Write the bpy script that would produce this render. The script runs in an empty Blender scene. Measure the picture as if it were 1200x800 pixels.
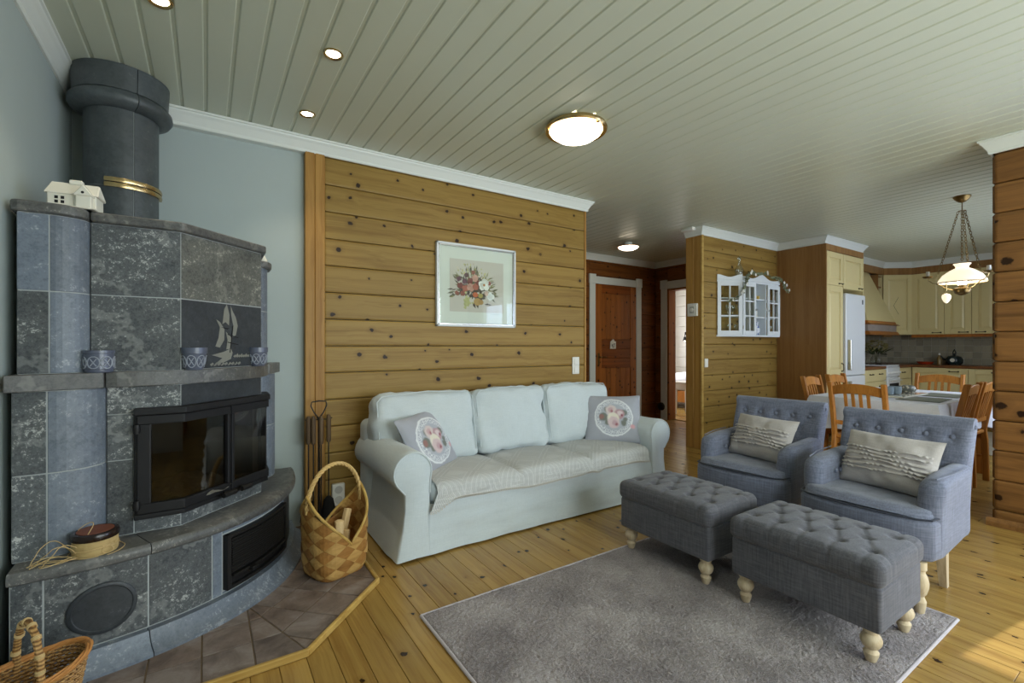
import bpy, bmesh, math, random
from mathutils import Vector, Matrix, noise as mnoise

# ------------------------------------------------------------------ camera, light, exposure
SC = bpy.context.scene
COL = SC.collection
CAM_H = 1.2
YAW = math.atan2(358, 544)
cd = bpy.data.cameras.new('camera')
cam = bpy.data.objects.new('camera', cd)
COL.objects.link(cam)
cam.location = (0, 0, CAM_H)
cam.rotation_euler = (math.pi / 2, 0, -YAW)
cd.sensor_width = 36.0
cd.lens = 36.0 * 544 / 1200
cd.shift_y = 5 / 1200
cd.clip_start = 0.02
SC.camera = cam
SC.view_settings.view_transform = 'Standard'
SC.view_settings.look = 'None'
SC.view_settings.gamma = 1.0
SC.view_settings.use_curve_mapping = False
SC.view_settings.exposure = 0.0
SC.cycles.use_denoising = True
SC.cycles.max_bounces = 8
SC.cycles.diffuse_bounces = 5
SC.cycles.glossy_bounces = 4
SC.cycles.transmission_bounces = 6
SC.cycles.transparent_max_bounces = 10
SC.cycles.sample_clamp_indirect = 6.0

CEIL = 2.573
XL = -0.60            # plane of wall_left
YB = 3.32             # face of the log wall behind the sofa
XR = 4.39             # face of the log partition towards the sitting room
YF = -1.70            # wall behind the camera
YD = 0.42             # garden wall of the dining room
XK = 10.05            # far kitchen wall
YH = 5.14             # far wall of the hallway
XH = 6.24             # end wall of the hallway (bedroom door)

world = bpy.data.worlds.new('sky')
SC.world = world
world.use_nodes = True
wn = world.node_tree
wn.nodes['Background'].inputs[0].default_value = (0.75, 0.86, 1.0, 1)
wn.nodes['Background'].inputs[1].default_value = 2.2

def area_light(name, loc, rot, sx, sy, power, col):
    l = bpy.data.lights.new(name, 'AREA')
    l.shape = 'RECTANGLE'; l.size = sx; l.size_y = sy
    l.energy = power; l.color = col
    o = bpy.data.objects.new(name, l); COL.objects.link(o)
    o.location = loc; o.rotation_euler = rot
    return o
# daylight falling through the real window openings (built below)
area_light('daylight_garden_window', (2.3, YF - 0.12, 1.35), (-math.pi / 2, 0, math.pi), 3.2, 1.7, 120, (0.95, 1.0, 0.98))
area_light('daylight_side_window', (XR + 0.14, -0.45, 1.25), (0, math.pi / 2, 0), 1.4, 1.6, 52, (0.58, 0.67, 1.0))
area_light('daylight_dining_window', (6.6, YD - 0.12, 1.45), (-math.pi / 2, 0, math.pi), 2.6, 1.3, 42, (0.74, 0.8, 1.0))
area_light('daylight_bedroom_window', (7.6, 6.9, 1.5), (-math.pi / 2, 0, 0), 1.4, 1.2, 60, (0.95, 0.97, 1.0))
sl = bpy.data.lights.new('sun', 'SUN'); sl.energy = 5.0; sl.angle = 0.01; sl.color = (1.0, 0.93, 0.8)
so = bpy.data.objects.new('sun', sl); COL.objects.link(so)
so.rotation_euler = Vector((-2.09, 0.32, -2.09)).to_track_quat('-Z', 'Y').to_euler()

# ------------------------------------------------------------------ helpers
RND = random.Random(7)
PI = math.pi

def S(r, g, b):
    f = lambda c: c / 12.92 if c <= 0.04045 else ((c + 0.055) / 1.055) ** 2.4
    return (f(r / 255), f(g / 255), f(b / 255), 1.0)

class NT:
    def __init__(self, name):
        self.m = bpy.data.materials.new(name); self.m.use_nodes = True
        self.t = self.m.node_tree
        self.b = self.t.nodes['Principled BSDF']
    def n(self, typ, ins=None, **props):
        x = self.t.nodes.new('ShaderNode' + typ)
        for k, v in props.items(): setattr(x, k, v)
        for k, v in (ins or {}).items(): self.set(x.inputs[k], v)
        return x
    def set(self, sock, v):
        if isinstance(v, bpy.types.NodeSocket): self.t.links.new(v, sock)
        else: sock.default_value = v
    def p(self, **kw):
        for k, v in kw.items(): self.set(self.b.inputs[k.replace('_', ' ')], v)
    def math(self, op, a, b=0.0, clamp=False):
        return self.n('Math', {0: a, 1: b}, operation=op, use_clamp=clamp).outputs[0]
    def mix(self, f, a, b, blend='MIX'):
        x = self.n('Mix', data_type='RGBA', blend_type=blend)
        self.set(x.inputs[0], f); self.set(x.inputs[6], a); self.set(x.inputs[7], b)
        return x.outputs[2]
    def ramp(self, f, stops):
        x = self.n('ValToRGB', {0: f}); e = x.color_ramp.elements
        while len(e) > 1: e.remove(e[-1])
        for i, (pos, c) in enumerate(stops):
            el = e[0] if i == 0 else e.new(pos)
            el.position = pos
            el.color = c if isinstance(c, tuple) else (c, c, c, 1)
        return x.outputs[0]
    def coords(self, rnd=True, scale=(1, 1, 1), rot=(0, 0, 0)):
        tc = self.n('TexCoord').outputs['Object']
        if rnd:
            r = self.n('ObjectInfo').outputs['Random']
            cx = self.n('CombineXYZ', {0: self.math('MULTIPLY', r, 37.0), 1: self.math('MULTIPLY', r, 61.0), 2: self.math('MULTIPLY', r, 23.0)})
            tc = self.n('VectorMath', {0: tc, 1: cx.outputs[0]}, operation='ADD').outputs[0]
        return self.n('Mapping', {'Vector': tc, 'Scale': scale, 'Rotation': rot}).outputs[0]
    def noise(self, vec, scale, detail=4.0, rough=0.55, dist=0.0):
        return self.n('TexNoise', {'Vector': vec, 'Scale': scale, 'Detail': detail, 'Roughness': rough, 'Distortion': dist}).outputs[0]
    def bump(self, h, strength=0.3, dist=0.01):
        self.p(Normal=self.n('Bump', {'Height': h, 'Strength': strength, 'Distance': dist}).outputs[0])
    def rand(self):
        return self.n('ObjectInfo').outputs['Random']

def plain(name, col, rough=0.5, metal=0.0, coat=0.0, spec=0.5, var=0.06, nscale=14.0, bump=0.0):
    t = NT(name)
    v = t.coords()
    f = t.noise(v, nscale, 5)
    lo = tuple(max(0, c * (1 - var)) for c in col[:3]) + (1,)
    hi = tuple(min(1, c * (1 + var)) for c in col[:3]) + (1,)
    t.p(Base_Color=t.mix(f, lo, hi), Roughness=rough, Metallic=metal, Coat_Weight=coat)
    t.b.inputs['Specular IOR Level'].default_value = spec
    if bump: t.bump(t.noise(v, nscale * 6, 4), bump, 0.004)
    return t.m

def wood(name, light, dark, axis, knots=0.0, knot_col=None, rough=0.35, coat=0.0, var=0.16, grain=26.0, ksize=0.08, flat=None, spec=0.25):
    t = NT(name)
    sc = [1.0, 1.0, 1.0]; sc[axis] = 0.028
    v0 = t.coords()
    vm = t.n('Mapping', {'Vector': v0, 'Scale': tuple(sc)}).outputs[0]
    wob = t.noise(v0, 2.2, 2)
    vw = t.n('VectorMath', {0: vm, 1: t.n('CombineXYZ', {0: t.math('MULTIPLY', wob, 0.05), 1: t.math('MULTIPLY', wob, 0.05), 2: t.math('MULTIPLY', wob, 0.05)}).outputs[0]}, operation='ADD').outputs[0]
    g1 = t.noise(vw, grain, 3, 0.6, 0.3)
    g2 = t.noise(vw, grain * 5, 2, 0.5)
    g = t.math('ADD', t.math('MULTIPLY', g1, 0.75), t.math('MULTIPLY', g2, 0.25))
    big = t.noise(t.n('Mapping', {'Vector': vm, 'Scale': (1.0, 1.0, 1.0)}).outputs[0], 9.0, 3, 0.6)
    g = t.math('ADD', t.math('MULTIPLY', g, 0.72), t.math('MULTIPLY', big, 0.28))
    c = t.ramp(g, [(0.34, dark), (0.55, light), (0.75, tuple(min(1, x * 1.08) for x in light[:3]) + (1,))])
    tint = t.ramp(t.rand(), [(0.0, 1.0 - var), (1.0, 1.0 + var * 0.5)])
    c = t.mix(1.0, c, tint, 'MULTIPLY')
    if knots:
        sep = t.n('SeparateXYZ', {0: v0})
        cross = [i for i in range(3) if i != axis and i != flat][0]
        kv = t.n('CombineXYZ', {0: t.math('MULTIPLY', sep.outputs[axis], 0.85), 1: sep.outputs[cross], 2: 0.0}).outputs[0]
        vo = t.n('TexVoronoi', {'Vector': kv, 'Scale': knots, 'Randomness': 1.0}, voronoi_dimensions='2D')
        d = t.math('ADD', vo.outputs['Distance'], t.math('MULTIPLY', t.math('SUBTRACT', t.noise(v0, 38, 3), 0.5), 0.13))
        gate = t.ramp(t.n('SeparateColor', {0: vo.outputs['Color']}).outputs[0], [(0.22, 0.0), (0.24, 1.0)])
        size = t.math('ADD', 0.55, t.math('MULTIPLY', t.n('SeparateColor', {0: vo.outputs['Color']}).outputs[1], 0.9))
        d = t.math('DIVIDE', d, size)
        halo = t.math('MULTIPLY', t.ramp(d, [(0.0, 1.0), (ksize * 1.0, 0.6), (ksize * 2.6, 0.0)]), gate)
        core = t.math('MULTIPLY', t.ramp(d, [(0.0, 1.0), (ksize * 0.7, 1.0), (ksize * 1.0, 0.0)]), gate)
        c = t.mix(t.math('MULTIPLY', halo, 0.6), c, tuple(x * 0.72 for x in dark[:3]) + (1,))
        c = t.mix(t.math('MULTIPLY', core, 0.97), c, knot_col or S(36, 18, 6))
    t.p(Base_Color=c, Roughness=rough, Coat_Weight=coat, Coat_Roughness=0.25)
    t.b.inputs['Specular IOR Level'].default_value = spec
    t.bump(g, 0.06, 0.004)
    return t.m

def soapstone(name, dark, mid, light, scale=9.0, vein=0.5, rough=0.45, rot=0.6, bias=0.5):
    t = NT(name)
    v = t.coords(rot=(0.3, 0.5, rot))
    vs = t.n('Mapping', {'Vector': v, 'Scale': (1.0, 1.0, 2.6)}).outputs[0]
    big = t.noise(vs, scale * 0.35, 5, 0.6, 0.6)
    fine = t.noise(v, scale * 5.0, 9, 0.75, 0.3)
    specks = t.noise(v, scale * 14.0, 3, 0.7)
    m = t.math('ADD', t.math('MULTIPLY', fine, 0.62), t.math('MULTIPLY', big, 0.38))
    m = t.math('ADD', m, t.math('MULTIPLY', t.math('SUBTRACT', specks, 0.5), 0.28))
    c = t.ramp(m, [(bias - 0.13, dark), (bias, mid), (bias + 0.055, mid), (bias + 0.12, light)])
    w = t.n('TexWave', {'Vector': v, 'Scale': 1.1, 'Distortion': 9.0, 'Detail': 5.0, 'Detail Scale': 2.2, 'Detail Roughness': 0.7}, wave_type='BANDS').outputs['Fac']
    line = t.ramp(w, [(0.0, 1.0), (0.02, 0.7), (0.07, 0.0)])
    c = t.mix(t.math('MULTIPLY', line, vein), c, light)
    tint = t.ramp(t.rand(), [(0.0, 0.8), (1.0, 1.15)])
    c = t.mix(1.0, c, tint, 'MULTIPLY')
    t.p(Base_Color=c, Roughness=rough)
    t.bump(m, 0.12, 0.004)
    return t.m

def fabric(name, c1, c2, weave=90.0, rough=0.9, sheen=0.2, bump=0.25):
    t = NT(name)
    v = t.coords()
    a = t.noise(t.n('Mapping', {'Vector': v, 'Scale': (4.0, 4.0, 0.25)}).outputs[0], weave, 2, 0.7)
    b = t.noise(t.n('Mapping', {'Vector': v, 'Scale': (0.3, 0.3, 4.0)}).outputs[0], weave, 2, 0.7)
    big = t.noise(v, 5.0, 3)
    f = t.math('ADD', t.math('MULTIPLY', t.math('ADD', a, b), 0.42), t.math('MULTIPLY', big, 0.16))
    t.p(Base_Color=t.ramp(f, [(0.32, c1), (0.68, c2)]), Roughness=rough, Sheen_Weight=sheen)
    t.b.inputs['Specular IOR Level'].default_value = 0.2
    t.bump(f, bump, 0.003)
    return t.m

def glow(name, col, strength):
    t = NT(name)
    t.p(Base_Color=(0.9, 0.88, 0.8, 1), Emission_Color=col, Emission_Strength=strength, Roughness=0.3)
    return t.m

def thin_glass(name, tint=(1, 1, 1, 1), gloss=0.12, rough=0.02):
    m = bpy.data.materials.new(name); m.use_nodes = True
    t = m.node_tree; t.nodes.clear()
    o = t.nodes.new('ShaderNodeOutputMaterial')
    mx = t.nodes.new('ShaderNodeMixShader')
    tr = t.nodes.new('ShaderNodeBsdfTransparent'); gl = t.nodes.new('ShaderNodeBsdfGlossy')
    lw = t.nodes.new('ShaderNodeLayerWeight'); lw.inputs[0].default_value = 0.5
    fr = t.nodes.new('ShaderNodeMath'); fr.operation = 'POWER'; fr.inputs[1].default_value = 4.5
    t.links.new(lw.outputs['Facing'], fr.inputs[0])
    ad = t.nodes.new('ShaderNodeMath'); ad.operation = 'ADD'; ad.use_clamp = True
    nz = t.nodes.new('ShaderNodeTexNoise'); nz.inputs['Scale'].default_value = 3.0
    sm = t.nodes.new('ShaderNodeMath'); sm.operation = 'MULTIPLY'; sm.inputs[1].default_value = gloss * 0.4
    ad2 = t.nodes.new('ShaderNodeMath'); ad2.operation = 'ADD'; ad2.inputs[1].default_value = gloss * 0.3
    tr.inputs[0].default_value = tint; gl.inputs['Roughness'].default_value = rough
    t.links.new(nz.outputs[0], sm.inputs[0]); t.links.new(sm.outputs[0], ad2.inputs[0])
    t.links.new(fr.outputs[0], ad.inputs[0]); t.links.new(ad2.outputs[0], ad.inputs[1])
    t.links.new(ad.outputs[0], mx.inputs[0]); t.links.new(tr.outputs[0], mx.inputs[1]); t.links.new(gl.outputs[0], mx.inputs[2])
    t.links.new(mx.outputs[0], o.inputs[0])
    return m

class MB:
    """collects vertices and faces of one mesh"""
    def __init__(self): self.v = []; self.f = []
    def add(self, vs, fs):
        k = len(self.v); self.v += [tuple(p) for p in vs]; self.f += [tuple(i + k for i in q) for q in fs]; return self
    def box(self, a, b):
        (x0, y0, z0), (x1, y1, z1) = a, b
        return self.add([(x0, y0, z0), (x1, y0, z0), (x1, y1, z0), (x0, y1, z0), (x0, y0, z1), (x1, y0, z1), (x1, y1, z1), (x0, y1, z1)],
                        [(0, 3, 2, 1), (4, 5, 6, 7), (0, 1, 5, 4), (1, 2, 6, 5), (2, 3, 7, 6), (3, 0, 4, 7)])
    def hexa(self, bot, top):
        return self.add(list(bot) + list(top), [(0, 3, 2, 1), (4, 5, 6, 7), (0, 1, 5, 4), (1, 2, 6, 5), (2, 3, 7, 6), (3, 0, 4, 7)])
    def prism(self, poly, z0, z1):
        n = len(poly)
        return self.add([(x, y, z0) for x, y in poly] + [(x, y, z1) for x, y in poly],
                        [tuple(range(n - 1, -1, -1)), tuple(range(n, 2 * n))] + [(i, (i + 1) % n, n + (i + 1) % n, n + i) for i in range(n)])
    def wall_strip(self, outer, inner, z0, z1):
        """solid between two plan paths with the same number of points"""
        n = len(outer)
        vs = [(x, y, z0) for x, y in outer] + [(x, y, z0) for x, y in inner] + [(x, y, z1) for x, y in outer] + [(x, y, z1) for x, y in inner]
        fs = []
        for i in range(n - 1):
            o, q, O, Q = i, n + i, 2 * n + i, 3 * n + i
            fs += [(o, o + 1, O + 1, O), (q + 1, q, Q, Q + 1), (O, O + 1, Q + 1, Q), (o + 1, o, q, q + 1)]
        fs += [(0, 2 * n, 3 * n, n), (n - 1, 2 * n - 1, 4 * n - 1, 3 * n - 1)]
        return self.add(vs, fs)
    def lathe(self, prof, c=(0, 0, 0), seg=24, axis='z', closed=True):
        vs, fs = [], []
        for r, h in prof:
            for i in range(seg):
                a = 2 * PI * i / seg
                p = (r * math.cos(a), r * math.sin(a), h)
                if axis == 'x': p = (p[2], p[0], p[1])
                if axis == 'y': p = (p[0], p[2], p[1])
                vs.append((p[0] + c[0], p[1] + c[1], p[2] + c[2]))
        m = len(prof)
        for j in range(m - 1):
            for i in range(seg):
                fs.append((j * seg + i, j * seg + (i + 1) % seg, (j + 1) * seg + (i + 1) % seg, (j + 1) * seg + i))
        if closed:
            if prof[0][0] > 1e-5: fs.append(tuple(range(seg - 1, -1, -1)))
            if prof[-1][0] > 1e-5: fs.append(tuple((m - 1) * seg + i for i in range(seg)))
        return self.add(vs, fs)
    def tube(self, path, r, seg=8, closed=False, flat=1.0):
        P = [Vector(p) for p in path]; n = len(P); vs, fs = [], []
        up = Vector((0, 0, 1)); prev = None
        for i in range(n):
            if closed: d = P[(i + 1) % n] - P[i - 1]
            else: d = P[min(i + 1, n - 1)] - P[max(i - 1, 0)]
            if d.length < 1e-9: d = Vector((0, 0, 1))
            d.normalize()
            if prev is None:
                s = d.cross(up)
                if s.length < 0.1: s = d.cross(Vector((1, 0, 0)))
            else: s = prev - d * prev.dot(d)
            s.normalize(); prev = s; t = d.cross(s)
            rr = r[i] if isinstance(r, (list, tuple)) else r
            for k in range(seg):
                a = 2 * PI * k / seg
                vs.append(P[i] + s * (rr * math.cos(a)) + t * (rr * flat * math.sin(a)))
        for i in range(n if closed else n - 1):
            for k in range(seg):
                j = (i + 1) % n
                fs.append((i * seg + k, i * seg + (k + 1) % seg, j * seg + (k + 1) % seg, j * seg + k))
        if not closed: fs += [tuple(range(seg - 1, -1, -1)), tuple((n - 1) * seg + k for k in range(seg))]
        return self.add(vs, fs)
    def grid(self, nu, nv, fn, wrap=False):
        vs = [fn(i / (nu if wrap else nu - 1), j / (nv - 1)) for j in range(nv) for i in range(nu)]
        fs = [(j * nu + i, j * nu + (i + 1) % nu, (j + 1) * nu + (i + 1) % nu, (j + 1) * nu + i) for j in range(nv - 1) for i in range(nu if wrap else nu - 1)]
        return self.add(vs, fs)
    def rbox(self, lo, hi, r, n=(10, 10, 6), disp=None):
        """rounded box from a subdivided cube; disp(point, normal, u) moves points"""
        lo, hi = Vector(lo), Vector(hi); c = (lo + hi) / 2; h = (hi - lo) / 2
        key, vs, fs = {}, [], []
        def ticks(k, half):
            e = min(r / max(half, 1e-6), 0.95)
            base = [-1, -1 + e * 0.3, -1 + e * 0.65, -1 + e]
            m = max(n[k] - 7, 1)
            mid = [(-1 + e) + (2 - 2 * e) * i / m for i in range(1, m)]
            return base + mid + [1 - e, 1 - e * 0.65, 1 - e * 0.3, 1]
        T = [ticks(k, h[k]) for k in range(3)]
        def vert(p):
            kk = (round(p[0], 5), round(p[1], 5), round(p[2], 5))
            if kk in key: return key[kk]
            w = Vector((p[0] * h[0], p[1] * h[1], p[2] * h[2]))
            q = Vector([max(-h[i] + r, min(h[i] - r, w[i])) if h[i] > r else 0 for i in range(3)])
            d = w - q
            nn = d.normalized() if d.length > 1e-9 else Vector((0, 0, 1))
            o = q + nn * min(r, d.length) if d.length > 1e-9 else w
            o = q + nn * r if d.length > 1e-9 else w
            if disp: o = disp(c + o, nn, p)
            else: o = c + o
            key[kk] = len(vs); vs.append(o); return key[kk]
        for ax in range(3):
            a, b = [(1, 2), (2, 0), (0, 1)][ax]
            for sgn in (-1, 1):
                for i in range(len(T[a]) - 1):
                    for j in range(len(T[b]) - 1):
                        q = []
                        for (ii, jj) in ((i, j), (i + 1, j), (i + 1, j + 1), (i, j + 1)):
                            p = [0, 0, 0]; p[ax] = sgn; p[a] = T[a][ii]; p[b] = T[b][jj]
                            q.append(vert(p))
                        fs.append(tuple(q) if sgn > 0 else tuple(reversed(q)))
        return self.add(vs, fs)
    def xf(self, mat):
        self.v = [tuple(mat @ Vector(p)) for p in self.v]; return self
    def mesh(self, name, mat, smooth=False, bevel=0.0, seg=1, angle=None):
        me = bpy.data.meshes.new(name)
        me.from_pydata(self.v, [], self.f)
        bm = bmesh.new(); bm.from_mesh(me)
        bmesh.ops.recalc_face_normals(bm, faces=bm.faces)
        if bevel:
            es = [e for e in bm.edges if len(e.link_faces) == 2 and e.calc_face_angle(0) > 0.5]
            bmesh.ops.bevel(bm, geom=es, offset=bevel, segments=seg, affect='EDGES', profile=0.6, clamp_overlap=True)
        if smooth:
            for f in bm.faces: f.smooth = True
            for e in bm.edges:
                if len(e.link_faces) == 2 and e.calc_face_angle(0) > (angle or 0.7): e.smooth = False
        bm.to_mesh(me); bm.free()
        me.materials.append(mat)
        return me
    def obj(self, name, mat, parent=None, **kw):
        return link(name, self.mesh(name, mat, **kw), parent)

def link(name, data, parent=None, loc=None, rz=None):
    o = bpy.data.objects.new(name, data); COL.objects.link(o)
    if parent: o.parent = parent
    if loc is not None: o.location = loc
    if rz is not None: o.rotation_euler = (0, 0, rz)
    return o
def tag(o, label, cat=None, group=None, kind=None):
    o['label'] = label
    if cat: o['category'] = cat
    if group: o['group'] = group
    if kind: o['kind'] = kind
    return o
def thing(name, label, cat, loc=(0, 0, 0), rz=0.0, group=None, kind=None):
    return tag(link(name, None, None, loc, rz), label, cat, group, kind)
def copy_tree(o, parent=None):
    c = o.copy(); COL.objects.link(c); c.parent = parent
    for ch in list(o.children): copy_tree(ch, c)
    return c
def box(name, a, b, mat, parent=None, bevel=0.0, **kw):
    """box centred on its own origin so that textures differ from piece to piece"""
    c = [(a[i] + b[i]) / 2 for i in range(3)]
    o = MB().box([a[i] - c[i] for i in range(3)], [b[i] - c[i] for i in range(3)]).obj(name, mat, parent, bevel=bevel, **kw)
    o.location = c
    return o
def fbm(p, s, k=0.0):
    return mnoise.noise(Vector((p[0] * s + k, p[1] * s + k * 1.7, p[2] * s - k)))

# ------------------------------------------------------------------ materials
m_pine_wall = wood('pine_log_wall', S(156, 126, 65), S(128, 96, 42), 0, knots=5.4, rough=0.45, ksize=0.066, flat=1, var=0.1)
m_pine_post = wood('pine_post', S(174, 132, 70), S(142, 100, 46), 2, knots=3.0, rough=0.45, ksize=0.03, var=0.08, flat=1)
m_hall_pine = wood('hall_pine_x', S(132, 80, 36), S(96, 54, 22), 0, knots=5.5, rough=0.45, ksize=0.065, flat=1)
m_hall_pine_y = wood('hall_pine_y', S(132, 80, 36), S(96, 54, 22), 1, knots=5.5, rough=0.45, ksize=0.065)
m_door = wood('door_pine', S(166, 98, 40), S(124, 68, 24), 2, knots=7.0, rough=0.35, ksize=0.08, flat=1)
m_door_h = wood('door_pine_rail', S(140, 76, 30), S(106, 54, 20), 0, knots=6.0, rough=0.35, ksize=0.07, flat=1)
m_floor = wood('pine_floor', S(172, 138, 74), S(140, 104, 50), 1, knots=5.0, rough=0.26, coat=0.2, ksize=0.055, var=0.16, flat=2)
m_trim_wood = wood('oak_edge', S(196, 162, 92), S(164, 126, 62), 0, rough=0.35)
m_chair = wood('dining_pine', S(192, 128, 58), S(146, 88, 34), 2, rough=0.32, coat=0.2)
m_veneer = wood('beech_veneer', S(160, 118, 70), S(134, 94, 52), 2, rough=0.4, var=0.05, grain=18)
m_counter = wood('counter_wood', S(128, 80, 44), S(94, 54, 28), 0, rough=0.3)
m_hoodwood = wood('hood_wood', S(176, 108, 46), S(136, 78, 30), 0, rough=0.35)
m_leg = wood('limed_leg', S(206, 188, 158), S(172, 150, 118), 2, rough=0.55, var=0.05, grain=40)
m_stone = soapstone('soapstone_speckled', S(56, 60, 64), S(94, 98, 100), S(194, 196, 192), 13.0, 0.25)
m_stone_b = soapstone('soapstone_smooth', S(94, 103, 115), S(114, 123, 135), S(160, 166, 173), 9.0, 0.12, rot=1.2, bias=0.5)
m_stone_c = soapstone('soapstone_mottled', S(62, 64, 62), S(94, 95, 90), S(172, 172, 160), 15.0, 0.2, rot=0.2, bias=0.5)
m_stone_d = soapstone('soapstone_plain_dark', S(48, 52, 56), S(60, 64, 68), S(92, 96, 100), 7.0, 0.1, rot=0.2, bias=0.55)
m_slab = soapstone('soapstone_slab', S(72, 72, 72), S(96, 96, 94), S(150, 148, 142), 9.0, 0.35, rot=0.1, bias=0.52)
m_pipe = soapstone('soapstone_pipe', S(66, 72, 74), S(80, 86, 88), S(108, 114, 116), 4.0, 0.12, rot=0.9, bias=0.55)
m_grout = plain('pale_grout', S(168, 172, 172), 0.9, var=0.08, nscale=60)
m_iron = plain('cast_iron', S(42, 42, 44), 0.5, metal=0.6, var=0.15, nscale=30, bump=0.1)
m_black = plain('black_iron', S(26, 25, 25), 0.5, metal=0.3, var=0.15, nscale=40)
m_soot = plain('soot', S(16, 15, 14), 0.95, var=0.4, nscale=12)
m_ash = plain('ash', S(120, 116, 108), 0.95, var=0.5, nscale=40, bump=0.6)
m_fireglass = thin_glass('sooty_glass', (0.5, 0.46, 0.42, 1), 0.18, 0.03)
m_glass = thin_glass('clear_glass', (0.96, 0.98, 0.97, 1), 0.06, 0.01)
m_brass = plain('brass', S(196, 172, 124), 0.25, metal=1.0, var=0.08)
m_abrass = plain('aged_brass', S(128, 106, 66), 0.35, metal=1.0, var=0.15)
m_steel = plain('steel', S(190, 190, 186), 0.25, metal=1.0, var=0.04)
m_ceil = plain('painted_ceiling_board', S(203, 208, 190), 0.32, var=0.012, nscale=9)
m_white = plain('white_trim_paint', S(226, 230, 224), 0.35, var=0.02)
m_wallblue = plain('pale_blue_wall', S(171, 182, 180), 0.75, var=0.03, nscale=5, bump=0.06)
m_wallplain = plain('plain_wall', S(200, 192, 176), 0.8, var=0.03, nscale=5)
m_bedwall = plain('white_board_wall', S(226, 222, 214), 0.6, var=0.02)
m_sofa = fabric('white_slipcover', S(192, 201, 204), S(206, 214, 217), 60, sheen=0.1, bump=0.1)
m_linen = fabric('blue_grey_linen', S(82, 86, 102), S(128, 133, 152), 38, sheen=0.25)
m_linen_dk = fabric('grey_linen', S(64, 64, 70), S(108, 107, 113), 38, sheen=0.2)
m_piping = fabric('dark_piping', S(38, 42, 54), S(56, 60, 74), 90)
m_beige = fabric('beige_cotton', S(170, 163, 160), S(192, 186, 183), 70, bump=0.12)
m_cloth = fabric('white_tablecloth', S(206, 207, 214), S(220, 221, 228), 70, bump=0.06)
m_paper = plain('mount_paper', S(226, 228, 218), 0.8, var=0.01)
m_cream = plain('cream_cabinet_paint', S(222, 204, 148), 0.42, var=0.02)
m_fridge = plain('white_enamel', S(226, 228, 228), 0.3, var=0.01)
m_cabwhite = plain('white_cabinet_paint', S(224, 228, 230), 0.4, var=0.02)
m_cabblue = plain('cabinet_back_paint', S(170, 184, 194), 0.6, var=0.03)
m_ceramic = plain('white_ceramic', S(232, 228, 214), 0.12, var=0.03, coat=0.4)
m_plastic = plain('white_plastic', S(232, 230, 222), 0.4, var=0.01)
m_dark = plain('dark_slot', S(24, 22, 20), 0.8, var=0.1)
m_lamp = glow('lit_opal_glass', (1.0, 0.86, 0.66, 1), 9.0)
m_spot = glow('lit_spot', (1.0, 0.9, 0.74, 1), 22.0)
m_shade = glow('lit_lamp_shade', (1.0, 0.84, 0.6, 1), 1.0)

def child_of(o, par):
    """parent an object that already stands in world coordinates"""
    o.parent = par
    o.matrix_parent_inverse = Matrix.Translation(-Vector(par.location))
    return o

# ------------------------------------------------------------------ structure: floor
def st(o, label): return tag(o, label, None, None, 'structure')
floor = st(box('floor', (XL - 0.2, YF - 0.2, -0.08), (XK + 0.2, YH + 2.1, -0.016), plain('subfloor', S(60, 42, 24), 0.9), None), 'varnished pine plank floor running through all the rooms')
FP = 0.095
_pl = {}
def plank_mesh(L):
    L = round(L, 1)
    if L not in _pl:
        h, w = L / 2 - 0.0008, FP / 2 - 0.0008
        _pl[L] = MB().box((-w, -h, -0.016), (w, h, 0.0)).mesh('plank', m_floor, bevel=0.0016)
    return _pl[L], L
x = XL - FP * 0.3
while x < XK:
    y = (YF + RND.choice([0, -1.3, -2.3, -0.6])) if x < XR + 0.05 else YD
    far = YH if x < 6.3 else 3.3

    while y < far - 0.05:
        L = min(RND.choice([3.2, 3.9, 4.4]), max(round(far - y, 1), 0.2))
        if far - (y + L) < 0.6: L = round(far - y, 1)
        me, L = plank_mesh(L)
        o = link('plank', me, floor, (x + FP / 2, y + L / 2, 0))
        o.matrix_parent_inverse = Matrix.Translation(-Vector(floor.location))
        y += L
    x += FP

# ------------------------------------------------------------------ ceiling of painted tongue and groove boards
ceiling = st(box('ceiling', (XL - 0.2, YF - 0.2, CEIL + 0.0125), (XR + 0.2, YH + 0.2, CEIL + 0.1), m_ceil), 'white painted board ceiling with bevelled grooves')
CP = 0.11325
prof = [(0.0, 0.02), (0.0, 0.0055), (0.012, 0.0055), (0.0165, 0.0008), (0.019, 0.0), (CP - 0.005, 0.0), (CP - 0.003, 0.0008), (CP - 0.0002, 0.0048), (CP - 0.0002, 0.02)]
child_of(box('ceiling_slab', (XR + 0.2, YD - 0.1, CEIL + 0.0125), (XK + 0.2, YH + 0.2, CEIL + 0.1), m_ceil), ceiling)
n = len(prof)
def ceil_board(y0, y1): return MB().add([(a - CP / 2, -(y1 - y0) / 2, b) for a, b in prof] + [(a - CP / 2, (y1 - y0) / 2, b) for a, b in prof],
              [tuple(range(n)), tuple(range(2 * n - 1, n - 1, -1))] + [(i, n + i, n + (i + 1) % n, (i + 1) % n) for i in range(n)])
cbs = {y_: ceil_board(y_, YH).mesh('ceiling_board', m_ceil) for y_ in (YF, YD)}
k0 = math.floor((XL - 0.555) / CP)
for k in range(k0, int((XK - 0.555) / CP) + 1):
    ys_ = YF if 0.555 + CP * k < XR + 0.1 else YD
    child_of(link('board', cbs[ys_], None, (0.555 + CP * k + CP / 2, (ys_ + YH) / 2, CEIL)), ceiling)

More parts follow.
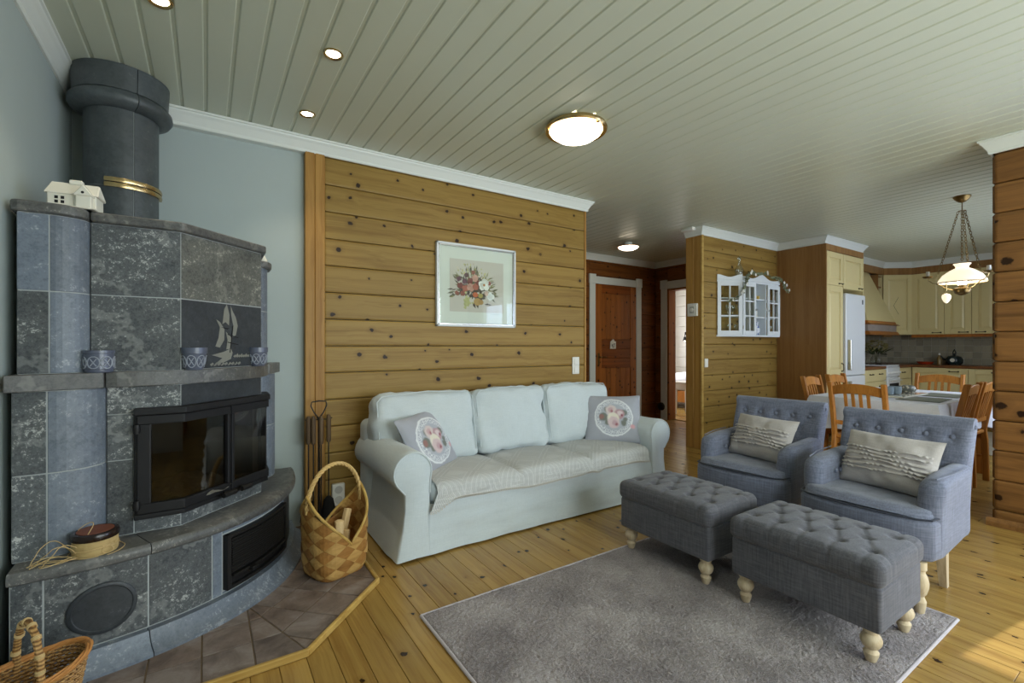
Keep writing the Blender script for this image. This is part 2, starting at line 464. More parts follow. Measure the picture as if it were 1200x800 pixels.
# ------------------------------------------------------------------ walls
WT = CEIL + 0.02
wall_left = st(box('wall_left', (XL - 0.2, YF - 0.2, -0.05), (XL, YB + 0.25, WT), m_wallblue), 'pale blue painted wall beside the stone fireplace')
wall_back = st(box('wall_back', (XL, 3.36, -0.05), (3.0, 3.5, WT), m_wallblue), 'wall behind the sofa, pale blue beside the fireplace and log boards beyond')
LOGZ = [2.476 - 0.1825 * i for i in range(-1, 14)]
def log_boards(par, p0, ang, L, mat, zs=LOGZ, depth=0.035, zmin=0.0, zmax=CEIL + 0.01, bev=0.011, pitch=0.1825):
    """horizontal log panels; local x runs along the wall, local -y is the visible face"""
    cache = {}
    for zt in zs:
        a, b = max(zmin, zt - pitch), min(zmax, zt)
        h = round(b - a, 4)
        if h < 0.03: continue
        if h not in cache:
            cache[h] = MB().box((0, 0, -h / 2 + 0.0012), (L, depth, h / 2 - 0.0012)).mesh('log_board', mat, bevel=bev if h > 0.08 else 0.005, seg=2)
        o = link('log_board', cache[h], None, (p0[0], p0[1], (a + b) / 2), ang)
        child_of(o, par)
log_boards(wall_back, (0.667, YB), 0, 2.345, m_pine_wall)
for a, b in ((0.544, 0.604), (0.605, 0.668)):
    child_of(box('corner_board', (a, YB - 0.012, 0), (b, YB + 0.04, 2.49), m_pine_post, None, 0.004), wall_back)
child_of(box('end_board', (3.012, YB - 0.004, 0), (3.034, 3.5, 2.49), m_pine_post, None, 0.003), wall_back)

wall_divider = st(box('wall_divider', (4.80, 3.315, -0.05), (6.46, 3.47, WT), m_hall_pine), 'short log wall carrying the glazed cabinet')
log_boards(wall_divider, (4.80, 3.28), 0, 1.66, m_pine_wall, zs=[z + 0.02 for z in LOGZ])
child_of(box('end_board', (4.78, 3.385, 0), (4.802, 3.49, 2.49), m_pine_post, None, 0.003), wall_divider)
child_of(box('end_board', (4.78, 3.29, 0), (4.802, 3.384, 2.49), m_pine_post, None, 0.003), wall_divider)
child_of(box('corner_strip', (4.776, 3.268, 0), (4.812, 3.292, 2.49), m_trim_wood, None, 0.004), wall_divider)

wall_right = st(thing('wall_right', 'dark-knotted log partition between sitting room and dining room', None), 'dark-knotted log partition between sitting room and dining room')
m_part = wood('partition_pine', S(132, 92, 50), S(98, 66, 34), 0, knots=4.6, rough=0.42, ksize=0.09, flat=1)
WY0, WY1, WZ0, WZ1 = -1.2, 0.3, 0.35, 2.15
for a, b in (((XR + 0.03, YF, 0), (XR + 0.2, WY0, WT)), ((XR + 0.03, WY1, 0), (XR + 0.2, 0.80, WT)), ((XR + 0.03, WY0, 0), (XR + 0.2, WY1, WZ0)), ((XR + 0.03, WY0, WZ1), (XR + 0.2, WY1, WT))):
    box('wall_core', a, b, m_part, wall_right)
zr = [2.476 - 0.197 * i for i in range(-1, 13)]
log_boards(wall_right, (XR, 0.82), -PI / 2, 0.52, m_part, zs=zr, bev=0.016, pitch=0.197)
log_boards(wall_right, (XR, WY0), -PI / 2, WY0 - YF, m_part, zs=zr, bev=0.016, pitch=0.197)
log_boards(wall_right, (XR, WY1), -PI / 2, WY1 - WY0, m_part, zs=[z for z in zr if z < 0.36], bev=0.012, pitch=0.197)
for zt in zr:
    if zt - 0.197 > -0.2: box('log_end', (XR + 0.02, 0.80, max(0, zt - 0.195)), (XR + 0.2, 0.832, min(zt - 0.002, WT)), m_part, wall_right, 0.01)

wall_front = st(thing('wall_front', 'wall with the garden windows, opposite the sofa', None), 'wall with the garden windows, opposite the sofa')
def wall_with_openings(par, x0, x1, y, thick, openings, mat):
    cur = x0
    for (a, b, z0, z1) in openings:
        box('wall_piece', (cur, y - thick, 0), (a, y, WT), mat, par)
        box('wall_piece', (a, y - thick, 0), (b, y, z0), mat, par)
        box('wall_piece', (a, y - thick, z1), (b, y, WT), mat, par)
        cur = b
    box('wall_piece', (cur, y - thick, 0), (x1, y, WT), mat, par)
wall_with_openings(wall_front, XL, XR + 0.2, YF, 0.1, [(0.7, 3.9, 0.5, 2.2)], m_wallplain)
wall_dining = st(link('wall_dining', None), 'garden wall of the dining room')
wall_with_openings(wall_dining, XR + 0.2, XK + 0.2, YD, 0.1, [(5.3, 7.9, 0.8, 2.1)], m_wallplain)

def window(name, label, axis, c, a, b, z0, z1, bars):
    """casement window in an opening; axis 'x' runs along x at y=c, axis 'y' runs along y at x=c"""
    w = st(link(name, None), label)
    def bx(nm, s0, s1, h0, h1, d0, d1, mat):
        if axis == 'x': box(nm, (s0, c + d0, h0), (s1, c + d1, h1), mat, w)
        else: box(nm, (c + d0, s0, h0), (c + d1, s1, h1), mat, w)
    t = 0.06
    bx('frame_rail', a, b, z0, z0 + t, -0.06, 0.0, m_white); bx('frame_rail', a, b, z1 - t, z1, -0.06, 0.0, m_white)
    for k in range(bars + 1):
        s = a + (b - a - t) * k / bars
        bx('frame_post', s, s + t, z0 + t, z1 - t, -0.06, 0.0, m_white)
    for k in range(bars):
        s = a + (b - a - t) * k / bars
        bx('pane', s + t, s + (b - a - t) / bars, z0 + t, z1 - t, -0.032, -0.028, m_glass)
window('window_1', 'wide white-framed garden window opposite the sofa', 'x', YF - 0.02, 0.7, 3.9, 0.5, 2.2, 3)
window('window_2', 'white-framed window of the dining corner', 'x', YD - 0.02, 5.3, 7.9, 0.8, 2.1, 3)
window('window_3', 'tall white-framed window in the log partition side', 'y', XR + 0.12, WY0, WY1, WZ0, WZ1, 2)

wall_kitchen_back = st(box('wall_kitchen_back', (6.46, 3.32, -0.05), (XK + 0.2, 3.5, WT), m_wallplain), 'kitchen wall behind the stove and hood')
wall_kitchen_end = st(box('wall_kitchen_end', (XK, YD - 0.1, -0.05), (XK + 0.2, 3.32, WT), m_wallplain), 'kitchen end wall behind the sink counter')

# hallway
wall_hall_back = st(box('wall_hall_back', (2.0, YH + 0.03, -0.05), (XH + 0.25, YH + 0.15, WT), m_hall_pine), 'brown pine wall at the far side of the hallway')
log_boards(wall_hall_back, (2.0, YH), 0, 4.76 - 2.0, m_hall_pine, zs=[z - 0.03 for z in LOGZ], depth=0.03)
log_boards(wall_hall_back, (5.86, YH), 0, XH - 5.86, m_hall_pine, zs=[z - 0.03 for z in LOGZ], depth=0.03)
log_boards(wall_hall_back, (4.76, YH), 0, 1.10, m_hall_pine, zs=[z - 0.03 for z in LOGZ if z > 2.2], depth=0.03, zmin=2.15)
wall_hall_side = st(box('wall_hall_side', (1.9, 3.5, -0.05), (2.0, YH, WT), m_hall_pine), 'pine wall closing the hallway behind the sofa wall')
wall_hall_end = st(link('wall_hall_end', None), 'brown pine wall with the open bedroom doorway')
for a, b in (((XH + 0.03, 4.90, 0), (XH + 0.16, YH + 0.03, WT)), ((XH + 0.03, 4.05, 2.12), (XH + 0.16, 4.90, WT)), ((XH + 0.03, 3.47, 0), (XH + 0.16, 4.05, WT))):
    box('wall_core', a, b, m_hall_pine_y, wall_hall_end)
log_boards(wall_hall_end, (XH, YH), -PI / 2, 0.24, m_hall_pine, zs=[z - 0.03 for z in LOGZ], depth=0.03)
log_boards(wall_hall_end, (XH, 4.90), -PI / 2, 0.85, m_hall_pine, zs=[z - 0.03 for z in LOGZ if z > 2.2], depth=0.03, zmin=2.15)
log_boards(wall_hall_end, (XH, 4.05), -PI / 2, 0.55, m_hall_pine, zs=[z - 0.03 for z in LOGZ], depth=0.03)

# bedroom shell
bed_wall = st(link('wall_bedroom', None), 'white board wall of the bedroom seen through the doorway')
box('wall_core', (9.2, 3.5, 0), (9.3, 7.1, WT), m_bedwall, bed_wall)
box('wall_core', (XH + 0.16, 7.0, 2.1), (9.3, 7.1, WT), m_bedwall, bed_wall)
box('wall_core', (XH + 0.16, 7.0, 0), (6.9, 7.1, 2.1), m_bedwall, bed_wall)
box('wall_core', (8.3, 7.0, 0), (9.3, 7.1, 2.1), m_bedwall, bed_wall)
box('wall_core', (6.9, 7.0, 0), (8.3, 7.1, 0.9), m_bedwall, bed_wall)
box('wall_core', (XH + 0.16, YH + 0.15, 0), (XH + 0.2, 7.0, WT), m_bedwall, bed_wall)
box('wall_core', (XH + 0.1, YH + 0.1, WT - 0.05), (9.3, 7.1, WT + 0.05), m_bedwall, bed_wall)
for i in range(11):
    box('wall_board', (9.165, 3.5, 0.235 * i), (9.2, 7.0, 0.235 * i + 0.228), m_bedwall, bed_wall, 0.004)

# crown mouldings
CROWN = [(0, -0.092), (0.010, -0.092), (0.014, -0.084), (0.014, -0.074), (0.022, -0.06), (0.036, -0.036), (0.047, -0.022), (0.05, -0.014), (0.058, -0.012), (0.058, 0.0), (0, 0.0)]
_tn = [0]
def crown(p0, p1, nrm, e0=0.0, e1=0.0, lab='white crown moulding', back=0.0):
    p0, p1, nn = Vector(p0), Vector(p1), Vector(nrm)
    d = (p1 - p0).normalized(); n = len(CROWN); vs = []
    for p, e, s in ((p0, e0, -1), (p1, e1, 1)):
        for a, z in CROWN:
            q = p + nn * (a - (back if a == 0 else 0)) + d * (s * e * a)
            vs.append((q.x, q.y, CEIL - 0.001 + z))
    _tn[0] += 1
    o = MB().add(vs, [tuple(range(n)), tuple(range(2 * n - 1, n - 1, -1))] + [(i, n + i, n + (i + 1) % n, (i + 1) % n) for i in range(n)]).obj('trim_%d' % _tn[0], m_white)
    return st(o, lab)
crown((XL, YF), (XL, 3.36), (1, 0), lab='white crown moulding above the blue wall', e1=-1)
crown((XL, YB), (3.034, YB), (0, -1), e0=-1, e1=1, lab='long white crown moulding above the sofa wall', back=0.04)
crown((3.034, YB), (3.034, 3.5), (1, 0), e0=1, lab='crown moulding on the end of the sofa wall')
crown((4.78, 3.28), (6.46, 3.28), (0, -1), e0=1, e1=-1, lab='crown moulding above the glazed wall cabinet')
crown((4.78, 3.49), (4.78, 3.28), (-1, 0), e1=1, lab='short crown moulding on the end of the divider wall')
crown((2.0, YH), (XH, YH), (0, -1), e1=-1, lab='crown moulding above the hallway door')
crown((XH, YH), (XH, 3.47), (-1, 0), e0=-1, lab='crown moulding above the bedroom doorway')
crown((XR, 0.832), (XR, YF), (-1, 0), e0=1, lab='crown moulding on the log partition')
crown((XR + 0.2, 0.832), (XR, 0.832), (0, 1), e0=0, e1=1, lab='crown moulding on the end of the log partition')
crown((6.452, 3.28), (6.452, 2.70), (-1, 0), e0=-1, e1=1, lab='crown moulding along the side of the tall cupboard')
crown((6.452, 2.70), (7.56, 2.70), (0, -1), e0=1, e1=1, lab='crown moulding above the pantry and fridge')
crown((7.56, 2.70), (7.56, 3.05), (1, 0), e0=1, e1=-1, lab='crown moulding returning behind the fridge cupboard')
crown((7.56, 3.05), (9.35, 3.05), (0, -1), e0=-1, e1=-0.4, lab='crown moulding above the cooker hood')
crown((9.35, 3.05), (9.70, 2.77), (-0.6247, -0.7809), e0=-0.4, e1=-0.3, lab='crown moulding above the corner cupboard')
crown((9.70, 2.77), (9.70, 0.9), (-1, 0), e0=-0.3, lab='crown moulding above the row of wall cupboards')
# baseboards
bb = st(box('baseboard_back', (0.67, YB - 0.014, 0), (3.03, YB, 0.06), m_pine_wall, None, 0.004), 'pine baseboard below the sofa wall')
bb = st(box('baseboard_divider', (4.80, 3.266, 0), (6.45, 3.28, 0.06), m_pine_wall, None, 0.004), 'pine baseboard below the divider wall')
qr = MB(); pts = [(0, 0), (-0.022, 0), (-0.022, 0.03), (-0.016, 0.045), (-0.006, 0.055), (0, 0.055)]
vs = [(XR + a, 0.855, b) for a, b in pts] + [(XR + a, YF, b) for a, b in pts]
qr.add(vs, [tuple(range(6)), tuple(range(11, 5, -1))] + [(i, 6 + i, 6 + (i + 1) % 6, (i + 1) % 6) for i in range(6)])
st(qr.obj('baseboard_right', m_part), 'pine baseboard below the log partition')

# ------------------------------------------------------------------ doors
door = st(link('door_1', None), 'knotty pine panel door with white casing in the hallway')
DX0, DX1, DH = 4.871, 5.764, 2.135
def dpart(nm, x0, x1, z0, z1, d0, d1, mat, bev=0.004): return box(nm, (x0, YH - d1, z0), (x1, YH - d0, z1), mat, door, bev)
dpart('casing_post', DX0 - 0.115, DX0, 0, DH + 0.02, 0, 0.02, m_white); dpart('casing_post', DX1, DX1 + 0.115, 0, DH + 0.02, 0, 0.02, m_white)
dpart('casing_head', DX0, DX1, DH, DH + 0.11, 0, 0.02, m_white)
for x in (DX0 - 0.125, DX1 - 0.005): dpart('corner_block', x, x + 0.13, DH + 0.0, DH + 0.14, 0, 0.03, m_white)
dpart('stile', DX0 + 0.005, DX0 + 0.13, 0.01, DH - 0.005, -0.02, 0.014, m_door); dpart('stile', DX1 - 0.13, DX1 - 0.005, 0.01, DH - 0.005, -0.02, 0.014, m_door)
for z0, z1 in ((0.01, 0.2), (0.86, 1.30), (DH - 0.14, DH - 0.005)):
    nb = 3 if z1 - z0 > 0.3 else 1
    for i in range(nb):
        dpart('rail', DX0 + 0.13, DX1 - 0.13, z0 + (z1 - z0) * i / nb, z0 + (z1 - z0) * (i + 1) / nb - 0.002, -0.02, 0.014, m_door_h)
for z0, z1 in ((0.2, 0.86), (1.30, DH - 0.14)):
    nb = 6; w = (DX1 - DX0 - 0.26) / nb
    for i in range(nb): dpart('panel_board', DX0 + 0.13 + w * i + 0.001, DX0 + 0.13 + w * (i + 1) - 0.001, z0, z1, -0.02, 0.004, m_door)
hd = MB().box((-0.018, -0.006, -0.09), (0.018, 0.004, 0.09)).tube([(0, 0, 0.03), (0, -0.045, 0.03), (0.012, -0.055, 0.03), (0.11, -0.055, 0.026)], 0.009).lathe([(0.009, -0.012), (0.009, 0.006)], (0, 0, -0.05), 12, 'y').obj('handle', m_abrass, door, bevel=0.002)
hd.location = (DX0 + 0.065, YH - 0.016, 1.0)
# the white house-shaped sign on the door
sg = thing('door_sign', 'small white house-shaped toilet sign on the hallway door', 'sign', (5.225, YH - 0.016, 1.155))
MB().add([(a, y, b) for y in (-0.012, 0.0) for a, b in ((-0.055, 0), (0.06, 0), (0.065, 0.11), (0.035, 0.115), (0.01, 0.15), (-0.05, 0.105))], [tuple(range(6)), tuple(range(11, 5, -1))] + [(i, 6 + i, 6 + (i + 1) % 6, (i + 1) % 6) for i in range(6)]).obj('plate', m_ceramic, sg)
MB().add([(a, -0.014, b) for a, b in ((-0.02, 0.075), (-0.01, 0.06), (0.0, 0.02), (0.0, 0.075), (0.008, 0.075), (0.006, 0.012), (-0.006, 0.012), (-0.026, 0.055))], [tuple(range(8))]).box((0.014, -0.0145, 0.068), (0.045, -0.0138, 0.078)).box((0.024, -0.0145, 0.012), (0.033, -0.0138, 0.07)).obj('lettering', m_black, sg)

d2 = st(link('door_2', None), 'open bedroom doorway with pale casing and brown jamb')
def ep(nm, y0, y1, z0, z1, d0, d1, mat, bev=0.004): return box(nm, (XH - d1, y0, z0), (XH - d0, y1, z1), mat, d2, bev)
ep('casing_post', 4.90, 5.02, 0, 2.13, 0, 0.02, m_white); ep('casing_post', 3.93, 4.05, 0, 2.13, 0, 0.02, m_white)
ep('casing_head', 4.05, 4.90, 2.12, 2.24, 0, 0.02, m_white)
for y in (4.895, 3.925): ep('corner_block', y, y + 0.13, 2.12, 2.265, 0, 0.03, m_white)
ep('jamb', 4.87, 4.90, 0, 2.12, -0.17, 0.0, m_door); ep('jamb', 4.05, 4.08, 0, 2.12, -0.17, 0.0, m_door); ep('jamb', 4.08, 4.87, 2.09, 2.12, -0.17, 0.0, m_door)
ds = tag(MB().lathe([(0.0, -0.03), (0.05, -0.03), (0.062, -0.022), (0.066, 0.0)], (0, 0, 0), 28, 'x').obj('door_stop', m_black, smooth=True), 'round black disc fixed low on the bedroom doorway casing', 'door stop')
ds.location = (XH - 0.021, 5.0, 0.21)

# ------------------------------------------------------------------ soapstone fireplace (plan: square corner with a 45 degree chamfer)
FX, FY = -0.58, 3.24
def W(p, q): return (FX + p, FY - q)
fp = thing('soapstone_fireplace', 'large grey soapstone corner fireplace with curved hearth and round chimney', 'fireplace', (FX, FY, 0))
def fpart(o, par=None):
    """parts are written in world coordinates; re-origin each one on its own centre"""
    me = o.data; c = Vector((0, 0, 0))
    for v in me.vertices: c += v.co
    c /= len(me.vertices)
    me.transform(Matrix.Translation(-c)); o.location = c
    o.parent = par or fp
    if par is None: o.location = c - Vector((FX, FY, 0))
    else: o.location = c - Vector((FX, FY, 0)) - Vector(par.location)
    return o
def offset(path, d):
    """shift an open plan path by d to the side of the room"""
    out = []
    for i, p in enumerate(path):
        a = Vector(path[max(i - 1, 0)]); b = Vector(path[min(i + 1, len(path) - 1)])
        t = (b - a).normalized(); nn = Vector((-t.y, t.x))    # in (p,q): travelling +p, outside is +q
        k = 1.0
        if 0 < i < len(path) - 1:
            t1 = (Vector(p) - a).normalized(); n1 = Vector((-t1.y, t1.x)); k = 1.0 / max(0.5, nn.dot(n1))
        out.append((p[0] + nn.x * d * k, p[1] + nn.y * d * k))
    return out
def stone(name, path, z0, z1, mat, gap=0.0022, thick=0.03, bev=0.0015, par=None, lab=None):
    P = [Vector(p) for p in path]
    d0 = (P[1] - P[0]).normalized(); d1 = (P[-1] - P[-2]).normalized()
    P[0] = P[0] + d0 * gap; P[-1] = P[-1] - d1 * gap
    path = [tuple(p) for p in P]
    inn = offset(path, -thick)
    o = MB().wall_strip([W(*p) for p in path], [W(*p) for p in inn], z0 + gap, z1 - gap).obj(name, mat, None, bevel=bev)
    if lab: o['label'] = lab
    return fpart(o, par)
def arc(p0, p1, n=9, bulge=1.0):
    """quarter of a superellipse from p0 (flat in p) to p1 (flat in q)"""
    return [(p0[0] + (p1[0] - p0[0]) * math.sin(PI / 2 * i / n), p1[1] + (p0[1] - p1[1]) * math.cos(PI / 2 * i / n)) for i in range(n + 1)]
def mir(path): return [(q, p) for p, q in reversed(path)]
UQ, UF = 0.885, 0.82
up_flat = [(0.012, UQ), (0.098, UQ)]
up_cur = arc((0.098, UQ), (0.2, UF - 0.01))
up_l = [(0.2, UF), (0.49, UF)]
up_c = [(0.49, UF), (UF, 0.49)]
up_r = mir(up_l)
lo_flat = [(0.008, 0.925), (0.10, 0.925)]
lo_cur = arc((0.10, 0.925), (0.248, UF - 0.01))
lo_l = [(0.248, UF), (0.334, UF)]
Z_H, Z_M0, Z_M1, Z_T0, Z_T1, Z_J = 0.437, 1.037, 1.097, 1.682, 1.722, 1.40
# grouted core behind the stones
GR = 0.0022
_h = offset([(0.016, UQ)] + arc((0.098, UQ), (0.2, UF - 0.01)) + [(0.204, UF), (0.49, UF), (0.655, 0.655)], -GR)[:-1]
core = [W(p, q) for p, q in [(0.016, 0.0)] + _h + mir(_h) + [(0.0, 0.016)]]
fpart(MB().prism(core, Z_M1, Z_T0).obj('upper_core', m_grout))
for z0, z1, k in ((Z_M1, Z_J, 0), (Z_J, Z_T0, 1)):
    stone('stone_panel', up_flat, z0, z1, m_stone_b if k else m_stone)
    stone('stone_panel', up_cur, z0, z1, m_stone_b)
    stone('stone_panel', up_l, z0, z1, m_stone)
    stone('stone_panel', up_c, z0, z1, m_stone_c if k else m_stone_d)
    stone('stone_panel', up_r, z0, z1, m_stone)
    stone('stone_panel', mir(up_cur), z0, z1, m_stone_b); stone('stone_panel', mir(up_flat), z0, z1, m_stone_b)
# top slabs: two pillar caps and the middle cap
def slab(name, outline, z0, z1, mat, bev=0.012, lab=None):
    o = MB().prism([W(*p) for p in outline], z0, z1).obj(name, mat, None, bevel=bev, seg=3)
    if lab: o['label'] = lab
    return fpart(o)
ov = 0.022
slab('top_slab', [(-0.008, 0.0), (-0.008, UQ - 0.03), (0.0, UQ + ov - 0.008), (0.02, UQ + ov), (0.1, UQ + ov)] + [(p + ov * 0.5, q + ov) for p, q in arc((0.1, UQ), (0.19, UF + 0.005), 6)] + [(0.2, 0.0)], Z_T0, Z_T1, m_slab)
slab('top_slab', [(0.203, 0.2), (0.203, UF + ov), (0.498, UF + ov), (UF + ov, 0.498), (UF + ov, 0.203)], Z_T0, Z_T1, m_slab)
slab('top_slab', list(reversed([(0.0, -0.008), (UQ + ov - 0.008, 0.0), (UQ + ov, 0.02), (UQ + ov, 0.1)] + [(q + ov, p + ov * 0.5) for p, q in arc((0.1, UQ), (0.19, UF + 0.005), 6)] + [(0.204, 0.2), (0.0, 0.2)])), Z_T0 - 0.03, Z_T1 - 0.03, m_slab)
# mantel shelf in three pieces
MA = lambda t: (0.25 + 0.62 * math.sin(t), 0.25 + 0.62 * math.cos(t))
marc = [(0.252, 0.868)] + [(0.22 + 0.652 * math.sin(a) ** 0.93, 0.22 + 0.652 * math.cos(a) ** 0.93) for a in [PI / 2 * i / 18 for i in range(1, 18)]] + [(0.868, 0.252)]
slab('mantel', [(0.008, 0.3), (0.0, 0.965), (0.25, 0.885), (0.25, 0.3)], Z_M0, Z_M1, m_slab, 0.004)
slab('mantel', [(0.252, 0.3)] + marc + [(0.3, 0.252)], Z_M0, Z_M1, m_slab, 0.004)
slab('mantel', [(0.3, 0.25), (0.885, 0.25), (0.965, 0.0), (0.3, 0.0)], Z_M0, Z_M1, m_slab, 0.004)
# lower body
stone('stone_panel', lo_flat, Z_H, 0.74, m_stone); stone('stone_panel', lo_flat, 0.74, Z_M0, m_stone)
stone('stone_panel', lo_cur, Z_H, 0.74, m_stone_b); stone('stone_panel', lo_cur, 0.74, Z_M0, m_stone_b)
stone('stone_panel', mir(lo_cur), Z_H, 0.74, m_stone_b); stone('stone_panel', mir(lo_cur), 0.74, Z_M0, m_stone_b)
stone('stone_panel', mir(lo_flat), Z_H, Z_M0, m_stone_b)
DZ0, DZ1 = 0.508, 0.925
for zz in ((Z_H, 0.74), (0.74, DZ1)):
    stone('stone_panel', lo_l, zz[0], zz[1], m_stone); stone('stone_panel', mir(lo_l), zz[0], zz[1], m_stone)
stone('stone_panel', [(0.248, UF), (0.49, UF)], DZ1, Z_M0, m_stone); stone('stone_panel', [(0.49, UF), (UF, 0.49)], DZ1, Z_M0, m_stone_d); stone('stone_panel', [(UF, 0.49), (UF, 0.248)], DZ1, Z_M0, m_stone)
stone('stone_panel', [(0.334, UF), (0.49, UF)], Z_H, DZ0, m_stone); stone('stone_panel', [(0.49, UF), (UF, 0.49)], Z_H, DZ0, m_stone); stone('stone_panel', [(UF, 0.49), (UF, 0.334)], Z_H, DZ0, m_stone)
lc = [W(p, q) for p, q in [(0.012, 0.0), (0.012, 0.90), (0.1, 0.90), (0.24, 0.79), (0.335, 0.79), (0.335, 0.3), (0.3, 0.335), (0.79, 0.335), (0.79, 0.24), (0.90, 0.1), (0.90, 0.012), (0.0, 0.012)]]
_l = offset([(0.012, 0.925)] + arc((0.10, 0.925), (0.248, UF - 0.01)) + [(0.252, UF), (0.333, UF)], -GR)
fpart(MB().prism([W(0.012, 0.0)] + [W(*p) for p in _l] + [W(0.33, 0.0)], Z_H, Z_M0).obj('lower_core', m_grout))
fpart(MB().prism([W(0.0, 0.33)] + [W(*p) for p in mir(_l)] + [W(0.0, 0.012)], Z_H, Z_M0).obj('lower_core', m_grout))
fpart(MB().wall_strip([W(0.338, 0.33), W(0.338, 0.79)], [W(0.331, 0.33), W(0.331, 0.79)], DZ0, DZ1).wall_strip([W(0.33, 0.338), W(0.79, 0.338)], [W(0.33, 0.331), W(0.79, 0.331)], DZ0, DZ1).obj('firebox_lining', m_soot))
fpart(MB().prism([W(*p) for p in offset([(0.25, UF), (0.49, UF), (0.655, 0.655)], -GR)[:-1]] + [W(UF - GR, 0.49), W(UF - GR, 0.25), W(0.5, 0.25), W(0.25, 0.5)], DZ1 + 0.012, Z_M0).prism([W(*p) for p in offset([(0.25, UF), (0.49, UF), (0.655, 0.655)], -GR)[:-1]] + [W(UF - GR, 0.49), W(UF - GR, 0.25), W(0.5, 0.25), W(0.25, 0.5)], Z_H, DZ0 - 0.012).obj('middle_core', m_grout))
# firebox behind the glass
fb = MB().prism([W(0.33, 0.36), W(0.36, 0.33), W(0.80, 0.34), W(0.795, 0.48), W(0.48, 0.795), W(0.34, 0.80)], DZ0 - 0.01, DZ0)
fb.prism([W(0.33, 0.36), W(0.36, 0.33), W(0.80, 0.34), W(0.795, 0.48), W(0.48, 0.795), W(0.34, 0.80)], DZ1, DZ1 + 0.01)
fb.prism([W(0.33, 0.332), W(0.332, 0.33), W(0.345, 0.35), W(0.35, 0.345)], DZ0, DZ1)
fpart(fb.obj('firebox', m_soot))
ash = MB().grid(26, 26, lambda a, b: (lambda p, q: (FX + p, FY - q, DZ0 + 0.004 + max(0, 0.085 * math.exp(-((p - 0.5) ** 2 + (q - 0.6) ** 2) / 0.03)) + 0.03 * abs(fbm((p, q, 0), 14)) + 0.012 * fbm((p, q, 1), 40)))(0.36 + 0.42 * a, 0.36 + (0.42 if True else 0) * b * (1.0 if a < 0.6 else max(0.2, 1.0 - (a - 0.6) * 1.6))))
fpart(ash.obj('ash_bed', m_ash))
# glazed bay door in two leaves
dp = [(0.336, UF + 0.026), (0.50, UF + 0.026), (UF + 0.026, 0.50), (UF + 0.026, 0.336)]
def along(path, s):
    tot = sum((Vector(path[i + 1]) - Vector(path[i])).length for i in range(len(path) - 1)); t = s * tot
    for i in range(len(path) - 1):
        L = (Vector(path[i + 1]) - Vector(path[i])).length
        if t <= L or i == len(path) - 2: return Vector(path[i]).lerp(Vector(path[i + 1]), t / L), i
        t -= L
def sub(path, s0, s1):
    a, i = along(path, s0); b, j = along(path, s1)
    return [tuple(a)] + [path[k] for k in range(i + 1, j + 1)] + [tuple(b)]
def bar(path, z0, z1, d_out, d_in, par, name, mat=m_iron, bev=0.004):
    o = MB().wall_strip([W(*p) for p in offset(path, d_out)], [W(*p) for p in offset(path, d_in)], z0, z1).obj(name, mat, None, bevel=bev, seg=2)
    return fpart(o, par)
bar(dp, DZ1 - 0.006, DZ1 + 0.022, 0.016, -0.03, None, 'hood_bar'); bar(dp, DZ0 - 0.012, DZ0 + 0.008, 0.004, -0.03, None, 'sill_bar')
bar(sub(dp, 0.0, 0.03), DZ0, DZ1, -0.006, -0.03, None, 'jamb_bar'); bar(sub(dp, 0.97, 1.0), DZ0, DZ1, -0.006, -0.03, None, 'jamb_bar')
for s0, s1, lab in ((0.012, 0.497, 'l'), (0.503, 0.988, 'r')):
    leaf = link('glass_door', None, fp, (0, 0, 0)); fw = 0.05
    e = 0.055 if lab == 'l' else 0.055
    bar(sub(dp, s0, s1), DZ1 - 0.045, DZ1 - 0.008, 0.008, -0.016, leaf, 'top_rail')
    bar(sub(dp, s0, s1), DZ0 + 0.01, DZ0 + 0.05, 0.008, -0.016, leaf, 'bottom_rail')
    bar(sub(dp, s0, s0 + (e if lab == 'l' else 0.022)), DZ0 + 0.05, DZ1 - 0.045, 0.008, -0.016, leaf, 'stile')
    bar(sub(dp, s1 - (e if lab == 'r' else 0.022), s1), DZ0 + 0.05, DZ1 - 0.045, 0.008, -0.016, leaf, 'stile')
    bar(sub(dp, s0 + 0.012, s1 - 0.012), DZ0 + 0.045, DZ1 - 0.04, -0.006, -0.010, leaf, 'glass', m_fireglass, 0)
    a, _ = along(dp, 0.44 if lab == 'l' else 0.53); b, _ = along(dp, 0.485 if lab == 'l' else 0.60)
    if lab == 'l': a, _ = along(dp, 0.40)
    oa, ob = W(a.x + 0.03, a.y + 0.03), W(b.x + 0.03, b.y + 0.03)
    fpart(MB().tube([(oa[0], oa[1], DZ0 + 0.012), (ob[0], ob[1], DZ0 + 0.012)], 0.012, 10).tube([W(*(b * 0.5 + a * 0.5)) + (DZ0 + 0.016,), ((oa[0] + ob[0]) / 2, (oa[1] + ob[1]) / 2, DZ0 + 0.012)], 0.006).obj('handle', m_black, smooth=True), leaf)
    h, _ = along(dp, s0 if lab == 'l' else s1)
    for z in (DZ0 + 0.05, DZ1 - 0.06):
        fpart(MB().lathe([(0.0, -0.02), (0.011, -0.018), (0.013, 0), (0.011, 0.018), (0.0, 0.02)], W(h.x, h.y + 0.012) + (z,), 12).obj('hinge', m_black, smooth=True), leaf)
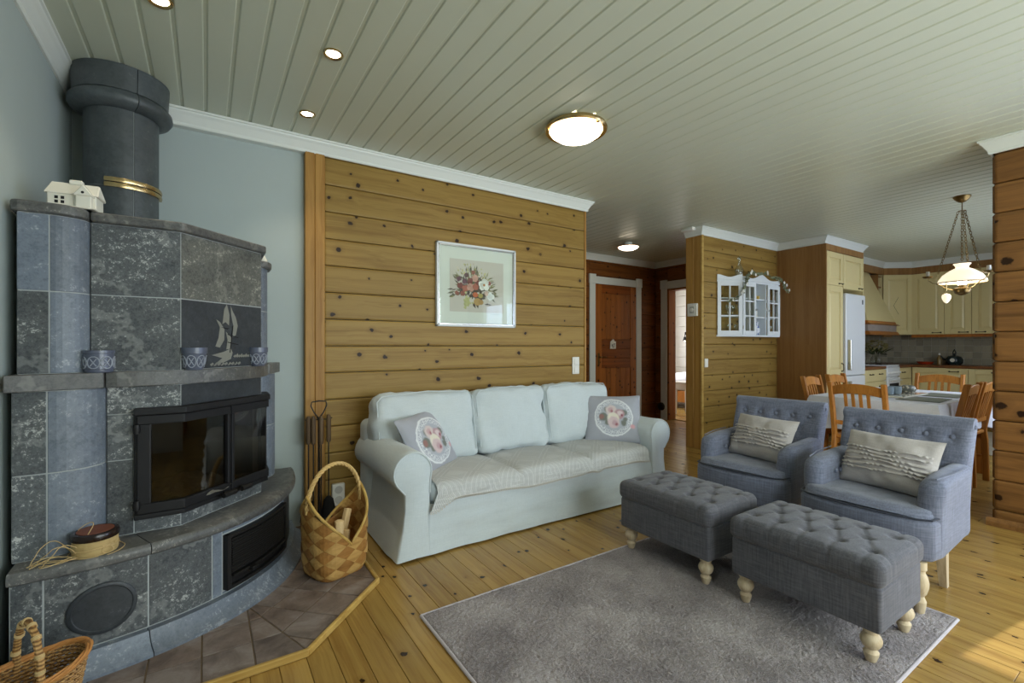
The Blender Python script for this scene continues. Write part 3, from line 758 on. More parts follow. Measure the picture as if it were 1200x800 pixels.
# hearth
def sell(R, t, n=2.35): return (R * abs(math.cos(t)) ** (2 / n), R * abs(math.sin(t)) ** (2 / n))
def seg(R, t0, t1, n=10): return [sell(R, t0 + (t1 - t0) * i / n) for i in range(n + 1)]
T0, T1 = PI / 2 - 0.012, 0.02
def hslab(t0, t1, n):
    o = seg(1.035, t0, t1, n); i = seg(0.7, t0, t1, n)
    prof = [(-0.014, 0.0), (-0.003, 0.007), (0.0, 0.022), (-0.004, 0.038), (-0.012, 0.045)]
    mb = MB(); m = n + 1; vs = []
    ring = [[(lambda pq: W(*pq) + (Z_H - 0.045 + h,))(tuple(Vector(p) * (1 + d / 1.035))) for p in o] for d, h in prof]
    ring.append([W(*p) + (Z_H,) for p in i]); ring.append([W(*p) + (Z_H - 0.045,) for p in i])
    for r in ring: vs += r
    k = len(ring)
    fs = [(a * m + b, a * m + b + 1, ((a + 1) % k) * m + b + 1, ((a + 1) % k) * m + b) for a in range(k) for b in range(n)]
    fs += [tuple(a * m for a in range(k)), tuple(a * m + n for a in range(k - 1, -1, -1))]
    return fpart(mb.add(vs, fs).obj('hearth_slab', m_slab, smooth=True))
hslab(T0, 1.235, 12); hslab(1.232, 0.55, 16); hslab(0.547, T1, 14)
fpart(MB().prism([W(0.01, 0.0), W(0.01, 0.74)] + [W(*p) for p in seg(0.72, 1.5, 0.07, 14)] + [W(0.74, 0.01)], Z_H - 0.03, Z_H - 0.002).obj('hearth_bed', m_slab))
fpart(MB().prism([W(0.0, 0.0)] + [W(*p) for p in seg(0.9975, T0, T1, 60)], 0.02, Z_H - 0.046).obj('hearth_core', m_grout))
ZB0, ZB1 = 0.105, Z_H - 0.046
bt = [T0, 1.499, 1.232, 0.988, 0.94]
mats = [m_stone, m_stone, m_stone, m_stone_b]
base_panels = []
for a, b, mt in zip(bt[:-1], bt[1:], mats):
    base_panels.append(stone('base_panel', seg(1.0, a, b, 12), ZB0, ZB1, mt, gap=0.003))
stone('base_panel', seg(1.0, 0.94, 0.445, 10), ZB1 - 0.022, ZB1, m_stone_b); stone('base_panel', seg(1.0, 0.94, 0.445, 10), ZB0, ZB0 + 0.012, m_stone_b)
stone('base_panel', seg(1.0, 0.445, 0.40, 4), ZB0, ZB1, m_stone_b); stone('base_panel', seg(1.0, 0.40, T1, 8), ZB0, ZB1, m_stone_d)
# round soot hatch cover
tc = 1.36
c2 = Vector(sell(1.0, tc)); tn = (Vector(sell(1.0, tc - 0.01)) - Vector(sell(1.0, tc + 0.01))).normalized(); nn = Vector((-tn.y, tn.x))
def hatch_pt(a, r, d):
    s = math.cos(a) * r; pq = Vector(sell(1.0, tc - s * 1.02)); pq = pq + nn * d
    return W(*pq) + (0.235 + math.sin(a) * r,)
hm = MB()
rings = [(0.092, -0.01), (0.092, 0.006), (0.088, 0.009), (0.08, 0.009), (0.077, 0.006), (0.05, 0.006), (0.001, 0.006)]
hm.grid(36, len(rings), lambda u, v: hatch_pt(2 * PI * u, *rings[round(v * (len(rings) - 1))]), wrap=True)
hc = fpart(hm.obj('hatch_cover', m_stone_d, smooth=True)); hc['label'] = 'round plain soapstone cover'
# plinth with a cove
for t0, t1 in ((T0, 1.24), (1.237, 0.60), (0.597, T1)):
    n = 14; mb = MB()
    prof = [(0.985, 0.022), (1.075, 0.022), (1.075, 0.034), (1.055, 0.05), (1.04, 0.07), (1.028, 0.104), (0.985, 0.104)]
    vs = []
    for R_, z in prof: vs += [W(*p) + (z,) for p in seg(R_, t0, t1, n)]
    m = n + 1; k = len(prof)
    mb.add(vs, [(a * m + b, a * m + b + 1, ((a + 1) % k) * m + b + 1, ((a + 1) % k) * m + b) for a in range(k) for b in range(n)] + [tuple(a * m for a in range(k)), tuple(a * m + n for a in range(k - 1, -1, -1))])
    fpart(mb.obj('plinth', m_stone_b, smooth=True))
# ribbed air grille
g0, g1 = Vector(sell(1.0, 0.935)), Vector(sell(1.0, 0.45))
def gp(s, d): 
    b = g0.lerp(g1, s); t = (g1 - g0).normalized(); nn = Vector((-t.y, t.x)); return tuple(b + nn * d)
grille = link('air_grille', None, fp, (0, 0, 0))
gz0, gz1 = 0.122, ZB1 - 0.026
bulge = 0.004
def gbar(nm, s0, s1, z0, z1, d0, d1, bev=0.003, mat=m_black):
    n_ = max(2, int((s1 - s0) * 12)); pa = seg(1.0, 0.935 + (0.45 - 0.935) * s0, 0.935 + (0.45 - 0.935) * s1, n_)
    return fpart(MB().wall_strip([W(*p) for p in offset(pa, d1)], [W(*p) for p in offset(pa, d0)], z0, z1).obj(nm, mat, None, bevel=bev), grille)
gbar('back_plate', 0.0, 1.0, gz0, gz1, -0.02, bulge + 0.002)
gbar('frame', 0.0, 0.05, gz0, gz1, -0.01, bulge + 0.022); gbar('frame', 0.95, 1.0, gz0, gz1, 0.0, bulge + 0.022)
gbar('frame', 0.0, 1.0, gz1 - 0.016, gz1, 0.0, bulge + 0.022); gbar('frame', 0.0, 1.0, gz0, gz0 + 0.016, 0.0, bulge + 0.022)
for i in range(15):
    z = gz0 + 0.07 + i * (gz1 - gz0 - 0.09) / 15
    gbar('slat', 0.06, 0.94, z, z + 0.008, bulge, bulge + 0.018, 0.0015)
gbar('lever', 0.06, 0.94, gz0 + 0.052, gz0 + 0.062, bulge, bulge + 0.03, 0.003)
gbar('lever_knob', 0.24, 0.32, gz0 + 0.044, gz0 + 0.062, bulge + 0.02, bulge + 0.05, 0.004)
# chimney
CX, CY, CR, RR = -0.365, 3.125, 0.152, 0.205
def ring_piece(name, r0, r1, prof, a0, a1, mat, n=18):
    mb = MB(); vs = []
    for r, z in prof:
        vs += [(CX + r * math.cos(a0 + (a1 - a0) * i / n), CY + r * math.sin(a0 + (a1 - a0) * i / n), z) for i in range(n + 1)]
    m = n + 1; k = len(prof)
    mb.add(vs, [(a * m + b, a * m + b + 1, ((a + 1) % k) * m + b + 1, ((a + 1) % k) * m + b) for a in range(k) for b in range(n)] + [tuple(a * m for a in range(k)), tuple(a * m + n for a in range(k - 1, -1, -1))])
    return fpart(mb.obj(name, mat, None, smooth=True))
fpart(MB().lathe([(CR - 0.004, Z_T1), (CR - 0.004, CEIL - 0.005)], (CX, CY, 0), 32).obj('chimney_core', m_grout, smooth=True))
cuts = [math.radians(d) for d in (-66, 54, 174, 294)]
for a0, a1 in zip(cuts[:-1], cuts[1:]):
    for z0, z1 in ((Z_T1, 1.985), (1.988, 2.37)):
        ring_piece('chimney_shell', 0, 0, [(CR - 0.02, z0), (CR, z0), (CR, z1), (CR - 0.02, z1)], a0 + 0.012, a1 - 0.012, m_pipe)
    ring_piece('chimney_collar', 0, 0, [(CR - 0.02, 2.372), (CR + 0.012, 2.372), (RR - 0.005, 2.385), (RR + 0.008, 2.405), (RR + 0.005, 2.43), (RR - 0.012, 2.448), (CR - 0.02, 2.448)], a0 + 0.008, a1 - 0.008, m_pipe)
    ring_piece('chimney_collar', 0, 0, [(CR - 0.02, 2.451), (RR - 0.012, 2.451), (RR - 0.006, CEIL - 0.002), (CR - 0.02, CEIL - 0.002)], a0 + 0.008, a1 - 0.008, m_pipe)
for z in (1.978, 2.004):
    ring_piece('vent_band', 0, 0, [(CR, z), (CR + 0.012, z), (CR + 0.015, z + 0.01), (CR + 0.012, z + 0.021), (CR, z + 0.021)], math.radians(-108), math.radians(10), m_brass)
ring_piece('vent_slot', 0, 0, [(CR, 1.984), (CR + 0.004, 1.984), (CR + 0.004, 2.02), (CR, 2.02)], math.radians(-100), math.radians(6), m_dark)
# sailing ship engraved on the lower middle panel
def eng(pts, name='engraving', mat=None, d=0.0012):
    """pts in (along, up) of the middle facet, 0..0.467 by height above the mantel"""
    a, b = Vector(up_c[0]), Vector(up_c[1]); t = (b - a).normalized(); nn = Vector((-t.y, t.x))
    f = lambda s, h, dd: W(*(a + t * s + nn * dd)) + (Z_M1 + h,)
    n = len(pts)
    return MB().add([f(s, h, d) for s, h in pts] + [f(s, h, -0.002) for s, h in pts], [tuple(range(n))] + [(i, (i + 1) % n, n + (i + 1) % n, n + i) for i in range(n)])
m_eng = plain('etched_stone', S(128, 128, 120), 0.8, var=0.1, nscale=50)
em = MB()
def ea(pts):
    k = eng(pts); em.add(k.v, k.f)
cx0, hh = 0.245, 0.04
ea([(cx0 - 0.07, hh + 0.06), (cx0 - 0.052, hh + 0.10), (cx0 - 0.045, hh + 0.15), (cx0 - 0.065, hh + 0.185), (cx0 - 0.045, hh + 0.175), (cx0 - 0.018, hh + 0.14), (cx0 - 0.02, hh + 0.09), (cx0 - 0.045, hh + 0.055)])
ea([(cx0 - 0.03, hh + 0.165), (cx0 - 0.02, hh + 0.235), (cx0 - 0.005, hh + 0.26), (cx0 + 0.012, hh + 0.21), (cx0 + 0.008, hh + 0.16), (cx0 - 0.012, hh + 0.175)])
ea([(cx0 + 0.018, hh + 0.255), (cx0 + 0.03, hh + 0.23), (cx0 + 0.05, hh + 0.20), (cx0 + 0.062, hh + 0.16), (cx0 + 0.05, hh + 0.115), (cx0 + 0.03, hh + 0.105), (cx0 + 0.035, hh + 0.16), (cx0 + 0.022, hh + 0.21)])
ea([(cx0 - 0.01, hh + 0.13), (cx0 + 0.025, hh + 0.10), (cx0 + 0.02, hh + 0.05), (cx0 - 0.008, hh + 0.045), (cx0 + 0.0, hh + 0.09)])
ea([(cx0 - 0.09, hh + 0.02), (cx0 - 0.02, hh + 0.035), (cx0 + 0.02, hh + 0.05), (cx0 + 0.03, hh + 0.03), (cx0 + 0.02, hh + 0.0), (cx0 - 0.02, hh - 0.015), (cx0 - 0.07, hh - 0.02), (cx0 - 0.03, hh + 0.005)])
for i in range(7): 
    s = cx0 + 0.035 + 0.014 * i
    ea([(s, hh + 0.012), (s + 0.012, hh + 0.02 + 0.006 * (i % 2)), (s + 0.02, hh + 0.012), (s + 0.01, hh + 0.006)])
for i in range(9):
    s = cx0 - 0.1 + 0.02 * i
    ea([(s, hh - 0.022 - 0.008 * (i % 2)), (s + 0.016, hh - 0.014), (s + 0.022, hh - 0.022), (s + 0.008, hh - 0.03)])
o = fpart(em.obj('ship_engraving', m_eng)); o['label'] = 'sailing ship etched into the soapstone'
rg = MB()
for q in ([(cx0 - 0.04, hh + 0.15), (cx0 - 0.0, hh + 0.14), (cx0 + 0.01, hh + 0.15), (cx0 - 0.0, hh + 0.147)], [(cx0 + 0.0, hh + 0.115), (cx0 + 0.065, hh + 0.1), (cx0 + 0.065, hh + 0.104), (cx0 + 0.0, hh + 0.119)], [(cx0 + 0.0, hh + 0.078), (cx0 + 0.065, hh + 0.066), (cx0 + 0.065, hh + 0.07), (cx0 + 0.0, hh + 0.082)], [(cx0 + 0.012, hh + 0.03), (cx0 + 0.03, hh + 0.16), (cx0 + 0.034, hh + 0.16), (cx0 + 0.016, hh + 0.03)]):
    k = eng(q, d=0.002); rg.add(k.v, k.f)
fpart(rg.obj('ship_rigging', m_black))

# tiled hearth floor with wooden edge
def clip(poly, a, b, c):
    """keep the part where a*x+b*y<=c"""
    out = []
    for i in range(len(poly)):
        p, q = poly[i], poly[(i + 1) % len(poly)]
        dp_, dq = a * p[0] + b * p[1] - c, a * q[0] + b * q[1] - c
        if dp_ <= 0: out.append(p)
        if dp_ * dq < 0:
            t = dp_ / (dp_ - dq); out.append((p[0] + (q[0] - p[0]) * t, p[1] + (q[1] - p[1]) * t))
    return out
hf = st(MB().prism([(XL, 1.945), (0.323, 1.945), (0.71, 2.334), (0.71, 3.3), (XL, 3.3)], 0.001, 0.019).obj('floor_hearth', plain('tile_grout', S(108, 92, 74), 0.9, var=0.15, nscale=40)), 'brown grey floor tiles in front of the fireplace')
tt = NT('brown_slate_tile')
v = tt.coords(); a = tt.noise(v, 7, 6, 0.65, 0.6); b = tt.noise(v, 60, 3)
tt.p(Base_Color=tt.mix(tt.rand(), tt.ramp(a, [(0.3, S(88, 78, 74)), (0.5, S(122, 110, 104)), (0.7, S(150, 140, 134))]), tt.ramp(a, [(0.3, S(80, 66, 58)), (0.5, S(120, 102, 90)), (0.7, S(138, 128, 124))])), Roughness=tt.ramp(b, [(0.3, 0.42), (0.7, 0.62)])); tt.bump(a, 0.2, 0.006)
TS, G = 0.167, 0.003
X0c, Y0c = 0.323, 1.945
def tile(poly):
    if len(poly) < 3: return
    ar = abs(sum(poly[i][0] * poly[(i + 1) % len(poly)][1] - poly[(i + 1) % len(poly)][0] * poly[i][1] for i in range(len(poly)))) / 2
    if ar < 0.0006: return
    cx = sum(p[0] for p in poly) / len(poly); cy = sum(p[1] for p in poly) / len(poly)
    if cx < 0.3 and cy > 2.62: return
    o = MB().prism([(p[0] - cx, p[1] - cy) for p in poly], 0.0, 0.022).obj('tile', tt.m, hf, bevel=0.0015)
    o.location = (cx, cy, 0.0005)
nrm = Vector((-0.924, -0.383))            # boundary between the straight and the diagonal tiling
for i in range(-6, 5):
    for j in range(0, 5):
        x0, y0 = -0.015 + TS * i, 1.945 + TS * j
        q = [(x0 + G, y0 + G), (x0 + TS - G, y0 + G), (x0 + TS - G, y0 + TS - G), (x0 + G, y0 + TS - G)]
        q = clip(q, -1, 0, -XL); q = clip(q, 0.94, 0.34, 0.94 * X0c + 0.34 * Y0c - G) if q else q
        tile(q)
for i in range(-5, 6):
    for j in range(0, 5):
        d1, d2 = Vector((0.7071, 0.7071)), Vector((-0.7071, 0.7071))
        o0 = Vector((X0c, Y0c)) + d1 * (TS * i + 0.06) + d2 * (TS * j)
        q = [tuple(o0 + d1 * a + d2 * b) for a, b in ((G, G), (TS - G, G), (TS - G, TS - G), (G, TS - G))]
        q = clip(q, -0.94, -0.34, -(0.94 * X0c + 0.34 * Y0c) - G); q = clip(q, 1, 0, 0.71) if q else q; q = clip(q, 0, 1, 3.3) if q else q
        q = clip(q, 0.7071, -0.7071, 0.7071 * (X0c - Y0c)) if q else q
        tile(q)
for a, b in (((XL, 1.935), (0.327, 1.935)), ((0.327, 1.935), (0.722, 2.33)), ((0.722, 2.33), (0.722, 3.3))):
    a, b = Vector(a), Vector(b); t = (b - a).normalized(); nn = Vector((t.y, -t.x)) * 0.009
    e = t * 0.004
    MB().prism([tuple(a - nn - e), tuple(a + nn - e), tuple(b + nn + e), tuple(b - nn + e)], 0.0, 0.029).obj('edge_strip', m_trim_wood, hf, bevel=0.004)

# ------------------------------------------------------------------ things on the fireplace
hs = thing('ceramic_house', 'glazed white ceramic cottage on the top of the fireplace', 'ornament', W(0.155, 0.80) + (Z_T1,), -0.12)
def house():
    b = MB().box((-0.075, -0.03, 0), (0.07, 0.055, 0.062)); b.obj('walls', m_ceramic, hs, bevel=0.004)
    r = MB().add([(-0.083, -0.04, 0.056), (0.078, -0.04, 0.056), (0.078, 0.065, 0.056), (-0.083, 0.065, 0.056), (-0.075, 0.012, 0.112), (0.07, 0.012, 0.112)], [(0, 1, 5, 4), (2, 3, 4, 5), (1, 2, 5), (3, 0, 4), (0, 3, 2, 1)])
    r.obj('roof', m_ceramic, hs, bevel=0.004)
    g = MB().box((0.015, -0.055, 0), (0.062, 0.0, 0.055)).add([(0.008, -0.062, 0.05), (0.069, -0.062, 0.05), (0.0385, -0.062, 0.094), (0.008, 0.01, 0.05), (0.069, 0.01, 0.05), (0.0385, 0.01, 0.094)], [(0, 1, 2), (5, 4, 3), (0, 2, 5, 3), (1, 4, 5, 2), (0, 3, 4, 1)])
    g.obj('gable', m_ceramic, hs, bevel=0.003)
    MB().box((-0.02, 0.0, 0.105), (0.02, 0.024, 0.122)).obj('ridge_box', m_ceramic, hs, bevel=0.003)
    for x in (-0.052, -0.034):
        for z in (0.02, 0.036): MB().box((x, -0.0315, z), (x + 0.01, -0.028, z + 0.011)).obj('window', m_dark, hs)
    MB().lathe([(0, -0.001), (0.005, 0)], (0.0385, -0.0625, 0.062), 10, 'y').obj('window', m_dark, hs)
    MB().box((-0.08, -0.066, 0), (0.075, 0.06, 0.006)).obj('base', m_ceramic, hs, bevel=0.003)
house()
m_pot = plain('blue_grey_glaze', S(88, 94, 112), 0.35, var=0.15, nscale=20, coat=0.2)
m_potlt = plain('pot_relief', S(150, 156, 168), 0.5, var=0.15, nscale=60)
def pot(p, q, r0, r1, h, label, style):
    t = thing('candle_cup', label, 'cup', W(p, q) + (Z_M1,), 0.0, 'cups along the mantel')
    prof = [(r0 * 0.95, 0), (r0, 0.004), (r1 * 0.97, h * 0.72), (r1 * 1.03, h * 0.74), (r1 * 1.05, h), (r1 * 0.93, h), (r0 * 0.85, 0.01), (0, 0.01)]
    if style: prof = [(r0 * 0.95, 0), (r0, 0.004), (r0, 0.012), (r1, 0.014), (r1, h * 0.85), (r1 * 1.05, h * 0.87), (r1 * 1.05, h), (r1 * 0.92, h), (r0 * 0.88, 0.008), (0, 0.008)]
    MB().lathe(prof, (0, 0, 0), 28).obj('body', m_pot, t, smooth=True)
    pm = MB(); n = 7
    for k in range(n):
        a0 = 2 * PI * k / n
        zc = h * (0.45 if style else 0.38)
        def at(da, dz):
            z = zc + dz; r = (r0 + (r1 * 0.97 - r0) * min(1, z / (h * 0.72)) if not style else r1) + 0.0012
            return (r * math.cos(a0 + da), r * math.sin(a0 + da), z)
        w = 2 * PI / n * 0.46; dz = h * 0.27
        pm.tube([at(w * math.cos(b), dz * math.sin(b)) for b in [2 * PI * i / 14 for i in range(14)]], 0.0022, 5, closed=True)
        pm.tube([at(w * 0.5, -dz * 0.6), at(0, 0), at(-w * 0.5, dz * 0.6)], 0.002, 5); pm.tube([at(-w * 0.5, -dz * 0.6), at(0, 0), at(w * 0.5, dz * 0.6)], 0.002, 5)
    pm.obj('relief_pattern', m_potlt, t, smooth=True)
    MB().lathe([(0, 0.012), (r0 * 0.8, 0.012), (r0 * 0.8, h * 0.45), (0, h * 0.45)], (0, 0, 0), 20).obj('candle', m_ceramic, t, smooth=True)
pot(0.23, 0.845, 0.044, 0.046, 0.085, 'squat openwork candle cup with lattice pattern on the mantel', 1)
pot(0.535, 0.805, 0.034, 0.047, 0.095, 'flower-pot shaped candle cup before the etched ship', 0)
pot(0.80, 0.52, 0.034, 0.046, 0.095, 'flower-pot shaped candle cup at the end of the curved mantel', 0)
o = thing('bird_figurine', 'tiny cream figurine behind the fireplace top on the low pillar', 'ornament', W(0.86, 0.14) + (Z_T1 - 0.03,))
MB().lathe([(0.02, 0), (0.024, 0.01), (0.014, 0.03), (0.006, 0.05), (0.0, 0.055)], (0, 0, 0), 16).obj('body', m_ceramic, o, smooth=True)
MB().lathe([(0.0, -0.011), (0.009, -0.006), (0.011, 0.002), (0.006, 0.01), (0.0, 0.012)], (0, 0, 0.06), 12).obj('head', m_ceramic, o, smooth=True)

# bark box with dark lid and twine
m_bark = wood('birch_bark', S(206, 180, 126), S(166, 138, 88), 0, rough=0.8, var=0.0)
bk = thing('bark_box', 'round birch bark box with dark lid tied with raffia on the hearth', 'box', W(0.235, 0.945) + (Z_H,), 0.3)
MB().lathe([(0.064, 0), (0.066, 0.004), (0.066, 0.054), (0.06, 0.056), (0.0, 0.056)], (0, 0, 0), 32).obj('body', m_bark, bk, smooth=True)
lid = MB().lathe([(0.0, 0.054), (0.068, 0.054), (0.07, 0.058), (0.07, 0.072), (0.067, 0.078), (0.058, 0.08), (0.056, 0.0785), (0, 0.0785)], (0, 0, 0), 32).obj('lid', plain('dark_lacquer', S(36, 22, 16), 0.25, var=0.1), bk, smooth=True)
MB().lathe([(0, 0.0788), (0.054, 0.0788), (0.054, 0.081), (0, 0.082)], (0, 0, 0), 32).obj('lid_inlay', plain('leather_inlay', S(120, 66, 42), 0.5, var=0.2, nscale=30), lid, smooth=True)
m_raffia = plain('raffia', S(206, 178, 126), 0.8, var=0.15, nscale=60)
rf = MB()
for k in range(9):
    a0 = RND.uniform(2.4, 4.2)
    pts = []
    for i in range(14):
        s = i / 13
        pts.append((0.067 * math.cos(a0) - 0.11 * s + RND.uniform(-0.004, 0.004), 0.067 * math.sin(a0) * (1 - 0.3 * s) + 0.02 * math.sin(s * 5 + k), 0.004 + (0.06 * math.sin(PI * s) if k < 3 else 0.006 * math.sin(PI * s))))
    rf.tube(pts, 0.0014, 5)
rf.tube([(0.0675 * math.cos(a), 0.0675 * math.sin(a), 0.026 + 0.003 * math.sin(3 * a)) for a in [2 * PI * i / 32 for i in range(32)]], 0.0018, 5, closed=True)
for s in (-1, 1):
    rf.tube([(0.067 * math.cos(-1.2) + s * 0.016 * math.sin(b), 0.067 * math.sin(-1.2) - 0.006, 0.026 + 0.022 * math.sin(b * 0.5) * s * 0.6 + 0.008 * math.cos(b)) for b in [2 * PI * i / 14 for i in range(14)]], 0.0016, 5, closed=True)
for k in range(14):
    a0 = RND.uniform(0, 6.28); rr = RND.uniform(0.066, 0.085)
    rf.tube([(rr * math.cos(a0 + 0.25 * i), rr * math.sin(a0 + 0.25 * i), 0.003) for i in range(4)], 0.0012, 5)
rf.tube([(-0.03 + 0.02 * math.sin(i * 0.4), -0.06 + 0.008 * i, 0.085 + 0.03 * math.sin(i * PI / 10)) for i in range(11)], 0.0015, 5)
rf.obj('raffia_ties', m_raffia, bk, smooth=True)

# ------------------------------------------------------------------ sofa
sofa = thing('sofa', 'white slipcovered three-seat sofa with rolled arms against the log wall', 'sofa', (2.03, 2.9, 0))
SO = Vector((2.03, 2.9, 0))
def sp(o, par=None):
    o.parent = par or sofa; o.location = -SO if par is None else (0, 0, 0); return o
def wrinkle(p, n, amp, s=7.0, k=0.0):
    return p + n * (amp * (fbm(p, s, k) + 0.5 * fbm(p, s * 2.3, k + 5)))
def arm(x_in, sgn):
    """cross section of the rolled arm, swept along y; sgn=-1 outer side towards -x"""
    cxx, cz, r = x_in + sgn * 0.117, 0.487, 0.118
    sec = [(x_in + sgn * 0.02, 0.02), (x_in + sgn * 0.02, 0.2), (x_in + sgn * 0.012, 0.36)]
    for i in range(15):
        a = -0.35 + (PI + 0.95) * i / 14
        sec.append((cxx - sgn * r * math.cos(a), cz + r * math.sin(a)))
    sec += [(x_in + sgn * 0.165, 0.37), (x_in + sgn * 0.165, 0.28), (x_in + sgn * 0.18, 0.17), (x_in + sgn * 0.205, 0.08), (x_in + sgn * 0.225, 0.012)]
    ys = [2.478, 2.482, 2.495, 2.53, 2.6, 2.7, 2.8, 2.9, 3.0, 3.1, 3.2, 3.26]
    def pt(u, v):
        i = round(u * (len(sec) - 1)); j = round(v * (len(ys) - 1))
        a, z = sec[i]; y = ys[j]
        ins = {0: 0.016, 1: 0.007, 2: 0.0}.get(j, 0.0)
        a2 = a + (cxx - a) * ins / 0.12; z2 = z - (z - cz) * ins / 0.12 if z > 0.4 else z
        p = Vector((a2, y - (0.03 * max(0, 0.2 - z2) / 0.2 if j < 3 else 0), z2))
        if j > 1:
            q = p + Vector((sgn, 0, 0.2)) * (0.014 * fbm(p, 6, sgn * 3) + (0.02 * fbm(p, 13, 2) if z < 0.36 else 0.004 * fbm(p, 14, 2)))
            return q
        return p
    m = MB().grid(len(sec), len(ys), pt)
    m.f.append(tuple(range(len(sec))))
    o = sp(m.obj('arm', m_sofa, smooth=True, angle=1.0))
    pp = [Vector((a + (cxx - a) * 0.06, 2.478 - 0.03 * max(0, 0.2 - z) / 0.2, z - (z - cz) * 0.06 if z > 0.4 else z)) for a, z in sec[2:-4]]
    sp(MB().tube(pp, 0.0045, 6).obj('piping', m_sofa, smooth=True), o)
    # vertical pleat beside the panel
    return o
arm(1.085, -1); arm(2.952, 1)
def skirt_pt(u, v):
    x = 0.955 + 2.13 * u; z = 0.285 * (1 - v) + 0.012 * v
    y = 2.50 - 0.035 * v ** 1.5
    p = Vector((x, y, z))
    d = 0.016 * fbm((x, 0, z), 5, 1) + 0.010 * fbm((x * 0.5, 0, z * 4), 7, 4)
    d -= 0.014 * math.exp(-((v - 0.22) / 0.12) ** 2) * (0.5 + fbm((x, 0, 0), 3, 2))
    d *= min(1, v * 3) if v < 0.33 else 1
    return (x, y - d, z)
sk = MB().grid(90, 14, skirt_pt)
k = len(sk.v); sk.grid(2, 2, lambda a, b: (1.0 + 2.04 * a, 2.52 + 0.68 * b, 0.285)); sk.box((1.0, 2.53, 0.02), (3.05, 3.2, 0.28))
sp(sk.obj('base_skirt', m_sofa, smooth=True))
sp(MB().rbox((0.88, 3.09, 0.03), (3.17, 3.27, 0.70), 0.05, (16, 8, 10)).obj('back_frame', m_sofa, smooth=True))
SEATX = [1.085, 1.70, 2.325, 2.955]
for i in range(3):
    a, b = SEATX[i] + 0.003, SEATX[i + 1] - 0.003
    def d(p, n, u, a=a, b=b, i=i):
        p = p + Vector((0, 0, 1)) * (0.022 * (1 - u[0] ** 2) * (1 - u[1] ** 2) if u[2] > 0 else 0)
        p = p + Vector((0, -1, 0)) * (0.014 * (1 - u[0] ** 2) * (1 - u[2] ** 2) if u[1] < 0 else 0)
        return wrinkle(p, n, 0.004, 9, i * 3)
    sp(MB().rbox((a, 2.50, 0.265), (b, 3.08, 0.397), 0.045, (18, 16, 10), d).obj('seat_cushion', m_sofa, smooth=True))
BACKX = [(0.905, 1.635, -0.02), (1.632, 2.275, 0.0), (2.27, 2.985, 0.03)]
for i, (a, b, rot) in enumerate(BACKX):
    w = b - a
    def d(p, n, u, i=i):
        p = p + Vector((0, -1, 0)) * (0.045 * (1 - u[0] ** 2) * (1 - u[2] ** 2) if u[1] < 0 else 0)
        p = p + Vector((0, 0, 1)) * (0.014 * (1 - u[0] ** 2) if u[2] > 0 else 0)
        e = (1 - abs(u[0])) 
        f = 0.014 * math.sin(26 * p.x + 9 * p.z * (1 if i % 2 else -1) + 4 * fbm(p, 4, i)) * math.exp(-e * 4.0)
        q = wrinkle(p, n, 0.015, 6, i * 5 + 1); q = wrinkle(q, n, 0.009, 14, i)
        return q + n * f
    mb = MB().rbox((-w / 2, -0.10, 0.0), (w / 2, 0.10, 0.47), 0.055, (24, 10, 20), d)
    mb.xf(Matrix.Translation(((a + b) / 2, 3.0, 0.40)) @ Matrix.Rotation(-0.20, 4, 'X') @ Matrix.Rotation(rot, 4, 'Z'))
    o = sp(mb.obj('back_cushion', m_sofa, smooth=True))
    mp = MB().tube([(-w / 2 + 0.02, -0.098, 0.05), (-w / 2 + 0.018, -0.1, 0.42), (-w / 2 + 0.05, -0.103, 0.458), (0, -0.11, 0.476), (w / 2 - 0.05, -0.103, 0.458), (w / 2 - 0.018, -0.1, 0.42), (w / 2 - 0.02, -0.098, 0.05)], 0.004, 6)
    mp.xf(Matrix.Translation(((a + b) / 2, 3.0, 0.40)) @ Matrix.Rotation(-0.20, 4, 'X') @ Matrix.Rotation(rot, 4, 'Z'))
    sp(mp.obj('piping', m_sofa, smooth=True), o)

# crocheted throw lying over the seats
ct = NT('crocheted_cotton')
v = ct.coords(False)
w1 = ct.n('TexWave', {'Vector': ct.n('Mapping', {'Vector': v, 'Rotation': (0, 0, 0.785)}).outputs[0], 'Scale': 42.0, 'Distortion': 1.5}).outputs['Fac']
w2 = ct.n('TexWave', {'Vector': ct.n('Mapping', {'Vector': v, 'Rotation': (0, 0, -0.785)}).outputs[0], 'Scale': 42.0, 'Distortion': 1.5}).outputs['Fac']
h = ct.math('MULTIPLY', w1, w2)
vo = ct.n('TexVoronoi', {'Vector': ct.n('Mapping', {'Vector': v, 'Scale': (1, 1, 1), 'Rotation': (0, 0, 0.785)}).outputs[0], 'Scale': 5.5, 'Randomness': 0.0}, feature='F1', distance='CHEBYCHEV').outputs['Distance']
edge = ct.ramp(ct.math('SINE', ct.math('MULTIPLY', vo, 48.0)), [(0.2, 0.0), (0.9, 1.0)])
h2 = ct.math('ADD', ct.math('MULTIPLY', h, 0.7), ct.math('MULTIPLY', edge, 0.3))
ct.p(Base_Color=ct.ramp(h2, [(0.0, S(182, 183, 182)), (0.4, S(198, 199, 198)), (1.0, S(212, 213, 212))]), Roughness=0.95)
ct.bump(h2, 0.5, 0.004)
def seat_z(x, y):
    i = 0 if x < SEATX[1] else 1 if x < SEATX[2] else 2
    u = (x - (SEATX[i] + SEATX[i + 1]) / 2) / ((SEATX[i + 1] - SEATX[i]) / 2); w = (y - 2.79) / 0.29
    u = max(-1, min(1, u)); w = max(-1, min(1, w))
    edge = 0.045 - math.sqrt(max(0, 0.045 ** 2 - max(0, abs(u) * 0.31 - 0.265) ** 2)) if abs(u) * 0.31 > 0.265 else 0
    return 0.397 + 0.022 * (1 - u * u) * (1 - w * w) - min(0.018, edge) + 0.007
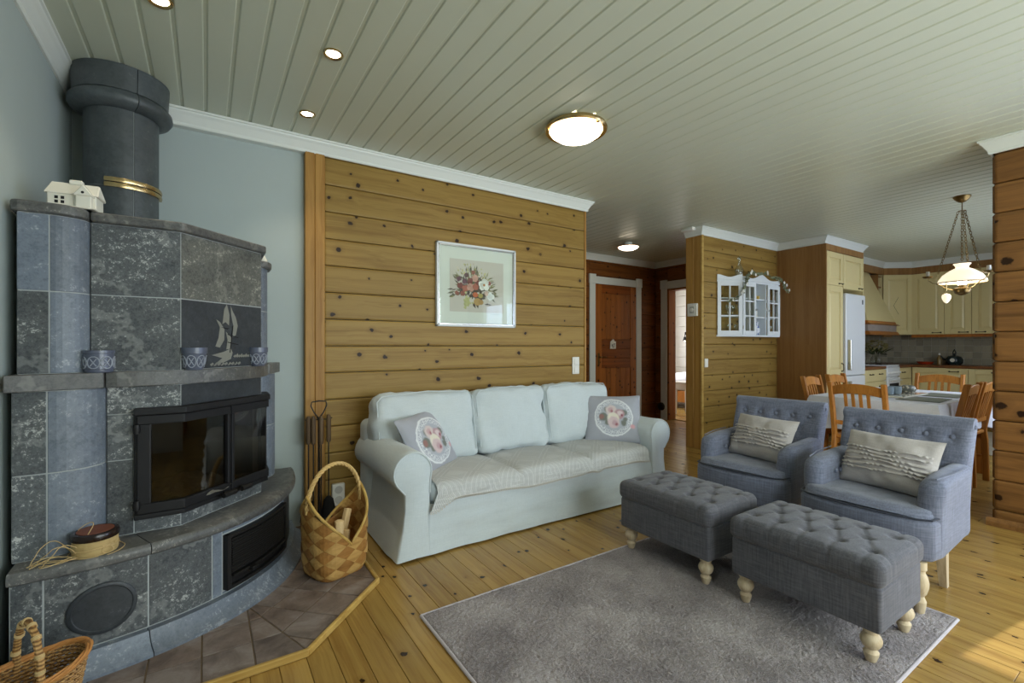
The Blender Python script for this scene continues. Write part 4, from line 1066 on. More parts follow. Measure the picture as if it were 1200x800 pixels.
def hem(x):
    t = (x - 1.1) / 1.9
    return 0.30 - 0.065 * math.exp(-((x - 1.13) / 0.07) ** 2) + 0.012 * math.sin(9 * t + 1) + 0.006 * math.sin(31 * t) - 0.02 * math.exp(-((x - 2.37) / 0.05) ** 2)
def throw_pt(u, v):
    x = 1.115 + 1.81 * u
    fold = 0.004 * fbm((x, v, 0), 9, 3)
    if v < 0.6:
        y = 2.98 - 0.44 * v / 0.6
        x2 = x + 0.0
        return (x2, y, seat_z(x2, y) + max(0, fold) + 0.002)
    s = (v - 0.6) / 0.4
    ztop = seat_z(x, 2.54)
    if s < 0.35:
        a = s / 0.35 * PI / 2
        return (x, 2.54 - 0.068 * math.sin(a), ztop - 0.055 * (1 - math.cos(a)) + fold)
    q = (s - 0.35) / 0.65
    zb = hem(x)
    xx = x - 0.05 * q * math.exp(-((x - 1.1) / 0.1) ** 2)
    return (xx, 2.472 - 0.012 * q - 0.008 * math.sin(17 * x) * q + fold, (ztop - 0.055) * (1 - q) + zb * q)
tw = MB().grid(110, 44, throw_pt)
th = thing('crochet_throw', 'cream crocheted bedspread laid over the sofa seat', 'throw', (2.03, 2.7, 0.47))
o = tw.obj('cloth', ct.m, th, smooth=True); o.location = (-2.03, -2.7, -0.47)
fr = MB()
for i in range(150):
    u = i / 149; p = Vector(throw_pt(u, 1.0))
    fr.tube([p + Vector((0.005 * math.cos(a), -0.001, 0.0055 * math.sin(a) - 0.004)) for a in [2 * PI * k / 7 for k in range(7)]], 0.0016, 4, closed=True)
o = fr.obj('lace_edging', plain('lace', S(206, 198, 186), 0.9), th); o.location = (-2.03, -2.7, -0.47)

# ------------------------------------------------------------------ pillows
def pillow_mesh(w, h, t, n=34, wr=0.004, k=0.0, mat=None, name='cover', ear=0.12):
    def side(sg):
        def f(u, v):
            a, b = 2 * u - 1, 2 * v - 1
            prof = max(0.0, (1 - abs(a) ** 2.6)) ** 0.55 * max(0.0, (1 - abs(b) ** 2.6)) ** 0.55
            pinch = 1 - ear * (1 - abs(b) ** 2) * abs(a) ** 2 * 0.5
            pinch2 = 1 - ear * (1 - abs(a) ** 2) * abs(b) ** 2 * 0.5
            x, z = a * w / 2 * pinch, b * h / 2 * pinch2
            d = prof * t / 2 + (wr * fbm((x, z, sg), 9, k) + wr * 0.6 * fbm((x, z, sg), 22, k)) * min(1, prof * 3)
            return (x, sg * d, z)
        return f
    return MB().grid(n, n, side(-1)).grid(n, n, side(1))
def floral():
    t = NT('floral_print')
    tc = t.n('TexCoord').outputs['Object']
    sx = t.n('SeparateXYZ', {0: tc}); X, Z = sx.outputs[0], sx.outputs[2]
    wob = t.noise(tc, 30, 3)
    def disk(cx, cz, r, soft=0.006, ell=1.0):
        dx = t.math('MULTIPLY', t.math('SUBTRACT', X, cx), ell); dz = t.math('SUBTRACT', Z, cz)
        d = t.math('SQRT', t.math('ADD', t.math('MULTIPLY', dx, dx), t.math('MULTIPLY', dz, dz)))
        d = t.math('ADD', d, t.math('MULTIPLY', t.math('SUBTRACT', wob, 0.5), 0.022))
        return t.math('SUBTRACT', 1.0, t.math('DIVIDE', t.math('SUBTRACT', d, r - soft), soft * 2), True) if False else t.ramp(d, [(max(0, r - soft), 1.0), (r + soft, 0.0)])
    c = t.mix(t.noise(tc, 7, 4), S(150, 152, 162), S(176, 178, 186))
    c = t.mix(disk(0, 0, 0.158, 0.003), c, S(226, 228, 230)); c = t.mix(disk(0, 0, 0.147, 0.003), c, S(172, 176, 186))
    lace = t.n('TexVoronoi', {'Vector': tc, 'Scale': 55.0}, feature='DISTANCE_TO_EDGE').outputs['Distance']
    lm = t.math('MULTIPLY', t.math('SUBTRACT', disk(0, 0, 0.145), disk(0, 0, 0.112)), t.ramp(lace, [(0.05, 1.0), (0.12, 0.0)]))
    c = t.mix(lm, c, S(216, 218, 220))
    for cx, cz, r in ((-0.085, 0.0, 0.035), (-0.05, 0.06, 0.026), (0.085, 0.035, 0.026), (-0.05, -0.045, 0.026), (0.075, -0.05, 0.022), (0.09, -0.02, 0.018)): c = t.mix(disk(cx, cz, r), c, S(116, 120, 112))
    for cx, cz, r, col in ((-0.02, 0.055, 0.046, S(208, 194, 192)), (0.045, 0.025, 0.042, S(182, 146, 152)), (-0.005, -0.01, 0.048, S(224, 216, 200)), (-0.005, -0.045, 0.048, S(208, 186, 188)), (-0.1, 0.0, 0.02, S(150, 110, 104)), (0.15, -0.075, 0.018, S(210, 160, 165)), (0.05, 0.03, 0.022, S(214, 196, 198)), (-0.025, 0.06, 0.022, S(196, 166, 168)), (0.005, -0.05, 0.022, S(190, 158, 164)), (0.02, -0.06, 0.012, S(150, 84, 96)), (0.065, 0.015, 0.01, S(140, 70, 84)), (-0.015, 0.05, 0.009, S(160, 100, 108))):
        c = t.mix(disk(cx, cz, r), c, col)
    t.p(Base_Color=c, Roughness=0.75, Sheen_Weight=0.15)
    t.bump(t.noise(tc, 200, 2), 0.1, 0.002)
    return t.m
m_floral = floral()
def place_pillow(name, label, cat, loc, w, h, t, rz, tilt, roll, mat, group=None, wr=0.004, k=0.0, ear=0.12):
    p = thing(name, label, cat, loc, 0, group)
    p.rotation_euler = (Matrix.Rotation(rz, 4, 'Z') @ Matrix.Rotation(tilt, 4, 'X') @ Matrix.Rotation(roll, 4, 'Y')).to_euler()
    o = pillow_mesh(w, h, t, wr=wr, k=k, ear=ear).obj('cover', mat, p, smooth=True, angle=2.8)
    return p
place_pillow('floral_pillow', 'grey pillow with rose wreath print standing upright against the sofa back', 'pillow', (2.85, 2.79, 0.585), 0.48, 0.42, 0.14, -0.66, -0.42, 0.0, m_floral, 'floral pillows on the sofa', k=1)
place_pillow('floral_pillow', 'grey pillow with rose wreath print tipped askew over the sofa arm', 'pillow', (1.215, 2.85, 0.565), 0.43, 0.43, 0.13, 0.52, -0.46, -0.12, m_floral, 'floral pillows on the sofa', k=7)

# ------------------------------------------------------------------ rug
rt = NT('shag_rug')
v = rt.coords(False)
a = rt.noise(v, 3.2, 4, 0.6); b = rt.noise(v, 240, 2, 0.6); c = rt.noise(v, 90, 3, 0.7)
f = rt.math('ADD', rt.math('MULTIPLY', a, 0.45), rt.math('ADD', rt.math('MULTIPLY', b, 0.3), rt.math('MULTIPLY', c, 0.25)))
rt.p(Base_Color=rt.ramp(f, [(0.40, S(104, 94, 96)), (0.5, S(142, 132, 132)), (0.60, S(176, 167, 166))]), Roughness=0.95, Sheen_Weight=0.25)
rt.bump(rt.math('ADD', b, c), 0.7, 0.01)
RX0, RX1, RY0, RY1 = 0.792, 2.735, 0.622, 1.935
rug = thing('rug', 'rectangular mauve-grey shaggy rug on the plank floor', 'rug', ((RX0 + RX1) / 2, (RY0 + RY1) / 2, 0))
rr = random.Random(3)
nx, ny = 300, 204
def rug_pt(u, v):
    x, y = (u - 0.5) * (RX1 - RX0), (v - 0.5) * (RY1 - RY0)
    e = min(u, 1 - u, (v) * 0.7, (1 - v) * 0.7) * (RX1 - RX0)
    if e < 1e-6: return (x, y, 0.001)
    return (x + rr.uniform(-0.002, 0.002), y + rr.uniform(-0.002, 0.002), min(0.013, 0.003 + e * 1.2) + rr.uniform(-0.0028, 0.0028) + 0.002 * fbm((x, y, 0), 14))
MB().grid(nx, ny, rug_pt).obj('pile', rt.m, rug, smooth=True, angle=3.0)
bnd = MB(); X_, Y_ = (RX1 - RX0) / 2, (RY1 - RY0) / 2
for q in (((-X_, -Y_), (X_, -Y_)), ((X_, -Y_), (X_, Y_)), ((X_, Y_), (-X_, Y_)), ((-X_, Y_), (-X_, -Y_))):
    bnd.tube([(q[0][0], q[0][1], 0.007), (q[1][0], q[1][1], 0.007)], 0.0065, 8)
bnd.obj('binding', fabric('rug_binding', S(176, 166, 170), S(200, 192, 196)), rug, smooth=True)

# ------------------------------------------------------------------ ottomans
LEGP = [(0.014, 0.0), (0.017, 0.004), (0.024, 0.028), (0.026, 0.04), (0.019, 0.05), (0.017, 0.054), (0.026, 0.062), (0.034, 0.078), (0.036, 0.092), (0.031, 0.108), (0.022, 0.118), (0.022, 0.124), (0.028, 0.128), (0.028, 0.15)]
leg_me = MB().lathe(LEGP, (0, 0, 0), 22).mesh('leg', m_leg, smooth=True)
def tuft(px, py, btns, links, dr=0.021, dd=0.019, cr=0.009, cdp=0.0055):
    z = 0.0
    for bx, by in btns:
        d2 = (px - bx) ** 2 + (py - by) ** 2
        if d2 < 0.006: z -= dd * math.exp(-d2 / dr ** 2)
    for (ax, ay), (bx, by) in links:
        vx, vy = bx - ax, by - ay; L = vx * vx + vy * vy
        t = max(0, min(1, ((px - ax) * vx + (py - ay) * vy) / L)); d2 = (px - ax - vx * t) ** 2 + (py - ay - vy * t) ** 2
        if d2 < 0.002: z = min(z, -cdp * math.exp(-d2 / cr ** 2)) if z > -cdp else z
    return z
def make_ottoman():
    o = thing('ottoman', '', 'ottoman')
    hx, hy = 0.211, 0.289
    def wr(p, n, u): return wrinkle(p, n, 0.0015, 9)
    MB().rbox((-hx, -hy, 0.128), (hx, hy, 0.30), 0.014, (9, 9, 9), wr).obj('box_body', m_linen_dk, o, smooth=True)
    rows = []
    for r, cnt in ((-0.115, 5), (0.0, 4), (0.115, 5)):
        sp_ = 0.115
        rows.append([(r, (i - (cnt - 1) / 2) * sp_) for i in range(cnt)])
    btns = [b for r in rows for b in r]; links = []
    for i in range(2):
        for p in rows[i]:
            for q in rows[i + 1]:
                if abs(abs(p[1] - q[1]) - 0.0575) < 0.01: links.append((p, q))
    for p in rows[0]: links.append((p, (-hx - 0.02, p[1])))
    for p in rows[2]: links.append((p, (hx + 0.02, p[1])))
    for q in (rows[0][0], rows[2][0]): links.append((q, (q[0] * 1.2, -hy - 0.02)))
    for q in (rows[0][-1], rows[2][-1]): links.append((q, (q[0] * 1.2, hy + 0.02)))
    LX, LY = hx + 0.012, hy + 0.012
    def d(p, n, u):
        if n.z > 0.05 or (u[2] > 0.99):
            dome = 0.015 * (1 - u[0] ** 2) ** 0.7 * (1 - u[1] ** 2) ** 0.7 if abs(u[0]) < 1 and abs(u[1]) < 1 else 0
            t = tuft(p.x, p.y, btns, links)
            return p + Vector((0, 0, dome + t))
        t = tuft(p.x * 1.0, p.y, [], links, cdp=0.004) * max(0, u[2] * 0.5 + 0.5)
        return p + n * t
    MB().rbox((-LX, -LY, 0.292), (LX, LY, 0.395), 0.034, (54, 72, 10), d).obj('lid', m_linen_dk, o, smooth=True, angle=2.5)
    bm_ = MB().lathe([(0.0, 0.006), (0.006, 0.005), (0.0095, 0.0015), (0.0095, -0.003)], (0, 0, 0), 12, closed=False).mesh('button', m_linen_dk, smooth=True)
    for bx, by in btns:
        u0, u1 = bx / LX, by / LY
        z = 0.395 + 0.015 * (1 - u0 ** 2) ** 0.7 * (1 - u1 ** 2) ** 0.7 - 0.0185
        link('button', bm_, o, (bx, by, z))
    for sx in (-1, 1):
        for sy in (-1, 1): link('leg', leg_me, o, (sx * (hx - 0.045), sy * (hy - 0.045), 0.0)).scale = (1, 1, 0.9)
    return o
ot1 = make_ottoman(); ot1['group'] = 'tufted ottomans on the rug'
ot1.location = (2.263, 0.963, 0.011); ot1['label'] = 'grey button-tufted ottoman before the armchair that faces the rug corner'
ot2 = copy_tree(ot1); ot2.location = (2.255, 1.652, 0.011); ot2['label'] = 'grey button-tufted ottoman beside the end of the sofa'

# ------------------------------------------------------------------ armchairs
def make_armchair():
    c = thing('armchair', '', 'armchair')
    HW = 0.285
    zb, zs = 0.245, 0.425
    out = [(-0.17, -0.255), (-0.10, -0.272), (0.24, -HW), (0.325, -HW + 0.012), (0.36, -0.225), (0.382, -0.12), (0.39, 0.0)]
    outline = out + [(x_, -y_) for x_, y_ in reversed(out[:-1])]
    MB().prism(outline, zb, zs).obj('seat_base', m_linen, c, smooth=True, bevel=0.022, seg=3)
    inn = [(0.25, -0.272), (0.318, -0.262), (0.35, -0.215), (0.371, -0.115), (0.378, 0.0)]
    front = inn + [(x_, -y_) for x_, y_ in reversed(inn[:-1])]
    def seat_pt(u, v):
        s = (2 * u - 1); yy = s * 0.272
        # front limit for this y
        xf = 0.378
        for (x1, y1), (x2, y2) in zip(front[:-1], front[1:]):
            if y1 <= yy <= y2: xf = x1 + (x2 - x1) * (yy - y1) / max(1e-6, y2 - y1)
        x_ = -0.12 + (xf + 0.12) * v
        e = min(1.0, (1 - v) / 0.12) if v > 0.5 else 1.0; e2 = min(1.0, (1 - abs(s)) / 0.1)
        return (x_, yy, zs + 0.004 + 0.034 * math.sqrt(max(0, 1 - (1 - e) ** 2)) * math.sqrt(max(0, 1 - (1 - e2) ** 2)) + 0.012 * (1 - s * s) * v + 0.002 * fbm((x_, yy, 0), 12))
    MB().grid(30, 26, seat_pt).obj('seat_cushion', m_linen, c, smooth=True, angle=2.0)
    MB().tube([(x_ + 0.008, y_ * 1.02, zs + 0.006) for x_, y_ in front], 0.0045, 7).obj('piping', m_piping, c, smooth=True)
    for s in (-1, 1):
        def d(p, n, u, s=s):
            hz = max(0.0, (p.z - 0.42) / 0.18)
            p = Vector(p)
            p.y += s * 0.010 * hz
            if u[0] > 0: p.x -= 0.030 * hz * hz * u[0]; p.z -= 0.016 * max(0, u[0]) ** 2 * (1 if u[2] > 0 else 0)
            if u[2] > 0: p.z += 0.010 * (1 - u[0]) * 0.5
            return wrinkle(p, n, 0.0015, 10, s)
        y0, y1 = (0.188, HW) if s > 0 else (-HW, -0.188)
        a = MB().rbox((-0.20, y0, 0.25), (0.29, y1, 0.605), 0.042, (16, 10, 14), d).obj('arm', m_linen, c, smooth=True, angle=2.5)
        for q in range(3): link('button', btn_me, a, (0.02 + q * 0.05, s * 0.184, 0.52)).rotation_euler = (s * PI / 2, 0, 0)
        MB().tube([(0.252, s * 0.262, 0.60), (0.1, s * 0.288, 0.607), (-0.08, s * 0.292, 0.612)], 0.003, 6).obj('piping', m_linen, a, smooth=True)
    # reclined back with a scroll
    sec = [(-0.085, 0.40), (-0.10, 0.46), (-0.125, 0.53), (-0.15, 0.60), (-0.178, 0.67), (-0.203, 0.73), (-0.222, 0.775)]
    cx_, cz_, r_ = -0.256, 0.789, 0.044
    for i in range(9):
        a = 0.35 + 3.3 * i / 8
        sec.append((cx_ + r_ * math.cos(a), cz_ + r_ * math.sin(a)))
    sec += [(-0.285, 0.735), (-0.265, 0.66), (-0.245, 0.55), (-0.225, 0.42), (-0.205, 0.30), (-0.185, 0.255)]
    fine = []
    for i in range(len(sec) - 1):
        m = 3 if i < 6 else 1
        for j in range(m): fine.append(tuple(Vector(sec[i]).lerp(Vector(sec[i + 1]), j / m)))
    fine.append(sec[-1]); nf = len(fine); nface = 19
    rows = [(0.735, 5), (0.655, 4), (0.575, 5), (0.50, 4)]
    btns = [[((i - (n_ - 1) / 2) * 0.105, z_) for i in range(n_)] for z_, n_ in rows]
    links = []
    for i in range(3):
        for p in btns[i]:
            for q in btns[i + 1]:
                if abs(p[0] - q[0]) < 0.06: links.append((p, q))
    flat = [b for r in btns for b in r]
    def back_pt(u, v):
        s = 2 * u - 1; i = round(v * (nf - 1)); x_, z_ = fine[i]
        w = 0.272 + 0.012 * max(0, (z_ - 0.5) / 0.3)
        if z_ < 0.62 and i < nface: w = 0.262
        y_ = s * w
        bulge = 0.0
        if i < nface:
            e = min(1.0, (1 - abs(s)) / 0.12)
            bulge = 0.016 * math.sqrt(max(0, 1 - (1 - e) ** 2)) + tuft(y_, z_, flat, links, 0.022, 0.02, 0.009, 0.008)
        elif i > nface + 8:
            bulge = -0.02 * (1 - abs(s) ** 4)
        return (x_ + bulge, y_, z_)
    bk_ = MB().grid(65, nf, back_pt)
    bk_.f += [tuple(j * 65 for j in range(nf)), tuple(j * 65 + 64 for j in range(nf - 1, -1, -1))]
    b = bk_.obj('backrest', m_linen, c, smooth=True, angle=0.9)
    for r in btns:
        for y_, z_ in r:
            x_ = -0.10 - (z_ - 0.46) * 0.372
            link('button', btn_me, b, (x_ + 0.001, y_, z_)).rotation_euler = (0, PI / 2 - 0.35, 0)
    for s in (-1, 1): link('scroll_button', btn_me, b, (cx_, s * 0.2845, cz_)).rotation_euler = (-s * PI / 2, 0, 0)
    for s in (-1, 1):
        g = link('leg', leg_me, c, (0.33, s * 0.225, 0)); g.scale = (0.95, 0.95, 1.62)
        pts = [(-0.055 - 0.035 * (1 - t) ** 1.8, s * 0.205, 0.26 * t) for t in [i / 8 for i in range(9)]]
        sb = MB(); vs = []
        for i, p in enumerate(pts):
            w = 0.015 + 0.008 * i / 8
            vs += [(p[0] - w, p[1] - w, p[2]), (p[0] + w, p[1] - w, p[2]), (p[0] + w, p[1] + w, p[2]), (p[0] - w, p[1] + w, p[2])]
        fs = [(4 * i + a, 4 * i + (a + 1) % 4, 4 * i + 4 + (a + 1) % 4, 4 * i + 4 + a) for i in range(8) for a in range(4)] + [(3, 2, 1, 0), (32, 33, 34, 35)]
        sb.add(vs, fs).obj('rear_leg', m_leg, c)
    return c
btn_me = MB().lathe([(0.0, 0.007), (0.008, 0.006), (0.0125, 0.002), (0.0125, -0.004)], (0, 0, 0), 14, closed=False).mesh('button', m_linen, smooth=True)
ac2 = make_armchair(); ac2['group'] = 'tufted armchairs'
ac2.location = (2.985, 0.955, 0.0); ac2.rotation_euler = (0, 0, PI); ac2['label'] = 'blue-grey tufted armchair beside the log partition'
ac1 = copy_tree(ac2); ac1.location = (3.08, 1.66, 0.0); ac1.rotation_euler = (0, 0, PI + 0.07); ac1['label'] = 'blue-grey tufted armchair beside the end of the sofa'
def ruffle_cushion(label, loc, rz, tilt, roll, k):
    p = place_pillow('ruffled_cushion', label, 'cushion', loc, 0.43, 0.29, 0.13, rz, tilt, roll, m_beige, 'beige ruffled cushions', wr=0.013, k=k, ear=0.1)
    cov = p.children[0]
    for q, z0 in enumerate((-0.058, -0.036, -0.014, 0.008, 0.03, 0.05)):
        def f(u, v):
            x = (2 * u - 1) * 0.195
            a, b = x / 0.215, (z0) / 0.145
            d = 0.065 * max(0, (1 - abs(a) ** 2.6)) ** 0.55 * max(0, (1 - abs(b) ** 2.6)) ** 0.55
            wv = 0.003 * math.sin(150 * x + 4 * math.sin(41 * x + q) + q * 2)
            return (x, -(d + 0.002 + v * (0.008 + wv)), z0 + 0.005 * math.sin(17 * x + q) - v * 0.011 + v * wv)
        MB().grid(80, 3, f).obj('ruffle', m_beige, cov, smooth=True)
    return p
ruffle_cushion('beige ruffled cushion in the armchair beside the log partition', (2.945, 0.935, 0.60), -PI / 2 - 0.16, -0.42, 0.0, 2)
ruffle_cushion('beige ruffled cushion in the armchair beside the end of the sofa', (3.035, 1.64, 0.60), -PI / 2 - 0.16, -0.46, 0.0, 9)

# ------------------------------------------------------------------ framed picture, sockets and switches on the log wall
pic = thing('framed_picture', 'framed print of a flower bouquet hanging on the log wall', 'picture', (1.84, YB, 1.68))
PW, PH = 0.365, 0.328
for a, b in (((-PW, -0.03, -PH), (-PW + 0.014, 0, PH)), ((PW - 0.014, -0.03, -PH), (PW, 0, PH)), ((-PW, -0.03, -PH), (PW, 0, -PH + 0.014)), ((-PW, -0.03, PH - 0.014), (PW, 0, PH))):
    MB().box(a, b).obj('frame_outer', m_cabwhite, pic, bevel=0.002)
for a, b in (((-PW + 0.014, -0.026, -PH + 0.014), (-PW + 0.026, 0, PH - 0.014)), ((PW - 0.026, -0.026, -PH + 0.014), (PW - 0.014, 0, PH - 0.014)), ((-PW + 0.014, -0.026, -PH + 0.014), (PW - 0.014, 0, -PH + 0.026)), ((-PW + 0.014, -0.026, PH - 0.026), (PW - 0.014, 0, PH - 0.014))):
    MB().box(a, b).obj('frame_inner', m_steel, pic, bevel=0.002)
MB().box((-PW + 0.02, -0.012, -PH + 0.02), (PW - 0.02, -0.004, PH - 0.02)).obj('mount', m_paper, pic)
def printed_bouquet(par):
    """flat printed flowers and leaves, one colour attribute, a hair above the paper"""
    R2 = random.Random(4); V, F, C = [], [], []
    lay = [0]
    def poly(pts, col):
        k = len(V); lay[0] += 1; y = -0.0142 - lay[0] * 1.2e-6
        V.extend((x, y, z) for x, z in pts); F.append(tuple(range(k, k + len(pts)))); C.append(col)
    def leaf(x, z, a, L, w, col):
        dx, dz = math.cos(a), math.sin(a); poly([(x, z), (x + dx * L * 0.45 - dz * w, z + dz * L * 0.45 + dx * w), (x + dx * L, z + dz * L), (x + dx * L * 0.45 + dz * w, z + dz * L * 0.45 - dx * w)], col)
    def vary(c, k=0.25):
        f = 1 + R2.uniform(-k, k); return tuple(max(0, min(1, q * f)) for q in c[:3]) + (1,)
    def flower(x, z, r, col, n=6, centre=None):
        for ring, rr_ in ((1.0, 1.0), (0.62, 0.82)):
            for i in range(n):
                a = 2 * PI * i / n + R2.random(); c_ = vary(col, 0.18); q = []
                for t in range(7):
                    b = 2 * PI * t / 7; q.append((x + r * ring * 0.5 * math.cos(a) + r * 0.48 * rr_ * math.cos(b) * R2.uniform(0.85, 1.1), z + r * ring * 0.5 * math.sin(a) + r * 0.48 * rr_ * math.sin(b) * R2.uniform(0.85, 1.1)))
                poly(q, c_)
        if centre: poly([(x + r * 0.2 * math.cos(2 * PI * t / 8), z + r * 0.2 * math.sin(2 * PI * t / 8)) for t in range(8)], centre)
    cx, cz = -0.035, -0.035
    greens = [S(110, 112, 62), S(84, 88, 52), S(142, 140, 84), S(96, 92, 70), S(70, 60, 44)]
    for i in range(170):
        a = R2.uniform(-0.35, PI + 0.35); r = R2.uniform(0.02, 0.15)
        leaf(cx + r * math.cos(a) * 1.15, cz + r * math.sin(a) * 0.95, a + R2.uniform(-0.6, 0.6), R2.uniform(0.03, 0.065), R2.uniform(0.003, 0.007), vary(R2.choice(greens)))
    for i in range(40):
        a = R2.uniform(0.2, 2.2); r = R2.uniform(0.13, 0.2); x, z = cx + r * math.cos(a) * 0.9 - 0.03, cz + r * math.sin(a)
        poly([(x + 0.006 * math.cos(b), z + 0.008 * math.sin(b)) for b in [0, 1.2, 2.4, 3.6, 4.8]], vary(R2.choice([S(198, 190, 130), S(176, 170, 110), S(206, 190, 168)])))
    for i in range(60):
        a = R2.uniform(0, 2 * PI); r = R2.uniform(0, 0.085); leaf(cx + 0.01 + r * math.cos(a) * 1.2, cz + r * math.sin(a), R2.uniform(0, 6.28), 0.05, 0.012, vary(S(66, 54, 46)))
    cols = [S(122, 46, 44), S(96, 54, 76), S(176, 96, 78), S(204, 154, 136), S(150, 74, 62), S(92, 50, 62)]
    for x, z, r, c in ((-0.15, 0.045, 0.022, 1), (-0.09, 0.075, 0.02, 5), (-0.14, 0.0, 0.026, 0), (-0.105, 0.03, 0.022, 1), (-0.06, 0.035, 0.026, 0), (-0.1, -0.02, 0.028, 2), (-0.035, 0.1, 0.018, 4), (-0.02, 0.06, 0.03, 3), (0.1, 0.03, 0.016, 4), (-0.165, -0.055, 0.018, 4), (-0.055, -0.01, 0.034, 3), (-0.015, 0.0, 0.028, 2), (0.01, 0.025, 0.024, 0), (-0.12, -0.055, 0.022, 4)): flower(x, z, r, cols[c], 6)
    flower(0.055, 0.015, 0.05, S(234, 234, 226), 5, S(186, 130, 70)); flower(0.11, -0.065, 0.034, S(228, 230, 226), 6); flower(0.075, -0.045, 0.02, S(214, 186, 170), 6)
    for i in range(34): 
        x, z = -0.085 + R2.gauss(0, 0.016), -0.115 + R2.gauss(0, 0.02); poly([(x + 0.0085 * math.cos(2 * PI * t / 9), z + 0.0085 * math.sin(2 * PI * t / 9)) for t in range(9)], vary(S(186, 186, 124), 0.15))
    for x, z, r, c in ((-0.018, -0.06, 0.022, S(204, 104, 58)), (0.025, -0.065, 0.02, S(172, 160, 84)), (0.0, -0.11, 0.032, S(184, 148, 84)), (0.028, -0.112, 0.022, S(170, 134, 72))): poly([(x + r * math.cos(2 * PI * t / 14), z + r * 0.85 * math.sin(2 * PI * t / 14)) for t in range(14)], c)
    for i in range(12): leaf(0.07 + 0.012 * R2.random() * i * 0.4, -0.13, R2.uniform(0, PI), 0.014, 0.004, S(62, 58, 64))
    me = bpy.data.meshes.new('printed_bouquet'); me.from_pydata(V, [], F)
    ca = me.color_attributes.new('ink', 'FLOAT_COLOR', 'CORNER'); k = 0
    for p, c in zip(me.polygons, C):
        for li in p.loop_indices: ca.data[li].color = c
    t = NT('printing_ink'); at = t.n('VertexColor', layer_name='ink').outputs[0]
    t.p(Base_Color=t.mix(t.noise(t.coords(False), 70, 3), at, t.mix(0.2, at, S(210, 200, 185))), Roughness=0.75)
    me.materials.append(t.m)
    o = link('printed_bouquet', me, par); o['kind'] = 'stuff'; o.scale = (1.12, 1.0, 1.12)
pr = MB().box((-0.198, -0.0112, -0.167), (0.198, -0.0088, 0.167)).obj('print', plain('print_ground', S(208, 200, 188), 0.7, var=0.05, nscale=6), pic); pr.scale = (1.25, 1.25, 1.25)
printed_bouquet(pic)
for i in range(4): MB().box((0.14 + 0.018 * i, -0.0126, -0.222 - 0.002 * (i % 2)), (0.152 + 0.018 * i, -0.0122, -0.22)).obj('signature', m_dark, pic)
MB().box((-PW + 0.02, -0.020, -PH + 0.02), (PW - 0.02, -0.018, PH - 0.02)).obj('glass', m_glass, pic)
sock = thing('wall_socket', 'white double power socket low on the log wall beside the fire irons', 'socket', (0.752, YB, 0.185))
MB().rbox((-0.042, -0.03, -0.075), (0.042, 0, 0.075), 0.008, (8, 8, 8)).obj('plate', m_plastic, sock, smooth=True)
for z in (-0.034, 0.034):
    e = MB().lathe([(0.026, -0.0315), (0.026, -0.024), (0.022, -0.0235), (0.0, -0.0235)], (0, 0, z), 24, 'y').obj('outlet', plain('outlet_grey', S(196, 194, 186), 0.4), sock, smooth=True)
    for s in (-1, 1): MB().lathe([(0, -0.0245), (0.003, -0.024)], (s * 0.0095, 0, z), 8, 'y').obj('pin_hole', m_dark, e)
sw = thing('light_switch', 'white double light switch on the log wall near the hallway', 'switch', (2.895, YB, 1.015))
MB().rbox((-0.042, -0.014, -0.08), (0.042, 0, 0.08), 0.005, (8, 8, 8)).obj('plate', m_plastic, sw, smooth=True)
for z in (-0.037, 0.037): MB().box((-0.024, -0.02, z - 0.03), (0.024, -0.013, z + 0.03)).obj('rocker', m_plastic, sw, bevel=0.004)

# ------------------------------------------------------------------ splint basket with firewood
bsk = thing('splint_basket', 'plaited wood-splint basket with arched handle beside the hearth', 'basket', (0.565, 2.555, 0.024), 0.38)
sp_m = [wood('splint_%d' % i, c1, c2, 0, rough=0.5, var=0.12) for i, (c1, c2) in enumerate(((S(196, 156, 92), S(160, 118, 62)), (S(166, 118, 62), S(128, 86, 40))))]
BR, BH = 0.150, 0.40
def bshape(th, h, off=0.0):
    n = 3.6 - 1.2 * min(1, h / 0.3)
    r = BR * (0.92 + 0.12 * min(1, h / 0.3)) + off
    c, s = math.cos(th), math.sin(th)
    k = (abs(c) ** n + abs(s) ** n) ** (-1 / n)
    rd = 0.02 * math.exp(-h / 0.02)
    return (c * k * (r - rd) * 1.0, s * k * (r - rd) * 0.92, h)
def rim_h(th):
    # high where the handle lands (th = 0, pi), deep V in between
    a = abs(((th % PI) / (PI / 2)) - 1)          # 0 at the V, 1 at the handle
    return 0.165 + 0.255 * a ** 0.95
NS = 18
MB().prism([bshape(2 * PI * i / 32, 0.0)[:2] for i in range(32)], 0.0, 0.006).obj('bottom', sp_m[1], bsk)
